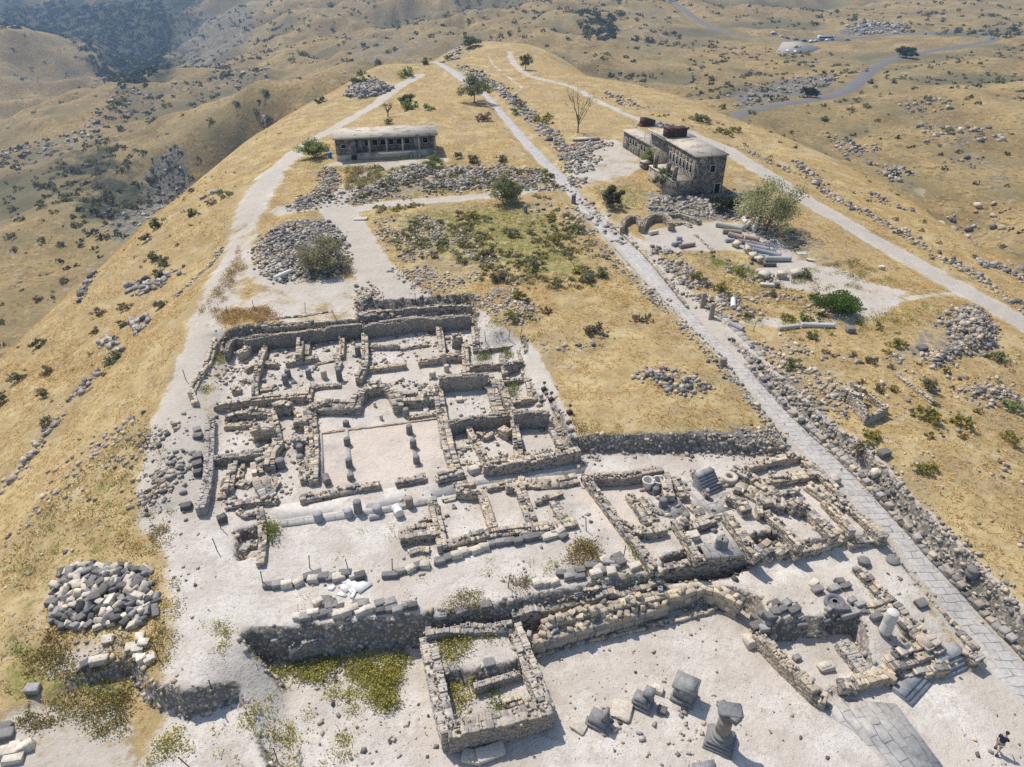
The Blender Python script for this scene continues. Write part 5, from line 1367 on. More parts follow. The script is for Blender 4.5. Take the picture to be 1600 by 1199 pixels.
block_row((1140,840,5), [(340,520,0),(400,565,0,1.3),(350,590,0),(310,615,0),(500,570,0),(205,620,0),(260,600,0,.8),(215,690,0,1.2),(265,715,0,.8),(440,520,0),(655,360,1,.9),(680,410,0),(855,345,0,.9),(810,400,0),(900,380,0,.9),(950,495,0,.8),(1010,525,0,.9),(930,600,0,1.6),(880,560,0),(805,550,0,.8),(775,560,0,.8),(750,650,0,.7),(845,640,0,.7),(560,680,0,.9),(775,685,0,.7),(1140,625,0),(735,1010,1,.9),(520,940,0,.8)],
          'on the raised dirt by the gatehouse', 'blocks scattered round the gatehouse')
block_row((0,960,5), [(850,200,1),(1100,180,1),(1130,230,1),(1025,265,1),(1080,280,1),(1080,325,1,.9),(1118,355,1),(1178,350,1)], 'in the bright arc below the stone heap', 'pale blocks below the stone heap', (.65,.5,.45))
block_row((0,960,5), [(785,365,1,1.5),(700,390,0,1.2),(40,945,0,1.5),(85,1080,1,1.4),(110,1130,1,1.5),(210,1040,1,1.2),(130,1040,1),(265,590,0),(25,890,0,1.2)], 'on the dusty bank at the lower left', 'big blocks on the dusty bank', (.75,.55,.5))
block_row((280,620,5), [(145,265,0),(150,310,0),(150,475,0,1.2),(145,530,0,1.2),(150,600,0),(60,860,0,1.3),(340,960,0)], 'beside the earth-topped wall', 'dark blocks beside the white path', (.7,.55,.5))
block_row((530,799,2.963), [(615,1140,1,1.3),(700,1120,1,1.6),(695,700,0,.7)], 'inside and below the square tower', 'blocks at the square tower', (.9,.8,.45))
# the heap of about 150 building blocks
_r = np.random.default_rng(9)
bp = hit([q[0] for q in BLOCKHEAP], [q[1] for q in BLOCKHEAP])[:, :2]
pts = []
while len(pts) < 150:
    x, y = _r.uniform(bp[:, 0].min(), bp[:, 0].max()), _r.uniform(bp[:, 1].min(), bp[:, 1].max())
    dd = inside_dist(bp, np.array([x]), np.array([y]))[0]
    if dd > 0 and _r.random() < .25 + dd * 1.1 and all((x - a) ** 2 + (y - b) ** 2 > .15 for a, b, _ in pts): pts.append((x, y, dd))
cx, cy = np.mean(bp, 0); sx, sy = np.ptp(bp[:, 0]) / 2, np.ptp(bp[:, 1]) / 2
for x, y, dd in pts:
    be = _r.random() < .40; big = _r.random() < .4
    hz = 'near' if y < cy - sy * .3 else ('far' if y > cy + sy * .3 else 'middle'); vx = 'left' if x < cx - sx * .33 else ('right' if x > cx + sx * .33 else 'central')
    sz = np.array([.80, .47, .40]) if big else np.array([.54, .37, .33])
    block(x, y, be, sz, _r, f"{'large' if big else 'small'} {'pale beige' if be else 'dark grey'} block in the {hz} {vx} part of the big block heap", 'building blocks in the big heap', None, .02 + .18 * _r.random() * min(dd, 1), .4)
# ------------------------------------------------------------------ plants
M_LEAF = col_mat("leaves", nscale=3.0, lo=.8, hi=1.2, bump=0, rough=.75, trans=.42)
M_WOOD = simple_mat("bark", (.16, .125, .09), var=.25, scale=6)
M_GRASS = col_mat("dry_grass", nscale=.6, lo=.8, hi=1.2, bump=0, rough=.85, trans=.5)
def leaves(m, ctr, rad, n, ls, col, rng, clumps=12, inner=.55, var=.28, aspect=.5, gap=.35):
    """leaf-sized faces gathered in uneven clumps through the volume of a crown"""
    ctr = np.asarray(ctr, float); rad = np.asarray(rad, float)
    u = rng.normal(size=(clumps, 3)); u /= np.linalg.norm(u, axis=1)[:, None]
    u *= rng.uniform(inner, 1.0, (clumps, 1)); u[:, 2] = np.where(u[:, 2] < -.55, -u[:, 2], u[:, 2])
    cr = rng.uniform(.22, .42, clumps); cb = rng.uniform(1 - var, 1 + var, clumps)
    k = rng.integers(0, clumps, n)
    v = rng.normal(size=(n, 3)); v /= np.linalg.norm(v, axis=1)[:, None]
    q = (u[k] + v * (cr[k] * rng.random(n) ** .45)[:, None]) * rad + ctr
    quads(m, q, ls, col, rng, cb[k], aspect)
def quads(m, q, ls, col, rng, bright=1.0, aspect=.5):
    n = len(q)
    a = rng.normal(size=(n, 3)); a /= np.linalg.norm(a, axis=1)[:, None]
    t = rng.normal(size=(n, 3)); b = np.cross(a, t); b /= np.linalg.norm(b, axis=1)[:, None] + 1e-9
    s = (ls * rng.uniform(.6, 1.4, n))[:, None] if np.ndim(ls) == 0 else (ls * rng.uniform(.6, 1.4, n))[:, None]
    V = np.stack([q - a * s, q + b * s * aspect, q + a * s, q - b * s * aspect], 1)
    c = np.asarray(col, float)
    c = (np.broadcast_to(c, (n, 3)) * (np.broadcast_to(bright, n) * rng.uniform(.75, 1.25, n))[:, None])
    m.raw(V.reshape(-1, 3), np.arange(n * 4).reshape(n, 4), np.repeat(c, 4, 0))
def limbs(m, base, h, spread, n, r, rng, col=(.16, .125, .09), twig=2):
    base = np.asarray(base, float)
    top = base + np.array([rng.normal(0, .1) * h, rng.normal(0, .1) * h, h * .38])
    m.tube(base - [0, 0, .2], top, r, r * .7, 7, col)
    for i in range(n):
        a = i * 6.283 / n + rng.uniform(-.4, .4); e = top + np.array([math.cos(a) * spread * rng.uniform(.3, .6), math.sin(a) * spread * rng.uniform(.3, .6), h * rng.uniform(.2, .34)])
        s = base + (top - base) * rng.uniform(.45, 1.0)
        m.tube(s, e, r * .5, r * .28, 5, col)
        for j in range(twig):
            f = e + np.array([math.cos(a + rng.normal(0, .6)) * spread * rng.uniform(.15, .4), math.sin(a + rng.normal(0, .6)) * spread * rng.uniform(.15, .4), h * rng.uniform(.08, .26)])
            m.tube(e, f, r * .26, r * .08, 4, col)
            for _ in range(twig - 1):
                g = f + rng.normal(0, 1, 3) * np.array([spread, spread, h]) * .09 + [0, 0, h * .06]
                m.tube(f, g, r * .1, r * .03, 3, col)
DG = (.15, .165, .075); MG = (.23, .24, .105); YG = (.30, .265, .07); GG = (.19, .19, .11); BR = (.22, .175, .105); PG = (.32, .315, .15); LG = (.25, .29, .10)
def tree(name, label, px, py, h, r, n, ls, col, cat='tree', group=None, trunk=.16, zc=.58, clumps=22, var=.28):
    rng = np.random.default_rng(int(px * 7 + py)); q = on(px, py)
    o = thing(name, label, cat, tuple(q), 0, group)
    m = MB(); leaves(m, q + [0, 0, h * zc], (r, r, h * (1 - zc) * 1.0), int(n * 1.7), ls * .92, col, rng, clumps, .35, var)
    m.build('crown', M_LEAF, o)['kind'] = 'thing'
    m = MB(); limbs(m, q, h, r, 6, trunk, rng); m.build('trunk', M_WOOD, o)['kind'] = 'thing'
    return o
tree('olive_tree', 'round grey-green tree at the left edge of the far paved street', 741, 160, 5.6, 3.6, 2600, .20, MG, zc=.56)
tree('small_tree', 'small upright dark tree standing alone on the far golden knoll', 821, 109, 3.9, 1.9, 1100, .18, DG, zc=.6)
tree('wild_tree', 'large airy pale olive tree beside the fallen grey columns', 1196, 362, 6.6, 4.9, 3800, .17, PG, zc=.52, trunk=.2, clumps=30)
tree('wild_bush', 'big rounded dense bush on the oval stone heap', 505, 418, 3.3, 3.2, 3400, .15, (.29,.265,.155), 'bush', zc=.45, trunk=.1, clumps=34)
tree('wild_bush', 'wide green bush at the far edge of the scrubby field', 786, 316, 3.6, 3.2, 2600, .17, MG, 'bush', zc=.45, trunk=.1, clumps=26)
tree('wild_bush', 'rounded bush beside the street before the grey two-storey building', 956, 324, 2.9, 2.0, 1500, .16, (.085,.09,.045), 'bush', zc=.5, trunk=.09)
tree('wild_bush', 'dark bush with light green foot behind the long barracks', 638, 166, 2.8, 2.2, 1300, .18, (.10,.115,.06), 'bush', zc=.5, trunk=.09)
tree('fig_bush', 'bright green bush against the left side of the grey building', 1018, 258, 3.0, 1.7, 1200, .17, LG, 'bush', zc=.5, trunk=.08)
tree('fig_bush', 'dark tall bush under the terrace of the grey building', 1040, 297, 3.2, 2.1, 1500, .17, DG, 'bush', zc=.5, trunk=.08)
tree('fig_bush', 'dark bush by the doorway corner of the grey building', 1129, 330, 2.4, 2.2, 1300, .16, (.045,.06,.03), 'bush', zc=.5, trunk=.08)
tree('wild_bush', 'bright green bush at the right corner of the long barracks', 678, 262, 2.0, 1.7, 1100, .15, LG, 'bush', zc=.5, trunk=.07)
tree('wild_bush', 'wide light green bush at the left end of the long barracks', 493, 246, 3.0, 3.2, 2200, .18, LG, 'bush', zc=.5, trunk=.08)
tree('wild_bush', 'lush bright green low bush on stones by the dusty loop path', 1297, 487, 2.0, 3.0, 2600, .14, (.10,.16,.03), 'bush', zc=.5, trunk=.06, clumps=26)
tree('roadside_tree', 'large dark round tree beside the far asphalt road', 1416, 91, 5.5, 6.0, 1500, .45, (.05,.07,.035), zc=.5, trunk=.25)
tree('roadside_tree', 'dark tree on the bank above the inside of the road bend', 1266, 152, 4.2, 3.6, 900, .40, (.05,.07,.035), zc=.5, trunk=.2)
tree('wild_bush', 'dark bush on the crest left of the far street end', 735, 74, 3.4, 3.2, 1100, .3, DG, 'bush', zc=.5, trunk=.1)
tree('wild_bush', 'dark bush at the left brow near the cliff top', 422, 195, 3.6, 2.0, 500, .3, DG, 'bush', zc=.6, trunk=.12)
# bare trees
for px, py, h, r, lab in [(903,208,8.0,3.6,'tall leafless tree with forking branches in golden grass'), (606,183,3.2,1.6,'small leafless shrub tree on the grass behind the barracks')]:
    q = on(px, py); rng = np.random.default_rng(px); o = thing('bare_tree', lab, 'tree', tuple(q)); m = MB(); limbs(m, q, h, r, 9, .15, rng, (.15,.115,.085), 4)
    m.build('trunk', M_WOOD, o)['kind'] = 'thing'
    m = MB(); leaves(m, q + [0,0,h*.62], (r*.85, r*.85, h*.3), 140, .12, (.16,.13,.06), rng, 14); m.build('crown', M_LEAF, o)['kind'] = 'thing'
# single shrubs: shared meshes, one object each
def shrub_mesh(seed, col, n=240):
    rng = np.random.default_rng(seed); m = MB(); leaves(m, (0, 0, .42), (1, 1, .6), n, .16, col, rng, 13, .3, .3)
    o = m.build('shrub', M_LEAF); me = o.data; bpy.data.objects.remove(o); return me
SHM = {k: [shrub_mesh(600 + i * 3 + j, c) for j in range(3)] for i, (k, c) in enumerate({'dark green': DG, 'mid green': MG, 'yellow-green': YG, 'grey-green': GG, 'brown': BR, 'bright green': LG}.items())}
def shrubs(where, group, lst):
    rows = sorted(lst); q = hit([r[0] for r in rows], [r[1] for r in rows]); rng = np.random.default_rng(int(rows[0][0] + rows[0][1]))
    for i, r in enumerate(rows):
        o = bpy.data.objects.new('shrub', SHM[r[3]][rng.integers(3)]); COL.objects.link(o)
        o.location = q[i]; o.scale = (r[2] * rng.uniform(.9, 1.1), r[2] * rng.uniform(.9, 1.1), r[2] * rng.uniform(.75, 1.0)); o.rotation_euler = (0, 0, rng.uniform(0, 6.28))
        tag(o, f"{r[3]} shrub, {num_word(i)} from the left {where}", 'shrub', group)
K = {'d': 'dark green', 'm': 'mid green', 'y': 'yellow-green', 'g': 'grey-green', 'b': 'brown', 'l': 'bright green'}
def L(s): return [(float(a), float(b), float(c), K[d]) for a, b, c, d in (x.split(',') for x in s.split())]
shrubs('on the golden left slope', 'shrubs on the left slope', L('297,339,1.25,d 248,354,1.56,d 229,377,1.25,g 354,307,1.48,m 299,301,0.94,g 243,407,1.17,d 257,415,1.40,d 250,434,1.17,g 249,482,1.09,g 196,483,1.01,b 155,493,1.01,b 59,543,1.25,g 192,510,0.86,d 73,584,1.01,b 30,594,1.17,g 71,618,1.09,b 101,440,1.87,g 60,470,1.72,b 182,561,1.09,m 170,572,0.94,m 73,665,1.01,g 4,630,1.17,d 148,520,0.78,b 331,320,1.01,b'))
shrubs('on the grassy plateau left of the street', 'shrubs on the plateau', L('608,194,1.1,d 635,120,2.6,l 667,100,1.9,d 700,94,1.6,d 757,188,2.0,b 741,254,1.5,d 782,254,1.3,d 716,248,1.2,g 640,170,2.2,l 668,172,1.5,l 560,232,1.0,y 920,440,1.4,g 905,425,1.2,y 885,400,1.0,m 870,380,1.2,y 938,432,1.2,m 815,470,1.1,y 900,360,1.2,m 760,400,1.3,b 840,420,1.4,m 690,380,1.0,m 720,410,1.0,y 650,350,1.1,m 800,370,1.2,m 860,345,1.1,y 925,520,1.2,b 800,500,.9,y 740,340,1.1,y 780,440,1.2,b'))
shrubs('in the grass right of the street', 'shrubs right of the street', L('812,165,1.5,b 809,178,1.7,m 855,186,1.3,y 851,193,1.2,y 840,190,1.2,y 1090,190,2.0,m 1127,208,1.3,y 1150,206,1.3,y 1139,212,1.2,y 1240,576,1.0,m 1200,396,1.0,m 1166,497,.7,y 1141,466,1.0,m 1088,436,1.0,y 1101,446,.9,b 1126,454,1.0,y 1440,652,1.0,y 1455,660,1.0,y 1500,664,1.0,y 1452,609,1.0,g 1357,690,1.0,y 1575,689,1.0,y 1448,737,.9,y 1400,543,.9,y 1267,528,.9,m 1258,500,.9,l 1560,563,1.2,m 1580,640,1.0,l 1206,462,.8,d 1230,500,.8,y 1256,432,1.0,d 1156,430,1.0,y 1360,566,.8,b 1345,707,.9,b 1372,612,.7,b'))
shrubs('on the far hills by the asphalt road', 'shrubs on the far hills', L('1363,131,2.2,d 1340,159,2.0,m 1328,173,1.9,m 1355,168,2.0,m 1450,157,2.2,m 1520,53,4.0,m 1583,48,5.0,d 1245,76,2.4,m 1175,178,1.8,m 1130,170,2.0,d 1111,125,2.2,d 1130,98,2.6,d 1280,28,4,d 1335,28,4,m 1560,130,3,m 1500,96,2.5,m 1395,130,1.8,d 1290,190,1.8,d 1480,205,1.8,m 1262,86,2.2,y 1226,88,2.2,m 1385,40,3,d 1100,190,1.6,m'))
shrubs('on the far valley floor at left', 'shrubs in the left valley', L('66,322,2.6,d 106,308,2.2,m 85,332,1.8,m 57,290,2,d 20,327,2.2,m 130,290,2,m 145,330,2.4,d 35,345,2.2,m 17,372,2.2,m 67,378,2.2,d 95,385,2,d 125,385,2,d 190,160,4,m 260,165,3,m 235,192,2.6,m 240,188,2.6,m 190,205,3.2,d 175,170,3,m 370,165,2.6,m 400,176,2.4,m 330,190,2.4,m 300,165,3,m 415,148,3,m 355,118,4,d 455,95,4,m 470,85,4,m 520,12,6,d 590,100,3,d 560,130,2.6,d 622,45,4,m 735,35,4.5,m 695,28,4,m 905,38,4,l'))

# weeds growing in the dig: nobody could count them
_w = MB(); _wr = np.random.default_rng(31)
def weeds(px, dens, col, s=.07, h=.28, z=None, flower=0.0, clump=.45, n=26, rad=.25):
    p = (hit([q[0] for q in px], [q[1] for q in px]) if z is None else np.array([at(x, y, z) for x, y in px]))[:, :2]
    X, Y, d = sample_poly(p, dens, _wr)
    k = fbm(X / 1.4, Y / 1.4, int(px[0][0]), 3) > clump; X, Y = X[k], Y[k]
    if not len(X): return
    Z = Gz(X, Y); N = len(X); X, Y, Z = np.repeat(X, n), np.repeat(Y, n), np.repeat(Z, n)
    q = np.c_[X + _wr.normal(0, rad, N * n), Y + _wr.normal(0, rad, N * n), Z + _wr.random(N * n) * h]
    br = np.repeat(_wr.uniform(.7, 1.35, N), n)
    s = min(s * .72, .075); c = np.broadcast_to(np.array(col) * 1.3, (N * n, 3)).copy(); c += _wr.normal(0, .012, c.shape)
    f = _wr.random(N * n) < flower; c[f] = (.62, .45, .03)
    quads(_w, q, s, np.clip(c, .01, 1), _wr, br, .55)
OLV = (.29, .265, .07); OL2 = (.17, .19, .06); DRY = (.27, .205, .085)
weeds([(418,1042),(480,1036),(560,1028),(640,1026),(630,1048),(618,1105),(600,1114),(580,1078),(560,1064),(500,1068),(440,1062)], 17, OLV, .11, .45, flower=.02, clump=.36)
weeds([(560,1050),(612,1040),(622,1100),(608,1120),(575,1095)], 12, OLV, .11, .5, flower=.02, clump=.3)
weeds([(400,1060),(560,1060),(600,1199),(420,1199)], 3.5, OLV, .09, .25, clump=.56, flower=.03)
weeds([(680,1000),(740,992),(735,1012),(705,1040),(688,1030)], 14, OLV, .11, .4, flower=.10, clump=.3)
weeds([(752,992),(790,985),(795,996),(760,1003)], 10, OLV, .10, .3, flower=.08, clump=.35)
weeds([(702,1068),(738,1056),(740,1085),(725,1118),(710,1112)], 14, OLV, .11, .4, flower=.06, clump=.25)
weeds([(762,1078),(780,1080),(790,1108),(775,1112)], 12, OL2, .10, .35, flower=.02, clump=.3)
weeds([(680,960),(730,925),(770,930),(760,965),(700,975)], 8, (.22,.18,.07), .09, .3, flower=.03, clump=.42)
weeds([(886,862),(910,845),(938,850),(935,885),(905,895),(884,885)], 14, (.21,.165,.06), .10, .4, flower=.03, clump=.28)
weeds([(845,885),(875,880),(880,895),(850,898)], 9, OLV, .09, .25, flower=.06, clump=.35)
weeds([(978,842),(992,845),(1022,890),(1015,902),(1000,885)], 16, OL2, .09, .35, flower=.16, clump=.2)
weeds([(940,890),(1020,885),(1020,905),(960,915)], 5, OLV, .09, .25, flower=.06, clump=.45)
weeds([(412,822),(430,820),(438,835),(425,850),(412,848)], 22, OL2, .11, .6, flower=.02, clump=.15)
weeds([(790,905),(830,900),(830,922),(800,925)], 8, BR, .09, .3, clump=.35)
weeds([(740,560),(760,548),(772,558),(745,566)], 12, OL2, .09, .3, clump=.3); weeds([(784,545),(800,545),(798,560),(786,562)], 14, OL2, .1, .35, clump=.25)
weeds([(792,600),(808,600),(806,622),(794,620)], 16, OL2, .1, .45, clump=.2); weeds([(788,628),(796,632),(800,648),(794,648)], 14, YG, .09, .35, clump=.25)
weeds([(330,555),(350,552),(352,575),(334,575)], 10, OL2, .09, .3, flower=.05, clump=.35); weeds([(308,598),(325,600),(326,615),(312,614)], 12, OL2, .09, .3, clump=.3)
weeds([(1348,965),(1400,962),(1440,1000),(1400,1010)], 4, OLV, .07, .2, flower=.04, clump=.5); weeds([(1180,970),(1330,900),(1380,930),(1250,980)], 1.6, OLV, .07, .16, flower=.05, clump=.55)
weeds([(125,1080),(200,1060),(205,1110),(190,1150),(60,1145),(20,1130)], 9, (.19,.16,.055), .10, .35, flower=.03, clump=.4)
weeds([(225,1150),(300,1140),(300,1175),(215,1199)], 9, OLV, .10, .35, flower=.10, clump=.4); weeds([(330,1150),(420,1090),(440,1130),(350,1199)], 8, OLV, .10, .35, flower=.08, clump=.45)
weeds([(40,980),(240,990),(245,1030),(100,1060),(20,1050)], 7, (.20,.155,.055), .10, .3, clump=.42)
weeds([(236,800),(268,800),(280,960),(262,1060),(240,1060)], 5, (.24,.19,.07), .09, .25, clump=.48)
weeds([(300,960),(420,1010),(470,1150),(400,1199),(330,1199),(380,1090)], 3, OLV, .09, .25, clump=.52, flower=.04)
weeds([(430,850),(640,820),(840,880),(660,940),(440,990)], .5, OLV, .08, .18, clump=.5)
weeds([(225,640),(262,700),(245,790),(260,960),(240,1060),(200,870),(70,880),(0,960),(0,860),(100,770)], 4.2, (.23,.18,.06), .10, .3, clump=.44, n=10)
weeds([(330,490),(420,480),(440,500),(350,512)], 9, (.30,.19,.075), .09, .35, clump=.35); weeds([(300,500),(345,440),(372,385),(385,420),(340,490)], 6, (.28,.185,.075), .09, .3, clump=.4)
weeds([(845,660),(900,680),(1010,690),(1000,672),(900,660)], 5, (.22,.175,.07), .09, .3, clump=.45)
weeds([(560,1020),(850,1010),(1120,955),(1120,948),(840,1018)], 3, BR, .07, .15, clump=.5)
weeds([(640,470),(740,470),(742,490),(700,480)], 5, OL2, .1, .3, clump=.42); weeds([(740,500),(850,500),(840,540),(760,520)], 2.5, YG, .1, .3, clump=.52)
weeds([(540,262),(600,262),(590,285),(540,300)], 6, (.22,.18,.06), .14, .5, clump=.35); weeds([(1130,495),(1330,500),(1420,470),(1500,490),(1380,525),(1200,520)], 2.4, YG, .1, .3, clump=.5)
weeds([(1180,440),(1340,405),(1400,440),(1330,455),(1240,460)], 2.6, (.20,.18,.06), .1, .3, clump=.48); weeds([(1100,400),(1180,425),(1190,440),(1120,420)], 6, LG, .1, .3, clump=.4)
o = _w.build('weeds', M_LEAF); tag(o, 'olive weeds with tiny yellow flowers among the ruins', None, None, 'stuff')
# low scrub of the plateau field and the wild slopes
_s = MB(); _sr = np.random.default_rng(41)
def scrub(X, Y, r, cols, n, aspect=.6):
    N = len(X); Z = Gz(X, Y); r = np.broadcast_to(r, N); ci = _sr.integers(0, len(cols), N)
    c = np.repeat(np.array(cols)[ci] * _sr.uniform(.7, 1.3, (N, 1)), n, 0)
    v = _sr.normal(size=(N * n, 3)); v /= np.linalg.norm(v, axis=1)[:, None]; v *= (_sr.random(N * n) ** .4)[:, None]; v[:, 2] = np.abs(v[:, 2]) * .75
    R_ = np.repeat(r, n); q = np.c_[np.repeat(X, n), np.repeat(Y, n), np.repeat(Z, n)] + v * R_[:, None]
    quads(_s, q, R_ * .42, c, _sr, 1.0, aspect)
def Y_NEAR(p): return p[:, 1].mean() < 200
def scrub_poly(px, dens, r, cols, n=14, clump=.45, lim=4000):
    p = hit([q[0] for q in px], [q[1] for q in px])[:, :2]
    X, Y, d = sample_poly(p, dens * (1 if Y_NEAR(p) else 2.4), _sr); k = fbm(X / 9, Y / 9, int(px[0][0]) + 7, 4) > clump
    if not Y_NEAR(p):
        gi = np.clip(np.searchsorted(GX, X), 0, len(GX) - 1); gj = np.clip(np.searchsorted(GY, Y), 0, len(GY) - 1)
        k = (k & (_sr.random(len(X)) < .45)) | ((GUL[gj, gi] > .45) & (_sr.random(len(X)) < .55)); lim = lim * 2
    X, Y = X[k][:lim], Y[k][:lim]
    scrub(X, Y, _sr.uniform(r[0], r[1], len(X)), cols, n)
scrub_poly([(580,325),(700,312),(850,305),(900,345),(960,420),(940,450),(850,455),(760,440),(660,430),(600,370)], 1.3, (.2, .6), [(.20,.19,.09), YG, (.28,.25,.12), BR, (.33,.26,.13), MG], 18, .46)
scrub_poly([(540,270),(600,255),(690,262),(860,268),(870,295),(700,305),(560,315)], .35, (.3, .8), [MG, YG, (.17,.15,.06), BR], 18, .45)
scrub_poly([(840,470),(940,440),(1020,500),(960,560),(880,540)], .25, (.3, .8), [BR, (.2,.15,.08), GG], 18, .45)
scrub_poly([(1190,500),(1400,480),(1600,560),(1600,760),(1400,660),(1250,560)], .10, (.25, .6), [YG, BR, (.22,.17,.07)], 16, .48)
scrub_poly([(0,565),(130,442),(300,292),(410,208),(470,205),(380,300),(250,520),(100,680),(0,760)], .04, (.15, .45), [GG, BR, BR, (.34,.26,.13)], 14, .5)
scrub_poly([(900,90),(1080,158),(1230,215),(1400,302),(1500,365),(1590,430),(1560,460),(1400,370),(1200,250),(1000,180)], .035, (.3, .7), [BR, GG, YG], 12, .48)
FARC = [(.075,.085,.04), (.10,.10,.05), (.14,.125,.06), (.17,.14,.07)]
scrub_poly([(0,0),(250,0),(262,40),(240,110),(190,140),(150,110),(90,55),(0,48)], .02, (2.0, 5.5), [(.05,.065,.04), (.065,.075,.045), (.08,.09,.05)], 14, .34, 6500)
scrub_poly([(250,0),(450,0),(420,90),(300,120),(245,110)], .009, (1.2, 3.4), FARC, 12, .42, 2200)
scrub_poly([(0,55),(60,50),(130,90),(180,135),(140,170),(0,230)], .004, (1.2, 3.0), FARC, 12, .52, 500)
scrub_poly([(60,280),(150,210),(240,250),(240,320),(170,390),(100,340)], .03, (1.0, 2.6), FARC, 14, .42, 900)
scrub_poly([(170,330),(240,245),(300,215),(410,205),(300,290),(190,385)], .03, (.8, 2.0), FARC, 12, .42, 900)
scrub_poly([(0,240),(120,205),(190,140),(330,110),(420,95),(420,125),(300,150),(200,190),(100,260),(0,290)], .02, (1.0, 2.6), FARC, 12, .44, 1200)
scrub_poly([(0,290),(100,260),(160,330),(190,380),(60,500),(0,560)], .012, (.7, 1.8), FARC + [(.17,.15,.06)], 12, .46, 700)
scrub_poly([(180,200),(420,130),(600,90),(640,110),(410,205),(250,250)], .006, (.8, 2.0), FARC, 12, .5, 700)
scrub_poly([(420,0),(1050,0),(1080,100),(1000,130),(860,75),(700,60),(560,100),(420,90)], .007, (1.0, 3.0), FARC, 12, .50, 2600)
scrub_poly([(900,20),(975,15),(960,60),(920,66)], .03, (1.5, 3.5), [(.05,.075,.03), (.07,.09,.04)], 14, .42, 400)
scrub_poly([(1050,0),(1600,0),(1600,60),(1400,45),(1100,30)], .006, (1.2, 3.0), FARC, 12, .5, 1400)
scrub_poly([(1080,60),(1300,80),(1360,110),(1280,150),(1150,175),(1060,140)], .02, (.6, 1.8), FARC, 12, .47, 1200)
scrub_poly([(1160,190),(1340,150),(1400,100),(1600,70),(1600,420),(1480,330),(1300,235)], .014, (.5, 1.5), FARC + [(.15,.13,.07)], 12, .48, 1800)
o = _s.build('wild_scrub', M_LEAF); tag(o, 'low wild scrub over the field and the far slopes', None, None, 'stuff')
def tussocks(px, dens, r, cols, n, lim, clump=.42):
    p = hit([q[0] for q in px], [q[1] for q in px])[:, :2]
    X, Y, d = sample_poly(p, dens, _sr); k = fbm(X / 5, Y / 5, 91, 4) > clump; X, Y = X[k][:lim], Y[k][:lim]
    scrub(X, Y, _sr.uniform(r[0], r[1], len(X)), cols, n, .35)
TUS = [(.34, .25, .10), (.22, .18, .08), (.42, .31, .13), (.15, .135, .065)]
tussocks([(1160,195),(1340,152),(1400,104),(1600,74),(1600,425),(1480,335),(1300,238)], .30, (.2, .6), TUS, 6, 7000)
tussocks([(1060,60),(1300,84),(1360,108),(1280,150),(1150,172),(1040,140)], .22, (.25, .7), TUS, 6, 4000)
tussocks([(1100,0),(1600,0),(1600,50),(1400,42),(1110,28)], .05, (.5, 1.2), TUS, 6, 5000)
tussocks([(0,300),(120,260),(230,330),(190,390),(60,505),(0,560)], .10, (.3, .8), TUS, 6, 3000)
tussocks([(170,210),(420,135),(640,110),(410,205),(250,255)], .06, (.4, 1.0), TUS, 6, 4000)
tussocks([(420,0),(1050,0),(1080,100),(1000,130),(860,75),(700,60),(560,100),(420,90)], .03, (.5, 1.3), TUS, 6, 7000)
DRYS = [(.40, .28, .13), (.31, .21, .10), (.44, .34, .17), (.24, .18, .09)]
tussocks([(840,480),(960,470),(1050,510),(1200,670),(1000,690),(900,680),(860,560)], 1.3, (.15, .42), DRYS, 9, 2600, .44)
tussocks([(1190,515),(1400,480),(1600,560),(1600,900),(1400,720),(1250,590)], .9, (.12, .34), DRYS + [(.34, .30, .12)], 8, 3200, .46)
tussocks([(1020,390),(1180,420),(1250,455),(1330,480),(1200,490),(1080,450)], .8, (.15, .4), DRYS + [(.30, .28, .11)], 8, 900, .44)
tussocks([(560,225),(760,215),(870,300),(700,300),(600,260)], .35, (.2, .5), DRYS, 8, 1200, .48)
tussocks([(700,100),(860,80),(1150,185),(1100,230),(900,220),(780,170)], .22, (.2, .5), DRYS, 7, 2200, .48)
tussocks([(20,840),(180,690),(230,650),(330,470),(400,270),(470,205),(300,300),(130,450),(0,570)], .22, (.10, .30), [(.50, .36, .16), (.42, .29, .12), (.34, .25, .11)], 7, 2800, .5)
for s_, e_ in ((1, 4.6), (-1, 4.8), (1, 6.2)):
    q_ = FAR_ROAD + nrm * s_ * e_; n_ = len(q_); q_ = q_[_sr.random(n_) < .8]
    scrub(q_[:, 0] + _sr.normal(0, .6, len(q_)), q_[:, 1] + _sr.normal(0, .6, len(q_)), _sr.uniform(.5, 1.1, len(q_)), [(.22, .20, .08), (.15, .14, .06)], 10)
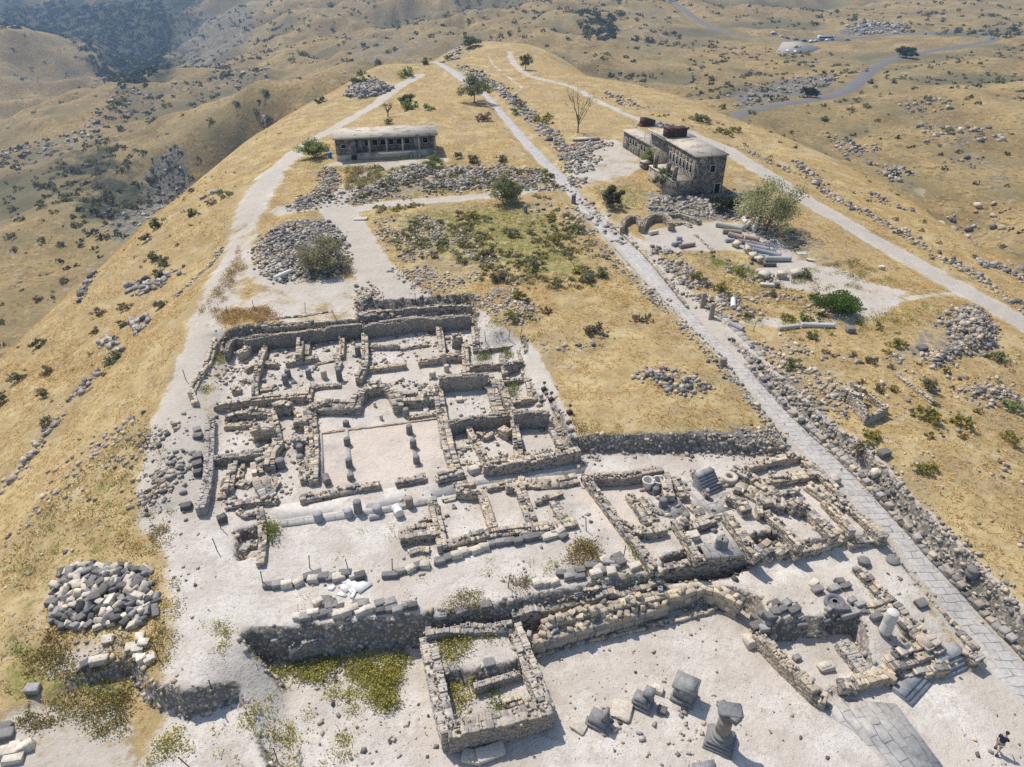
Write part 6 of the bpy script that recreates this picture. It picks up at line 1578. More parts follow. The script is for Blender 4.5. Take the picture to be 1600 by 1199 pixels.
# dry grass tufts
_g = MB(); _gr = np.random.default_rng(51)
def tufts(n, lo, hi, hgt, ymax, seed):
    rng = np.random.default_rng(seed)
    X = rng.uniform(lo[0], hi[0], n); Y = rng.uniform(lo[1], hi[1], n)
    i = np.clip(np.searchsorted(GX, X), 0, len(GX) - 1); j = np.clip(np.searchsorted(GY, Y), 0, len(GY) - 1)
    dl, _ = line_dist(_rc, X, Y)
    ok = (Mchalk[j, i] < .35) & (Mdark[j, i] < .5) & (ZZ[j, i] > -19) & (dl > np.interp(Y, [20, 75, 200], [3.2, 3.0, 2.2])) & (fbm(X / 3, Y / 3, 5, 3) > .38)
    dep = Y * CP - (ZZ[j, i] - CAM_Z) * SP; u = CX + FPX * X / dep
    ok &= (u > -60) & (u < 1660)
    X, Y = X[ok], Y[ok]; gr = Mgreen[j, i][ok]; n = len(X); nb = 4
    Z = Gz(X, Y); X, Y, Z = np.repeat(X, nb), np.repeat(Y, nb), np.repeat(Z, nb); N = n * nb
    a = rng.uniform(0, 6.283, N); w = rng.uniform(.03, .075, N); h = hgt * rng.uniform(.5, 1.3, N)
    bx = X + rng.normal(0, .10, N); by = Y + rng.normal(0, .10, N)
    V = np.stack([np.c_[bx - np.cos(a) * w, by - np.sin(a) * w, Z - .03], np.c_[bx + np.cos(a) * w, by + np.sin(a) * w, Z - .03],
                  np.c_[bx + rng.normal(.05, .22, N), by + rng.normal(-.05, .22, N), Z + h * .7]], 1)
    big = vnoise(X / 6, Y / 6, 9)[:, None]
    c = np.array([.66, .48, .21]) * (1 - big) + np.array([.54, .375, .15]) * big
    c = c * rng.uniform(.8, 1.4, (N, 1)); gg = (np.repeat(gr, nb) * rng.uniform(.3, 1, N) > .3)[:, None]
    c = np.where(gg, np.array([.34, .28, .10]) * rng.uniform(.7, 1.3, (N, 1)), c)
    _g.raw(V.reshape(-1, 3), np.arange(N * 3).reshape(N, 3), np.repeat(c, 3, 0))
tufts(52000, (-75, 16), (78, 80), .22, 80, 1); tufts(60000, (-85, 70), (80, 140), .24, 140, 2); tufts(22000, (-60, 140), (60, 250), .3, 250, 3)
o = _g.build('dry_grass', M_GRASS); tag(o, 'straw coloured dry grass tufts over the plateau', None, None, 'stuff')
o = _rub.build('rubble_stones', M_STONE); tag(o, 'loose dark and pale rubble in heaps and belts over the site', None, None, 'stuff')
# ------------------------------------------------------------------ buildings and things
M_RUB, nt, b = new_mat("black_stone_masonry"); k = NB(nt)
co = k.node('ShaderNodeTexCoord').outputs['Object']
vn = k.node('ShaderNodeTexVoronoi'); vn.inputs['Scale'].default_value = 3.0; k.put(vn.inputs['Vector'], co)
ve = k.node('ShaderNodeTexVoronoi', feature='DISTANCE_TO_EDGE'); ve.inputs['Scale'].default_value = 3.0; k.put(ve.inputs['Vector'], co)
sc = k.node('ShaderNodeSeparateColor'); k.put(sc.inputs[0], vn.outputs['Color'])
stc = k.ramp(sc.outputs[0], [(0.0, (.06, .052, .045)), (.55, (.12, .10, .085)), (.8, (.20, .165, .125)), (1.0, (.32, .26, .18))])
mm = k.mix(k.step(ve.outputs['Distance'], .03, .075), (.30, .26, .21), stc)
plast = k.step(k.math('ADD', k.noise(co, .55, 5, .65), k.math('MULTIPLY', k.attr('plaster'), .5)), .60, .70)
k.put(b.inputs['Base Color'], k.mix(plast, mm, k.mix(k.noise(co, 3, 4), (.30, .25, .18), (.42, .36, .27))))
b.inputs['Roughness'].default_value = .9; k.bump(ve.outputs['Distance'], .7, .06, b)
M_CONC = simple_mat("weathered_concrete", (.44, .385, .305), var=.22, scale=1.2, stain=(.25, .215, .17), stain_scale=.5)
M_DARK = simple_mat("opening_shade_paint", (.012, .012, .014), rough=.4, var=.1)  # near-black colour standing in for shade inside openings, also on panes
M_FRAME = simple_mat("pale_frame", (.50, .46, .40), var=.15)
M_DOOR = simple_mat("pale_blue_door", (.33, .40, .43), var=.15)
M_RUST = simple_mat("rusty_iron", (.085, .04, .03), var=.4, scale=3, stain=(.04, .026, .022), stain_scale=1.5)
M_PIPE = simple_mat("galvanised_pipe", (.3, .3, .3), rough=.5)
M_IRON = simple_mat("iron_post", (.10, .07, .055), rough=.7, var=.3)
M_GRANITE = col_mat("column_stone", nscale=7, lo=.82, hi=1.15, bump=.3, dist=.03, rough=.8)

def bx(m, x0, x1, y0, y1, z0, z1, col=(.3, .3, .3)):
    m.boxes([[(x0 + x1) / 2, (y0 + y1) / 2, (z0 + z1) / 2]], [[abs(x1 - x0) / 2, abs(y1 - y0) / 2, abs(z1 - z0) / 2]], None, col)
def pierced(m, axis, c0, c1, d0, d1, z0, z1, holes):
    """wall slab along x (axis 0) or y (axis 1) with real openings; holes = (a, b, za, zb)"""
    cuts = sorted({c0, c1, *[h[0] for h in holes], *[h[1] for h in holes]})
    for a, b_ in zip(cuts[:-1], cuts[1:]):
        hs = sorted((h[2], h[3]) for h in holes if h[0] < (a + b_) / 2 < h[1]); z = z0
        for za, zb in hs + [(z1, z1)]:
            if za > z + 1e-4:
                if axis == 0: bx(m, a, b_, d0, d1, z, za)
                else: bx(m, d0, d1, a, b_, z, za)
            z = zb
def part(m, name, mat, parent, label=None):
    o = m.build(name, mat, parent, local=True); o['kind'] = 'thing'
    if label: o['label'] = label
    return o
def window(root, axis, a, b_, za, zb, face, depth_dir, frame=True):
    m = MB(); f = .09; o0 = face - .04 * depth_dir; o1 = face + .16 * depth_dir
    def q(c0, c1, z0, z1):
        if axis == 0: bx(m, c0, c1, o0, o1, z0, z1)
        else: bx(m, o0, o1, c0, c1, z0, z1)
    q(a - f, a, za - f, zb + f); q(b_, b_ + f, za - f, zb + f); q(a, b_, zb, zb + f); q(a, b_, za - f, za)
    w = part(m, 'window', M_FRAME, root)
    m = MB(); p0 = face + .17 * depth_dir; p1 = face + .2 * depth_dir
    if axis == 0: bx(m, a - .02, b_ + .02, p0, p1, za - .02, zb + .02); bx(m, (a + b_) / 2 - .025, (a + b_) / 2 + .025, p0 - .04 * depth_dir, p0, za, zb)
    else: bx(m, p0, p1, a - .02, b_ + .02, za - .02, zb + .02); bx(m, p0 - .04 * depth_dir, p0, (a + b_) / 2 - .025, (a + b_) / 2 + .025, za, zb)
    part(m, 'pane', M_DARK, w)
    return w

# long barracks with a veranda
a = on(527, 252); b_ = on(683, 242); dv = (b_ - a)[:2]; Wd = float(np.linalg.norm(dv))
bk = thing('barracks', 'long single-storey dark stone building with flat concrete roof, veranda posts and blue doors', 'building', (a[0], a[1], min(a[2], b_[2])), math.atan2(dv[1], dv[0]))
xr = .198 * Wd; yb = 1.8; T_ = 6.8; H1 = 3.75; dk = 1.15
win = [(f * Wd - .45, f * Wd + .45, 2.05, 3.0) for f in (.31, .387, .467, .548, .628, .71, .894)]
drs = [(.217 * Wd - .02, .217 * Wd + .78, dk, 3.05), (.80 * Wd - .4, .80 * Wd + .4, dk, 3.05)]
m = MB(); pierced(m, 0, 0, xr, 0, .35, -.4, H1, [(1.0, 1.8, 2.2, 2.85)]); pierced(m, 0, xr, Wd, yb, yb + .35, -.4, H1, win + drs)
bx(m, 0, .35, .35, T_, -.4, H1); bx(m, Wd - .35, Wd, yb + .35, T_, -.4, H1); bx(m, .35, Wd - .35, T_ - .35, T_, -.4, H1); bx(m, xr - .35, xr, .35, yb, -.4, H1)
part(m, 'wall', M_RUB, bk)
m = MB(); bx(m, -.3, Wd + .3, -.35, T_ + .25, H1 + .003, H1 + .3); part(m, 'roof', M_CONC, bk)
m = MB(); bx(m, xr + .003, Wd, -.02, yb - .003, -.4, dk); bx(m, -.05, xr, -.06, -.003, -.4, 1.0); part(m, 'veranda_floor', M_CONC, bk)
for f in (.33, .50, .66, .825, .985):
    m = MB(); bx(m, f * Wd - .17, f * Wd + .17, .02, .36, dk, H1); part(m, 'post', M_CONC, bk)
for h in win: window(bk, 0, *h, yb, 1)
window(bk, 0, 1.0, 1.8, 2.2, 2.85, 0, 1)
for h in drs:
    m = MB(); bx(m, h[0], h[1], yb + .08, yb + .14, h[2], h[3]); d = part(m, 'door', M_DOOR, bk)
    m = MB(); bx(m, h[1] - .14, h[1] - .09, yb + .03, yb + .08, h[2] + .9, h[2] + 1.05); part(m, 'handle', M_IRON, d)
m = MB(); bx(m, 2.6, 3.5, -.10, -.06, .05, .95); part(m, 'cellar_shade_sheet', M_DARK, bk)  # flat black sheet paints the shade of a cellar hole; wall is uncut
sx = .775 * Wd
m = MB()
for i in range(5): bx(m, sx - .6, sx + .6, -1.7 + i * .34, -.025, -.3 if i == 0 else i * .21, (i + 1) * .21)
bx(m, sx - .85, sx - .603, -1.7, -.025, -.3, .95); bx(m, sx + .603, sx + .85, -1.7, -.025, -.3, .95)
part(m, 'stair', M_CONC, bk)

# two-storey post on the right
FL = np.array([27.8, 108.5]); rz = math.atan2(1.3, 5.0)
gz = float(Gz(FL[0] + 2, FL[1] - 1)) - .1
gb = thing('stone_post', 'grey two-storey flat-roofed basalt building with pillared terrace on the right of the street', 'building', (FL[0], FL[1], gz), rz)
Hh = 6.2 - gz; Tz = 2.7 - gz; Wm = 5.2; Lm = 16.5
lw = [(.9 + i * 1.2, 1.5 + i * 1.2, Tz + .9, Tz + 2.15) for i in range(7)]
m = MB(); pierced(m, 0, 0, Wm, 0, .35, -1.5, Hh, [(2.7, 3.5, Tz + 1.1, Tz + 2.1), (3.9, 4.75, -.2, 1.6)])
pierced(m, 1, .35, Lm, 0, .35, -1.5, Hh, lw); bx(m, Wm - .35, Wm, .35, Lm, -1.5, Hh); bx(m, .35, Wm - .35, Lm - .35, Lm, -1.5, Hh)
part(m, 'wall', M_RUB, gb)
m = MB(); bx(m, -.15, Wm + .2, -.2, 10.2, Hh + .003, Hh + .2); bx(m, -.55, Wm + .2, 10.203, Lm + .2, Hh + .003, Hh + .2); bx(m, -.55, -.35, 10.4, Lm + .2, Hh + .2, Hh + .5); part(m, 'roof', M_CONC, gb)
m = MB(); bx(m, -3.3, -.003, .05, 9.0, -1.5, Tz); o = part(m, 'terrace_base', M_RUB, gb)
for ob in (o,):
    at_ = ob.data.attributes.new('plaster', 'FLOAT', 'POINT'); at_.data.foreach_set('value', np.full(len(ob.data.vertices), .25, np.float32))
m = MB(); bx(m, -3.35, -.003, 0, 9.05, Tz + .003, Tz + .12); part(m, 'terrace_floor', M_CONC, gb)
for x0, y0 in ((-3.2, .2), (-3.2, 2.6), (-3.2, 7.2)):
    m = MB(); bx(m, x0, x0 + .55, y0, y0 + .55, Tz + .12, Tz + 2.1); part(m, 'pillar', M_RUB, gb)
for h in lw: window(gb, 1, *h, 0, 1)
window(gb, 0, 2.7, 3.5, Tz + 1.1, Tz + 2.1, 0, 1)
m = MB(); bx(m, 3.9, 4.75, .3, .34, -.2, 1.6); part(m, 'doorway', M_DARK, gb)  # black sheet across the doorway paints the shade of the interior
m = MB(); bx(m, 3.72, 3.9, -.06, .2, -.3, 1.78); bx(m, 4.75, 4.95, -.06, .2, -.3, 1.78); bx(m, 3.9, 4.75, -.06, .2, 1.6, 1.78); part(m, 'door_frame', M_CONC, gb)
for x0, y0 in ((.4, .3), (2.6, .2), (4.8, .4)):
    m = MB(); bx(m, x0, x0 + .04, y0, y0 + .04, Hh + .2, Hh + 1.1); part(m, 'rail_post', M_PIPE, gb)
# low wing behind it
c0 = np.array([23.9, 124.1]); gz2 = float(Gz(*c0))
lb = thing('stone_wing', 'low narrow flat-roofed stone wing behind the two-storey building', 'building', (c0[0], c0[1], gz2), math.atan2(10.6, -3.3) - math.pi / 2)
hw_ = 3.8 - gz2; lw2 = [(1.0 + i * 1.1 + (1.2 if i > 2 else 0), 1.7 + i * 1.1 + (1.2 if i > 2 else 0), hw_ - 1.5, hw_ - .6) for i in range(6)]
m = MB(); pierced(m, 1, 0, 11.1, 0, .3, -1, hw_, lw2); bx(m, .3, 2.8, 0, .3, -1, hw_); bx(m, .3, 2.8, 10.8, 11.1, -1, hw_); bx(m, 2.5, 2.8, .3, 10.8, -1, hw_)
part(m, 'wall', M_RUB, lb); m = MB(); bx(m, -.2, 2.95, -.25, 11.3, hw_ + .003, hw_ + .22); part(m, 'roof', M_CONC, lb)
for h in lw2: window(lb, 1, *h, 0, 1)
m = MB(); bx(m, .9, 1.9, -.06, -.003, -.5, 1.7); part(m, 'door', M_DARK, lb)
m = MB(); bx(m, .1, .16, 3.0, 3.06, hw_ + .2, hw_ + 1.6); part(m, 'antenna', M_PIPE, lb)
# rusty tank on the roof, crushed rusty box on the grass
p = at(1054, 213, 6.42); tk = thing('water_tank', 'rusty brown iron tank standing on the roof of the two-storey building', 'tank', tuple(p), rz)
m = MB(); bx(m, -1.7, 1.7, -.9, .9, .02, 1.35); part(m, 'tank_body', M_RUST, tk)
m = MB(); bx(m, -1.75, -.4, -.95, .95, 1.353, 1.42); bx(m, -.38, 1.75, -.95, .95, 1.353, 1.40)
for i in range(5): bx(m, -1.6 + i * .8, -1.5 + i * .8, -.96, -.9, .02, 1.35)
part(m, 'lid', M_RUST, tk)
p = on(1011, 196); tk = thing('rusty_box', 'crushed dark red rusty iron box lying tilted in the grass beside the dirt track', 'container', tuple(p), .5)
m = MB(); m.boxes([[0, 0, .7]], [[1.5, 1.0, .75]], rot_z([.1]) @ np.array(Matrix.Rotation(.25, 3, 'Y')), (.3, .2, .2), jit=.2); part(m, 'box_body', M_RUST, tk)
m = MB(); m.boxes([[-1.7, -.2, .35]], [[.9, .9, .06]], np.array(Matrix.Rotation(-.5, 3, 'Y'))[None], (.3, .2, .2), jit=.1); part(m, 'flap', M_RUST, tk)
p = on(915, 219); cs = thing('concrete_slab', 'flat pale concrete slab on the ground near the tall leafless tree', 'slab', tuple(p), .06)
m = MB(); m.boxes([[0, 0, .25]], [[2.6, .9, .12]], None, (.4, .4, .4), jit=.04); part(m, 'slab_top', M_CONC, cs); m = MB(); m.boxes([[-1.5, 0, .05], [1.4, 0, .05]], [[.4, .8, .1]], None, (.3, .3, .3), jit=.1); part(m, 'support', M_RUB, cs)
# blue barrel, water trough wall
p = on(516, 247); m = MB(); m.lathe((0, 0, 0), [(.34, 0), (.36, .05), (.34, .3), (.365, .33), (.34, .36), (.34, .62), (.365, .65), (.34, .68), (.35, .95), (.3, 1.0)], 16, (.1, .3, .6))
o = m.build('barrel', simple_mat("blue_plastic", (.03, .20, .48), rough=.4), None, True); o.location = p; tag(o, 'bright blue barrel at the left corner of the long barracks', 'barrel')
p = on(1010, 262); o_ = thing('stone_trough', 'small square stone bin with pale top before the grey building', 'trough', tuple(p), .3)
m = MB(); bx(m, -1, 1, -.7, .7, -.3, 1.0); part(m, 'trough_wall', M_RUB, o_); m = MB(); bx(m, -1.05, 1.05, -.75, .75, 1.003, 1.1); part(m, 'trough_rim', M_CONC, o_)

# ------------------------------------------------------------------ columns
def column(px, py, h, r, col, label, group, zb=None, cap=False, cat='column', name='column_stump', lean=0.0):
    q = on(px, py) if zb is None else at(px, py, zb)
    rng = np.random.default_rng(int(px * 3 + py)); m = MB()
    c = np.array(col) * rng.uniform(.85, 1.15)
    prof = [(r * 1.02, -.15), (r * 1.03, 0), (r, .05), (r * .985, h * .45), (r * .95, h * .47), (r * .975, h * .5), (r * .95, h - .05), (r * .88, h)]
    m.lathe((0, 0, 0), prof, 14, c)
    o = m.build(name, M_GRANITE, None); o.location = q; o.rotation_euler = (rng.normal(0, lean), rng.normal(0, lean), rng.uniform(0, 6))
    return tag(o, label, cat, group)
BAS = (.195, .185, .175); LIM = (.50, .43, .33); GRN = (.34, .33, .33); BRN = (.30, .235, .19); WHT = (.66, .63, .58)
def stumps(where, group, lst, zb=None):
    for i, (x, y, h, r, c) in enumerate(sorted(lst)):
        column(x, y, h, r, c, f"{'pale' if c in (LIM, WHT) else 'dark'} column stump, {num_word(i)} from the left {where}", group, zb)
ZS = -1.68
for i, (x, y, h) in enumerate([(541,664,.5), (543,694,.8), (546,728,.9), (548,747,.5)]): column(x, y, h * .8, .29, BAS, f"dark column stump, {ORD[i]} from the apse on the left nave row", 'column stumps in the church nave', ZS)
for i, (x, y, h) in enumerate([(635,650,1.0), (640,676,.95), (646,698,.9), (651,722,.8)]): column(x, y, h * .8, .29, BAS, f"dark column stump, {ORD[i]} from the apse on the right nave row", 'column stumps in the church nave', ZS)
stumps('on the slab row before the church', 'columns on the portico slabs', [(498,811,.6,.36,GRN), (545,805,.55,.34,GRN), (560,800,1.1,.33,BAS), (590,801,.6,.37,GRN), (640,790,.8,.31,BRN)], -1.68)
stumps('in the room behind the apse', 'column stumps behind the apse', [(451,590,.9,.3,BAS), (447,601,1.1,.3,BAS), (483,590,.9,.28,BAS), (507,591,.85,.3,LIM), (531,594,1.3,.3,BAS), (413,597,.3,.2,BAS), (560,556,1.1,.3,BAS)], -1.8)
stumps('in the narrow rooms at the apse rear', 'column stumps behind the apse', [(676,590,.7,.35,LIM), (694,568,1.2,.3,LIM), (698,580,.7,.28,LIM)], -1.8)
stumps('beside the pale corridor', 'column stumps in the left rooms', [(439,730,.8,.4,BAS), (470,708,.8,.3,BAS), (470,722,.7,.3,BAS)], -1.8)
stumps('on the paved floors of the big house', 'small pillars in the big house', [(1035,792,.8,.32,BAS), (1024,773,.7,.28,BAS), (1122,856,.95,.28,BAS), (1130,858,.95,.28,BAS), (1071,812,.6,.3,BAS)], -1.8)
stumps('in the chancel of the church', 'small stubs in the chancel', [(586,636,.5,.14,LIM), (596,656,.5,.16,LIM)], -1.8)
column(1384, 984, 1.75, .40, (.50, .47, .42), 'pale upright column standing among the gatehouse ruins', None, -2.75)
column(1348, 884, .6, .42, BAS, 'squat dark pillar stub at the corner near the shop front', None, -2.9)
column(1390, 888, .9, .5, BAS, 'big dark column drum standing at the street edge by the gatehouse', None, -3.2)
column(1519, 897, .55, .45, BAS, 'dark drum standing on the rubble right of the street', None)
column(1097, 480, 1.7, .28, BRN, 'left one of two upright shafts at the right street edge', 'upright shafts beside the street', None, lean=.05)
column(1111, 497, 1.8, .28, BRN, 'right one of two upright shafts at the right street edge', 'upright shafts beside the street', None, lean=.05)
column(896, 318, 1.3, .35, BAS, 'short dark post stone at the left street edge by the scrubby field', None)
column(1129, 571, .8, .36, BRN, 'short brown pillar at the left street edge opposite the bench', None)
column(821, 332, 1.0, .3, BAS, 'dark upright stone at the corner of the scrubby field', None)
column(793, 874, .3, .3, BAS, 'round stone set in the beige room floor', None, -1.8) if False else None
def fallen(x0, y0, x1, y1, r, col, label, group='fallen columns in the stone yard', zb=None):
    a = on(x0, y0) if zb is None else at(x0, y0, zb); b_ = on(x1, y1) if zb is None else at(x1, y1, zb)
    d = b_ - a; L = float(np.linalg.norm(d)); m = MB()
    rng = np.random.default_rng(int(x0 + y0)); c = np.array(col) * rng.uniform(.9, 1.1)
    r = r * .88; m.lathe((0, 0, 0), [(r * .9, 0), (r * 1.05, .02), (r * 1.05, .14), (r, .18), (r * .97, L * .5), (r * .93, L - .16), (r * .98, L - .13), (r * .98, L - .02), (r * .85, L)], 16, c, axis=(1, 0, 0))
    o = m.build('fallen_column', M_GRANITE, None); o.location = a + [0, 0, r * .85]
    o.rotation_euler = (0, -math.asin(d[2] / L), math.atan2(d[1], d[0])); return tag(o, label, 'column', group)
Y0, S_ = (1080, 330), 6.663
def fy(a, b_, c, d, r, col, lab): fallen(Y0[0] + a / S_, Y0[1] + b_ / S_ + 1.5, Y0[0] + c / S_, Y0[1] + d / S_ + 1.5, r, col, lab)
GGN = (.37, .37, .31); GRY = (.27, .28, .30)
for a in [(255,150,545,195,.42,GGN,'long pale greenish fallen column, farthest of the yard rows'), (325,222,520,236,.42,BRN,'short thick brown fallen column, second yard row'), (385,252,540,288,.40,BRN,'brown fallen column, left piece of the third yard row'),
          (555,290,705,312,.40,BRN,'brown fallen column, right piece of the third yard row'), (470,322,610,338,.36,(.25,.20,.18),'dark brown fallen shaft, left piece of the fourth yard row'), (622,340,775,378,.36,(.24,.19,.17),'dark brown fallen shaft, right piece of the fourth yard row'),
          (555,365,855,428,.42,GRY,'long grey fallen column, farther of the two longest'), (630,418,930,478,.42,GRY,'long grey fallen column, nearer of the two longest'), (690,478,800,492,.36,GRY,'short grey shaft behind the nearest pale column'),
          (765,512,1030,510,.42,(.42,.41,.38),'pale grey fallen column, nearest of the yard rows'), (355,316,445,312,.32,GRY,'short dark grey drum left of the fourth yard row'), (540,85,572,132,.34,WHT,'small white column piece pointing away at the yard back'),
          (552,178,605,130,.34,WHT,'white column piece leaning against the long greenish one'), (685,95,650,210,.36,WHT,'white column piece beside the trunk of the airy tree'), (745,565,880,565,.28,(.10,.10,.105),'short black shaft at the near edge of the yard')]: fy(*a)
S2 = (940, 290)
for a, lab, col in [((495,512,580,492), 'tapered pale drum lying before the two apses', LIM), ((740,630,820,606), 'grey tapered drum lying before the rubble', GRY), ((810,648,965,622), 'long brown shaft lying along the rubble edge', BRN), ((780,565,832,562), 'short dark drum in the middle of the pink yard', GRY)]:
    fallen(S2[0] + a[0] / S_, S2[1] + a[1] / S_ + 1, S2[0] + a[2] / S_, S2[1] + a[3] / S_ + 1, .33, col, lab, 'fallen columns before the apses')
fallen(1145, 484, 1145, 468, .34, WHT, 'white column piece on rubble pointing up the slope near two shafts', None)
fallen(1139, 509, 1161, 518, .34, GRN, 'grey column piece lying beside the stepped bench', None)
fallen(1251, 511, 1303, 512, .32, (.47, .45, .41), 'long pale column lying along the dusty loop path', None); fallen(1216, 516, 1248, 512, .28, (.47, .45, .41), 'thin pale column end to end with the long path one', None)
fallen(429, 438, 456, 426, .32, WHT, 'white column shaft lying on the oval stone heap', None)
fallen(619, 797, 625, 808, .40, WHT, 'white drum fallen beside the slab row of the church', None, -1.7); fallen(577, 812, 594, 809, .25, GRN, 'half buried drum by the slab row of the church', None, -1.85)
fallen(508, 748, 513, 758, .36, BAS, 'dark hollow drum lying at the left nave entrance', None, -1.75)
# carved capitals and blocks of the yard
def capital(px, py, s, label, col=LIM):
    q = on(px, py); rng = np.random.default_rng(int(px)); m = MB()
    m.lathe((0, 0, 0), [(.28 * s, 0), (.30 * s, .12 * s), (.34 * s, .3 * s), (.46 * s, .52 * s), (.40 * s, .58 * s)], 12, np.array(col) * rng.uniform(.9, 1.1))
    m.boxes([[0, 0, .66 * s]], [[.48 * s, .48 * s, .08 * s]], None, np.array(col), jit=.1)
    for i in range(4):
        a = i * math.pi / 2 + .78; m.boxes([[.5 * s * math.cos(a), .5 * s * math.sin(a), .5 * s]], [[.13 * s] * 3], rot_z([a]), np.array(col) * .95, jit=.3)
    o = m.build('carved_capital', M_GRANITE, None); o.location = q - [0, 0, .05]; o.rotation_euler = (rng.normal(0, .2), rng.normal(0, .2), rng.uniform(0, 6)); return tag(o, label, 'capital', 'carved capitals in the yard')
for i, (x, y) in enumerate(sorted([(480,372), (565,418), (596,442), (640,492), (710,532)])): capital(Y0[0] + x / S_, Y0[1] + y / S_, 1.0, f"pale carved capital, {ORD[i]} from the left along the fallen columns' near ends")
for i, (x, y) in enumerate([(755,702), (940,697), (1095,678)]): capital(Y0[0] + x / S_, Y0[1] + y / S_, 1.15, f"pale carved capital, {ORD[i]} from the left on the near paved court", LIM)
def lone(px, py, size, beige, label, rz=0.2, group=None, lift=0.0, zb=None):
    q = on(px, py); rng = np.random.default_rng(int(px * 5)); o = block(q[0], q[1], beige, size, rng, label, group, rz, lift); return o
lone(1220, 434, (1.4, .9, .2), 1, 'flat pale slab beside the near capitals of the yard'); lone(1200, 448, (1.5, .7, .45), 1, 'pale carved doorstep block in front of the near capitals'); lone(1213, 449, (.6, .5, .7), 0, 'dark upright stub next to the carved doorstep block')
lone(1253, 397, (1.2, .8, .15), 1, 'thin pale square slab on bare ground right of the fallen columns, farther one'); lone(1268, 407, (1.2, .8, .15), 1, 'thin pale square slab on bare ground right of the fallen columns, nearer one')
lone(564, 343, (2.2, 1.2, .2), 1, 'white slab lying at the corner of the scrubby field'); lone(1377, 421, (.7, .6, .5), 1, 'lone pale block in the dry grass by the dusty loop')
lone(1440, 546, (.8, .65, .5), 0, 'large dark cube at the end of the path-side rubble'); lone(1328, 519, (.85, .7, .6), 0, 'large dark boulder on the stone line below the loop path')
lone(1380, 712, (.8, .65, .6), 0, 'big dark ashlar on rubble near the yellow bush right of the street'); lone(1367, 742, (.75, .6, .6), 1, 'big pale block leaning over the roadside wall')
lone(1303, 753, (.8, .7, .6), 1, 'pale block perched on the shop wall beside the street'); lone(1438, 945, (.8, .6, .4), 0, 'dark slab on the gatehouse rubble wall')
lone(1290, 1045, (1.0, .6, .45), 1, 'cream block lying on the gatehouse room floor'); lone(1206, 950, (.5, .4, .4), 1, 'cream block by the retaining wall end'); lone(1171, 1006, (.8, .8, .6), 1, 'round-topped pale stone at the corner of the diagonal wall')
lone(740, 738, (.8, .65, .5), 1, 'white rounded block at the lane corner by the church', 0.1); lone(718, 627, (.7, .5, .4), 1, 'pale block on the floor of the plastered room')
lone(1082, 842, (.9, .7, .6), 1, 'beige boulder on the wall of the paved room'); lone(1157, 850, (1.3, 1.0, .35), 1, 'flat cream bench block in the paved room'); lone(1211, 840, (.9, .8, .7), 0, 'dark boulder between the paved room and the shops')

# basins, mill stone
for x, y, w in ((1012, 763, 'left'), (1028, 762, 'right')):
    m = MB(); m.lathe((0, 0, 0), [(.28, 0), (.36, .1), (.46, .55), (.50, .8), (.52, .86), (.42, .86), (.38, .7), (.30, .25)], 20, (.58, .55, .49), cap=True)
    o = m.build('stone_basin', M_GRANITE, None, True); o.location = at(x, y, -1.8); tag(o, f'pale round stone basin, {w} one of two by the plastered wall', 'basin', 'pair of stone basins')
m = MB(); m.lathe((0, 0, 0), [(.3, 0), (.62, 0), (.66, .1), (.66, .5), (.6, .56), (.3, .56), (.27, .4), (.27, .1)], 22, (.50, .43, .35), cap=False)
o = m.build('stone_ring', M_GRANITE, None); o.location = at(1139, 752, -1.8); tag(o, 'beige hollow stone ring beside the black stair', 'stone ring')
m = MB(); m.lathe((0, 0, 0), [(.16, 0), (.62, 0), (.66, .06), (.66, .34), (.6, .4), (.42, .4), (.40, .28), (.26, .28), (.24, .4), (.16, .4)], 24, (.15, .15, .16), cap=False)
o = m.build('mill_stone', M_GRANITE, None); q = on(1303, 945); o.location = q; o.rotation_euler = (.08, -.1, 0); tag(o, 'dark round millstone with ring groove on the raised dirt patch', 'millstone')
# marble shards
rng = np.random.default_rng(3)
MSH = [(820,345,.5), (815,392,.5), (868,372,.5), (928,388,.62), (872,408,.35), (830,440,.3), (872,452,.35), (770,452,.3), (693,400,.25)]
for i, (x, y, s) in enumerate(sorted(MSH)):
    n = rng.integers(4, 6); a = np.sort(rng.uniform(0, 6.28, n)) if n > 4 else np.array([.3, 1.9, 3.3, 4.9]) + rng.normal(0, .2, 4)
    m = MB(); m.prism(np.c_[np.cos(a) * s * 1.2, np.sin(a) * s], 0, .05, (.66, .64, .60)); o = m.build('marble_slab', M_PALE); o.location = on(380 + x / 5, 840 + y / 5, .02 + i * .006)
    tag(o, f'white marble shard, {ORD[i]} from the left in the bright cluster on the terrace', 'marble slab', 'white marble shards on the terrace')
# forum pedestals and the capped column
def pedestal(px, py, rz, label, parts):
    q = on(px, py); o = thing('stone_pedestal', label, 'pedestal', (q[0], q[1], -4.4), rz)
    for nm, bl in parts:
        m = MB()
        for x, y, z, sx, sy, sz in bl: m.boxes([[x, y, z + sz / 2]], [[sx / 2, sy / 2, sz / 2]], None, np.array([.225, .22, .21]) * RNG.uniform(.85, 1.15), jit=.02)
        part(m, nm, M_STONE, o)
    o.scale = (.82, .82, .88)
    return o
pedestal(935, 1130, -.5, 'stepped dark pedestal with broken upright slab, leftmost on the white square', [('plinth', [(0,0,-.1,1.5,1.25,.45), (0,0,.35,1.3,1.05,.45)]), ('upright', [(.45,.1,.8,.28,.85,.7)])])
pedestal(1003, 1100, -.5, 'stepped dark pedestal with square block on top, middle of the white square', [('plinth', [(0,0,-.1,1.5,1.3,.4), (0,0,.3,1.3,1.1,.4), (-.1,-.2,.7,.9,.6,.25)]), ('top_block', [(.35,.3,.7,.75,.7,.75)])])
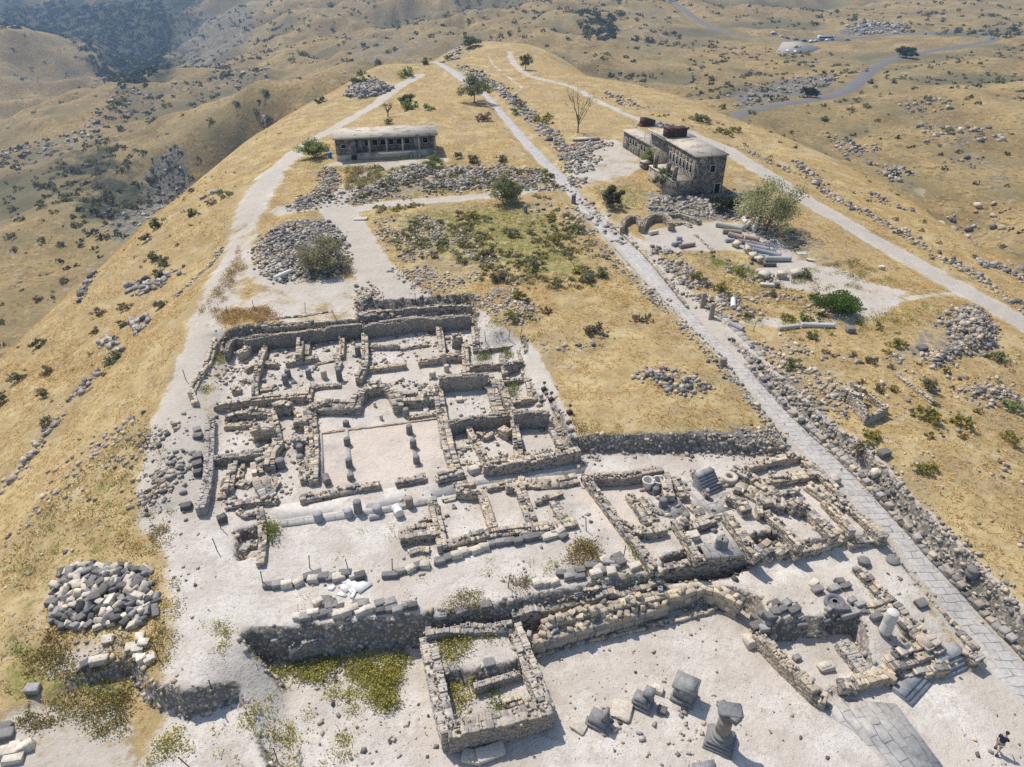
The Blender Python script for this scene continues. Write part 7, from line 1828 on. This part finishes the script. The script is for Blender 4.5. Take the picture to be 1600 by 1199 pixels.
pedestal(1068, 1090, -.5, 'large dark moulded pedestal with overhanging cap slab on the white square', [('plinth', [(0,0,-.1,1.75,1.5,.5)]), ('die', [(0,0,.4,1.45,1.2,1.1)]), ('cap_slab', [(0,0,1.5,1.8,1.5,.2), (.35,0,1.7,.8,1.0,.04)])])
q = on(1124, 1160); cl = thing('capped_column', 'broken column with torn capital on square moulded base, bottom of the white square', 'column', (q[0], q[1], -4.4), -.45)
m = MB(); m.boxes([[0, 0, .05], [0, 0, .3], [0, 0, .56]], [[.85, .75, .15], [.78, .69, .12], [.70, .62, .1]], None, (.21, .205, .2), jit=.012); part(m, 'plinth', M_STONE, cl)
m = MB(); m.lathe((0, 0, .66), [(.60, 0), (.66, .06), (.66, .12), (.60, .18), (.50, .22), (.50, .30), (.57, .35), (.57, .41), (.5, .47), (.43, .5), (.42, .6)], 20, (.22, .21, .20)); part(m, 'column_base', M_GRANITE, cl)
m = MB(); m.lathe((0, 0, 1.24), [(.42, 0), (.41, .7), (.40, .72), (.41, .74), (.40, 1.35)], 18, (.24, .215, .185)); part(m, 'shaft', M_GRANITE, cl)
m = MB(); m.lathe((0, 0, 2.58), [(.40, 0), (.44, .1), (.40, .18), (.5, .45), (.55, .6)], 14, (.17, .165, .16))
m.boxes([[.1, .05, 3.25], [-.35, .2, 3.18], [.45, -.25, 3.15]], [[.62, .42, .1], [.3, .22, .12], [.28, .3, .16]], rot_z([.3, .9, -.4]), (.19, .19, .185), jit=.25, cham=True); part(m, 'capital', M_STONE, cl)
for x, y, s, lab in [(904, 1138, (1.0, .7, .22), 'pale flat slab left of the leftmost pedestal'), (972, 1112, (1.3, 1.1, .25), 'pale square footing between two stepped pedestals'), (1028, 1080, (.7, .5, .35), 'brownish block between pedestals on the square'), (1034, 1112, (.5, .4, .35), 'dark stone right of the middle pedestal'), (920, 1128, (.4, .35, .3), 'small dark stone beside the leftmost pedestal')]:
    lone(x, y, s, 0 if 'dark' in lab else 1, lab, -.5)
m = MB(); m.prism([at(1080, 1196, -4.4), at(1115, 1190, -4.4), at(1118, 1205, -4.4), at(1078, 1225, -4.4)], -4.6, -4.15, (.25, .25, .25)); o = m.build('stone_step', M_STONE); tag(o, 'low grey step slab at the foot of the capped column', 'slab')

# posts of the fences and ropes
PST = [(356,485,11), (398,476,12), (477,477,14), (525,483,18), (291,584,13), (600,460,15), (649,460,15), (759,522,15), (795,521,12), (813,517,12), (794,897,24), (974,856,18), (916,800,32), (484,870,20), (411,896,20), (613,876,20), (545,880,15), (434,1112,80), (333,1042,44), (295,1168,32), (345,782,46), (340,824,40), (232,690,12), (247,1000,30), (1177,508,12)]
for i, (x, y, L) in enumerate(sorted(PST)):
    q = on(x, y + L - 2); rng = np.random.default_rng(i); m = MB(); h = 1.35
    m.lathe((0, 0, -.2), [(.035, 0), (.032, h), (.05, h + .02), (.05, h + .06), (.02, h + .1)], 8, (.1, .08, .06))
    o = m.build('fence_post', M_IRON); o.location = q; o.rotation_euler = (rng.normal(0, .06), rng.normal(.02, .08), 0)
    tag(o, f'thin rusty iron post, {num_word(i)} from the left among the dig posts', 'post', 'thin posts round the dig')
for i, (x, y) in enumerate([(850, 610), (861, 626), (890, 646)]):
    q = on(x, y); o_ = thing('spot_light', f"small rust-red ground lamp, {['farthest', 'middle', 'nearest'][i]} of three on the dusty strip", 'lamp', tuple(q), .4, 'ground lamps on the dusty strip')
    m = MB(); m.boxes([[0, 0, .12]], [[.22, .2, .14]], None, (.2, .06, .04), jit=.08); part(m, 'lamp_box', M_RUST, o_); m = MB(); m.tube((0, 0, .2), (.05, .05, .75), .03, .03, 6); m.boxes([[.05, .05, .8]], [[.12, .10, .09]], None, (.05, .05, .05)); part(m, 'lamp_head', M_IRON, o_)

# ------------------------------------------------------------------ vehicles in the far car park
def paint(name, c): return simple_mat(name, c, rough=.35, var=.05, spec=.5)
M_TYRE = simple_mat("tyre", (.02, .02, .022)); M_GLASS = simple_mat("dark_car_glass", (.02, .025, .03), rough=.1, spec=.6)
PAINT = {'white': paint('white_paint', (.75, .76, .77)), 'silver': paint('silver_paint', (.42, .44, .47)), 'dark grey': paint('dark_paint', (.06, .07, .09)), 'dark green': paint('green_paint', (.05, .08, .05)), 'dark blue': paint('navy_paint', (.04, .06, .12)), 'blue': paint('blue_paint', (.03, .12, .38))}
def loft(m, secs, col=(.5, .5, .5)):
    """secs: list of (x, half width, z0, z1, half width at top)"""
    v = []
    for x, w, z0, z1, wt in secs: v += [(x, -w, z0), (x, w, z0), (x, w, (z0 + z1) * .55), (x, wt, z1), (x, -wt, z1), (x, -w, (z0 + z1) * .55)]
    f = []
    for i in range(len(secs) - 1):
        for j in range(6): f.append([i * 6 + j, (i + 1) * 6 + j, (i + 1) * 6 + (j + 1) % 6, i * 6 + (j + 1) % 6])
    n0 = m.n; m.raw(v, np.array(f), col); e = (len(secs) - 1) * 6
    m.f.append(np.array([[n0 + j for j in range(6)]])); m.f.append(np.array([[n0 + e + j for j in range(6)][::-1]]))
def make_car(colour):
    o = thing('parked_car', 'x', 'car', (0, 0, 0))
    m = MB(); loft(m, [(-2.1, .75, .35, .75, .7), (-1.9, .85, .28, .9, .8), (-.9, .88, .25, .95, .82), (.9, .88, .25, .92, .82), (1.9, .84, .28, .78, .75), (2.15, .7, .35, .62, .6)]); loft(m, [(-1.7, .7, .88, .95, .6), (-1.2, .74, .9, 1.42, .58), (.2, .74, .9, 1.44, .58), (1.05, .72, .88, .95, .6)]); part(m, 'body', PAINT[colour], o)
    m = MB()
    for s in (-1, 1): m.raw([(-1.35, s * .735, .98), (.75, s * .735, .98), (.15, s * .68, 1.34), (-1.15, s * .68, 1.34)], np.array([[0, 1, 2, 3]]), (.1, .1, .1))
    m.raw([(1.02, -.62, .98), (1.02, .62, .98), (.30, .56, 1.40), (.30, -.56, 1.40)], np.array([[0, 1, 2, 3]]), (.1, .1, .1)); part(m, 'window', M_GLASS, o)
    for x in (-1.3, 1.35):
        for s in (-1, 1):
            m = MB(); m.lathe((x, s * .74, .32), [(.32, 0), (.32, .18 * 1)], 12, (.02, .02, .02), axis=(0, s, 0)); part(m, 'wheel', M_TYRE, o)
    return o
proto = {}
def fz(px, py, y): return at_y(px, py, y)
CARS = [(1207,63,604,'white','on the road shoulder, left end of the row',0.0), (1221,65,596,'silver','on the shoulder behind the dark grey one',0.1), (1228,67,588,'dark grey','at the mouth of the car park',0.1), (1243,67,583,'dark green','at the car park entrance, between grey and navy ones',0.1), (1256,68,580,'dark blue','in the roadside row left of the bus',0.2), (1268,67,578,'white','near the bus, left one of two white ones',0.25), (1275,67,577,'silver','right beside the bus front',0.25), (1293,67,574,'white','parked in front of the bus',0.1), (1324,62,582,'blue','driving on the road right of the bus',0.12),
        (1230,82,520,'white','in the lower lot row, leftmost and largest',1.3), (1242,83,516,'white','in the lower lot row beside a dark one',1.3), (1250,83,516,'dark grey','in the lower lot row beside a white one',1.3), (1262,82,518,'dark blue','in the lower lot row, right end by the bush',1.2)]
for px, py, y, c, w, rz_ in CARS:
    first = c not in proto
    if first: proto[c] = make_car(c); o = proto[c]
    else: o = copy_tree(proto[c])
    q = fz(px, py, y); dl_, par_ = line_dist(FAR_ROAD, np.array([q[0]]), np.array([q[1]])); i_ = int(min(par_[0], len(FAR_ROAD) - 2))
    z_ = FAR_ROAD[i_, 2] + .22 if dl_[0] < 4.5 else (float(Gz(q[0], q[1])) if inside_dist(PARK, np.array([q[0]]), np.array([q[1]]))[0] < 0 else _pz + .35)
    o.location = (q[0], q[1], z_); o.rotation_euler = (0, 0, rz_); o['label'] = f'{c} car {w}'; o['group'] = 'cars in the far car park'
q = fz(1290, 63.5, 583); _d, _p = line_dist(FAR_ROAD, np.array([q[0]]), np.array([q[1]])); q[2] = FAR_ROAD[int(_p[0]), 2]; bs = thing('coach_bus', 'long white and dark blue coach parked on the far asphalt road', 'bus', (q[0], q[1], q[2] + .22), .05)
m = MB(); loft(m, [(-6.2, 1.15, .35, 3.2, 1.05), (-5.9, 1.25, .3, 3.45, 1.15), (5.6, 1.25, .3, 3.45, 1.15), (6.1, 1.2, .35, 3.1, 1.05), (6.3, 1.1, .4, 1.5, 1.0)]); part(m, 'body', PAINT['white'], bs)
m = MB(); bx(m, -5.7, 4.9, -1.27, -1.24, 1.65, 2.75); bx(m, -5.7, 4.9, 1.24, 1.27, 1.65, 2.75); part(m, 'window_band', M_GLASS, bs)
m = MB(); bx(m, -5.9, 5.5, -1.275, -1.242, .5, .95); bx(m, -5.0, 5.0, -.9, .9, 3.45, 3.62); part(m, 'stripe', PAINT['dark blue'], bs)
m = MB(); m.raw([(6.27, -1.0, 1.55), (6.27, 1.0, 1.55), (6.14, .98, 2.95), (6.14, -.98, 2.95)], np.array([[0, 1, 2, 3]]), (.1, .1, .1)); part(m, 'windscreen', M_GLASS, bs)
for x in (-3.6, -2.4, 3.9):
    for s in (-1, 1):
        m = MB(); m.lathe((x, s * 1.05, .5), [(.5, 0), (.5, .25)], 14, (.02, .02, .02), axis=(0, s, 0)); part(m, 'wheel', M_TYRE, bs)

# ------------------------------------------------------------------ the visitor
def skin_body(name, nodes, edges, mat, parent=None, sub=2):
    me = bpy.data.meshes.new(name); me.from_pydata([n[:3] for n in nodes], edges, []); me.update()
    o = bpy.data.objects.new(name, me); COL.objects.link(o)
    sk = o.modifiers.new('skin', 'SKIN'); sk.use_smooth_shade = True
    for i, n in enumerate(nodes):
        r = n[3]; me.skin_vertices[0].data[i].radius = (r, n[4]) if len(n) > 4 else (r, r)
    me.skin_vertices[0].data[0].use_root = True
    ss = o.modifiers.new('smooth', 'SUBSURF'); ss.levels = ss.render_levels = sub
    me.materials.append(mat)
    if parent: o.parent = parent
    o['kind'] = 'thing'; return o
M_SKIN = simple_mat("tanned_skin", (.42, .26, .18), rough=.6, var=.06); M_SHIRT = simple_mat("navy_shirt", (.018, .024, .05), var=.2, scale=8); M_SHORT = simple_mat("grey_shorts", (.22, .215, .21), var=.15, scale=8); M_HAIR = simple_mat("dark_hair", (.03, .022, .018)); M_SHOE = simple_mat("dark_shoe", (.03, .03, .032))
q = at(1555, 1175, -4.4)
pr = thing('person', 'person in navy shirt, grey shorts and dark shoes walking bent forward on the square', 'person', (q[0], q[1], float(Gz(q[0], q[1])) + .0), R(40))
# x = walking direction, y = left; left leg forward
N = [(0, 0, .93, .15, .12), (.03, 0, 1.12, .145, .11), (.08, 0, 1.32, .17, .115), (.11, 0, 1.45, .10, .09), (.15, 0, 1.52, .058, .058), (.19, 0, 1.60, .075, .085), (.20, 0, 1.70, .088, .095), (.20, 0, 1.77, .05, .06)]
E = [(i, i + 1) for i in range(7)]
def chain(start, pts):
    p = start
    for t in pts: N.append(t); E.append((p, len(N) - 1)); p = len(N) - 1
    return p
for s, fwd in ((1, .17), (-1, -.22)):
    kn = (.10 + fwd * .55, s * .10, .50) if fwd > 0 else (.0 + fwd * .35, s * .10, .50)
    an = (.05 + fwd, s * .10, .10) if fwd > 0 else (fwd * 1.15, s * .10, .14)
    chain(0, [(.0, s * .09, .86, .095), (kn[0] * .5, s * .10, .68, .082), (*kn, .058), ((kn[0] + an[0]) / 2 - .02, s * .10, (kn[2] + an[2]) / 2 + .03, .055), (*an, .036), (an[0] + .07, s * .105, an[2] - .055, .038), (an[0] + .17, s * .115, an[2] - .07, .03)])
for s, sw in ((1, -.12), (-1, .30)):
    e = chain(2, [(.09, s * .17, 1.36, .062), (.10 + sw * .3, s * .23, 1.16, .045), (.12 + sw * .6, s * .24, 1.02, .038), (.17 + sw * .95, s * .22, .88, .028), (.19 + sw * 1.05, s * .215, .82, .032, .018)])
    hx, hy, hz = N[e][:3]
    for j, ln in enumerate((.052, .06, .056, .044)):
        oy = (j - 1.5) * .018
        chain(e, [(hx + .012 + oy * .4, hy + oy * .6, hz - .045, .009), (hx + .018 + oy * .4, hy + oy * .65 - s * .004, hz - .045 - ln * .55, .008), (hx + .012 + oy * .4, hy + oy * .65 - s * .012, hz - .045 - ln, .007)])
    chain(e, [(hx + .032, hy - s * .01, hz - .005, .011), (hx + .05, hy - s * .016, hz - .032, .009), (hx + .052, hy - s * .02, hz - .058, .008)])
skin_body('body', N, E, M_SKIN, pr)
skin_body('shirt', [(.01, 0, .95, .175, .135), (.03, 0, 1.12, .165, .128), (.08, 0, 1.32, .188, .132), (.11, 0, 1.44, .12, .10), (.09, .18, 1.36, .085), (.07, .245, 1.19, .07), (.09, -.18, 1.36, .085), (.16, -.245, 1.19, .07)], [(0, 1), (1, 2), (2, 3), (2, 4), (4, 5), (2, 6), (6, 7)], M_SHIRT, pr)
skin_body('shorts', [(0, 0, .94, .165, .13), (0, .09, .84, .115), (.07, .10, .60, .098), (0, -.09, .84, .115), (-.05, -.10, .60, .098)], [(0, 1), (1, 2), (0, 3), (3, 4)], M_SHORT, pr)
m = MB(); m.lathe((.185, 0, 1.70), [(.098, -.02), (.102, .03), (.092, .07), (.06, .105), (.015, .118)], 14, (.03, .02, .02)); part(m, 'hair', M_HAIR, pr)
m = MB(); m.boxes([[.285, 0, 1.665]], [[.018, .014, .022]], None, (.4, .26, .18), jit=.2); m.boxes([[.20, .092, 1.67], [.20, -.092, 1.67]], [[.02, .012, .03]], None, (.4, .26, .18), cham=True); part(m, 'nose_and_ears', M_SKIN, pr)
m = MB(); m.boxes([[.276, .03, 1.695], [.276, -.03, 1.695]], [[.008, .012, .007]], None, (.02, .02, .02)); part(m, 'eyes', M_HAIR, pr); m = MB(); m.boxes([[.274, 0, 1.622]], [[.006, .022, .005]], None, (.25, .1, .09)); part(m, 'mouth', simple_mat("lips", (.30, .13, .11)), pr)
for s, fwd in ((1, .17), (-1, -.22)):
    an = (.05 + fwd, s * .10, .10) if fwd > 0 else (fwd * 1.15, s * .10, .14)
    m = MB(); m.boxes([[an[0] + .07, s * .11, an[2] - .055]], [[.14, .052, .05]], None, (.03, .03, .03), jit=.05, cham=True); part(m, 'shoe', M_SHOE, pr)
grid_mesh('ground', mg)
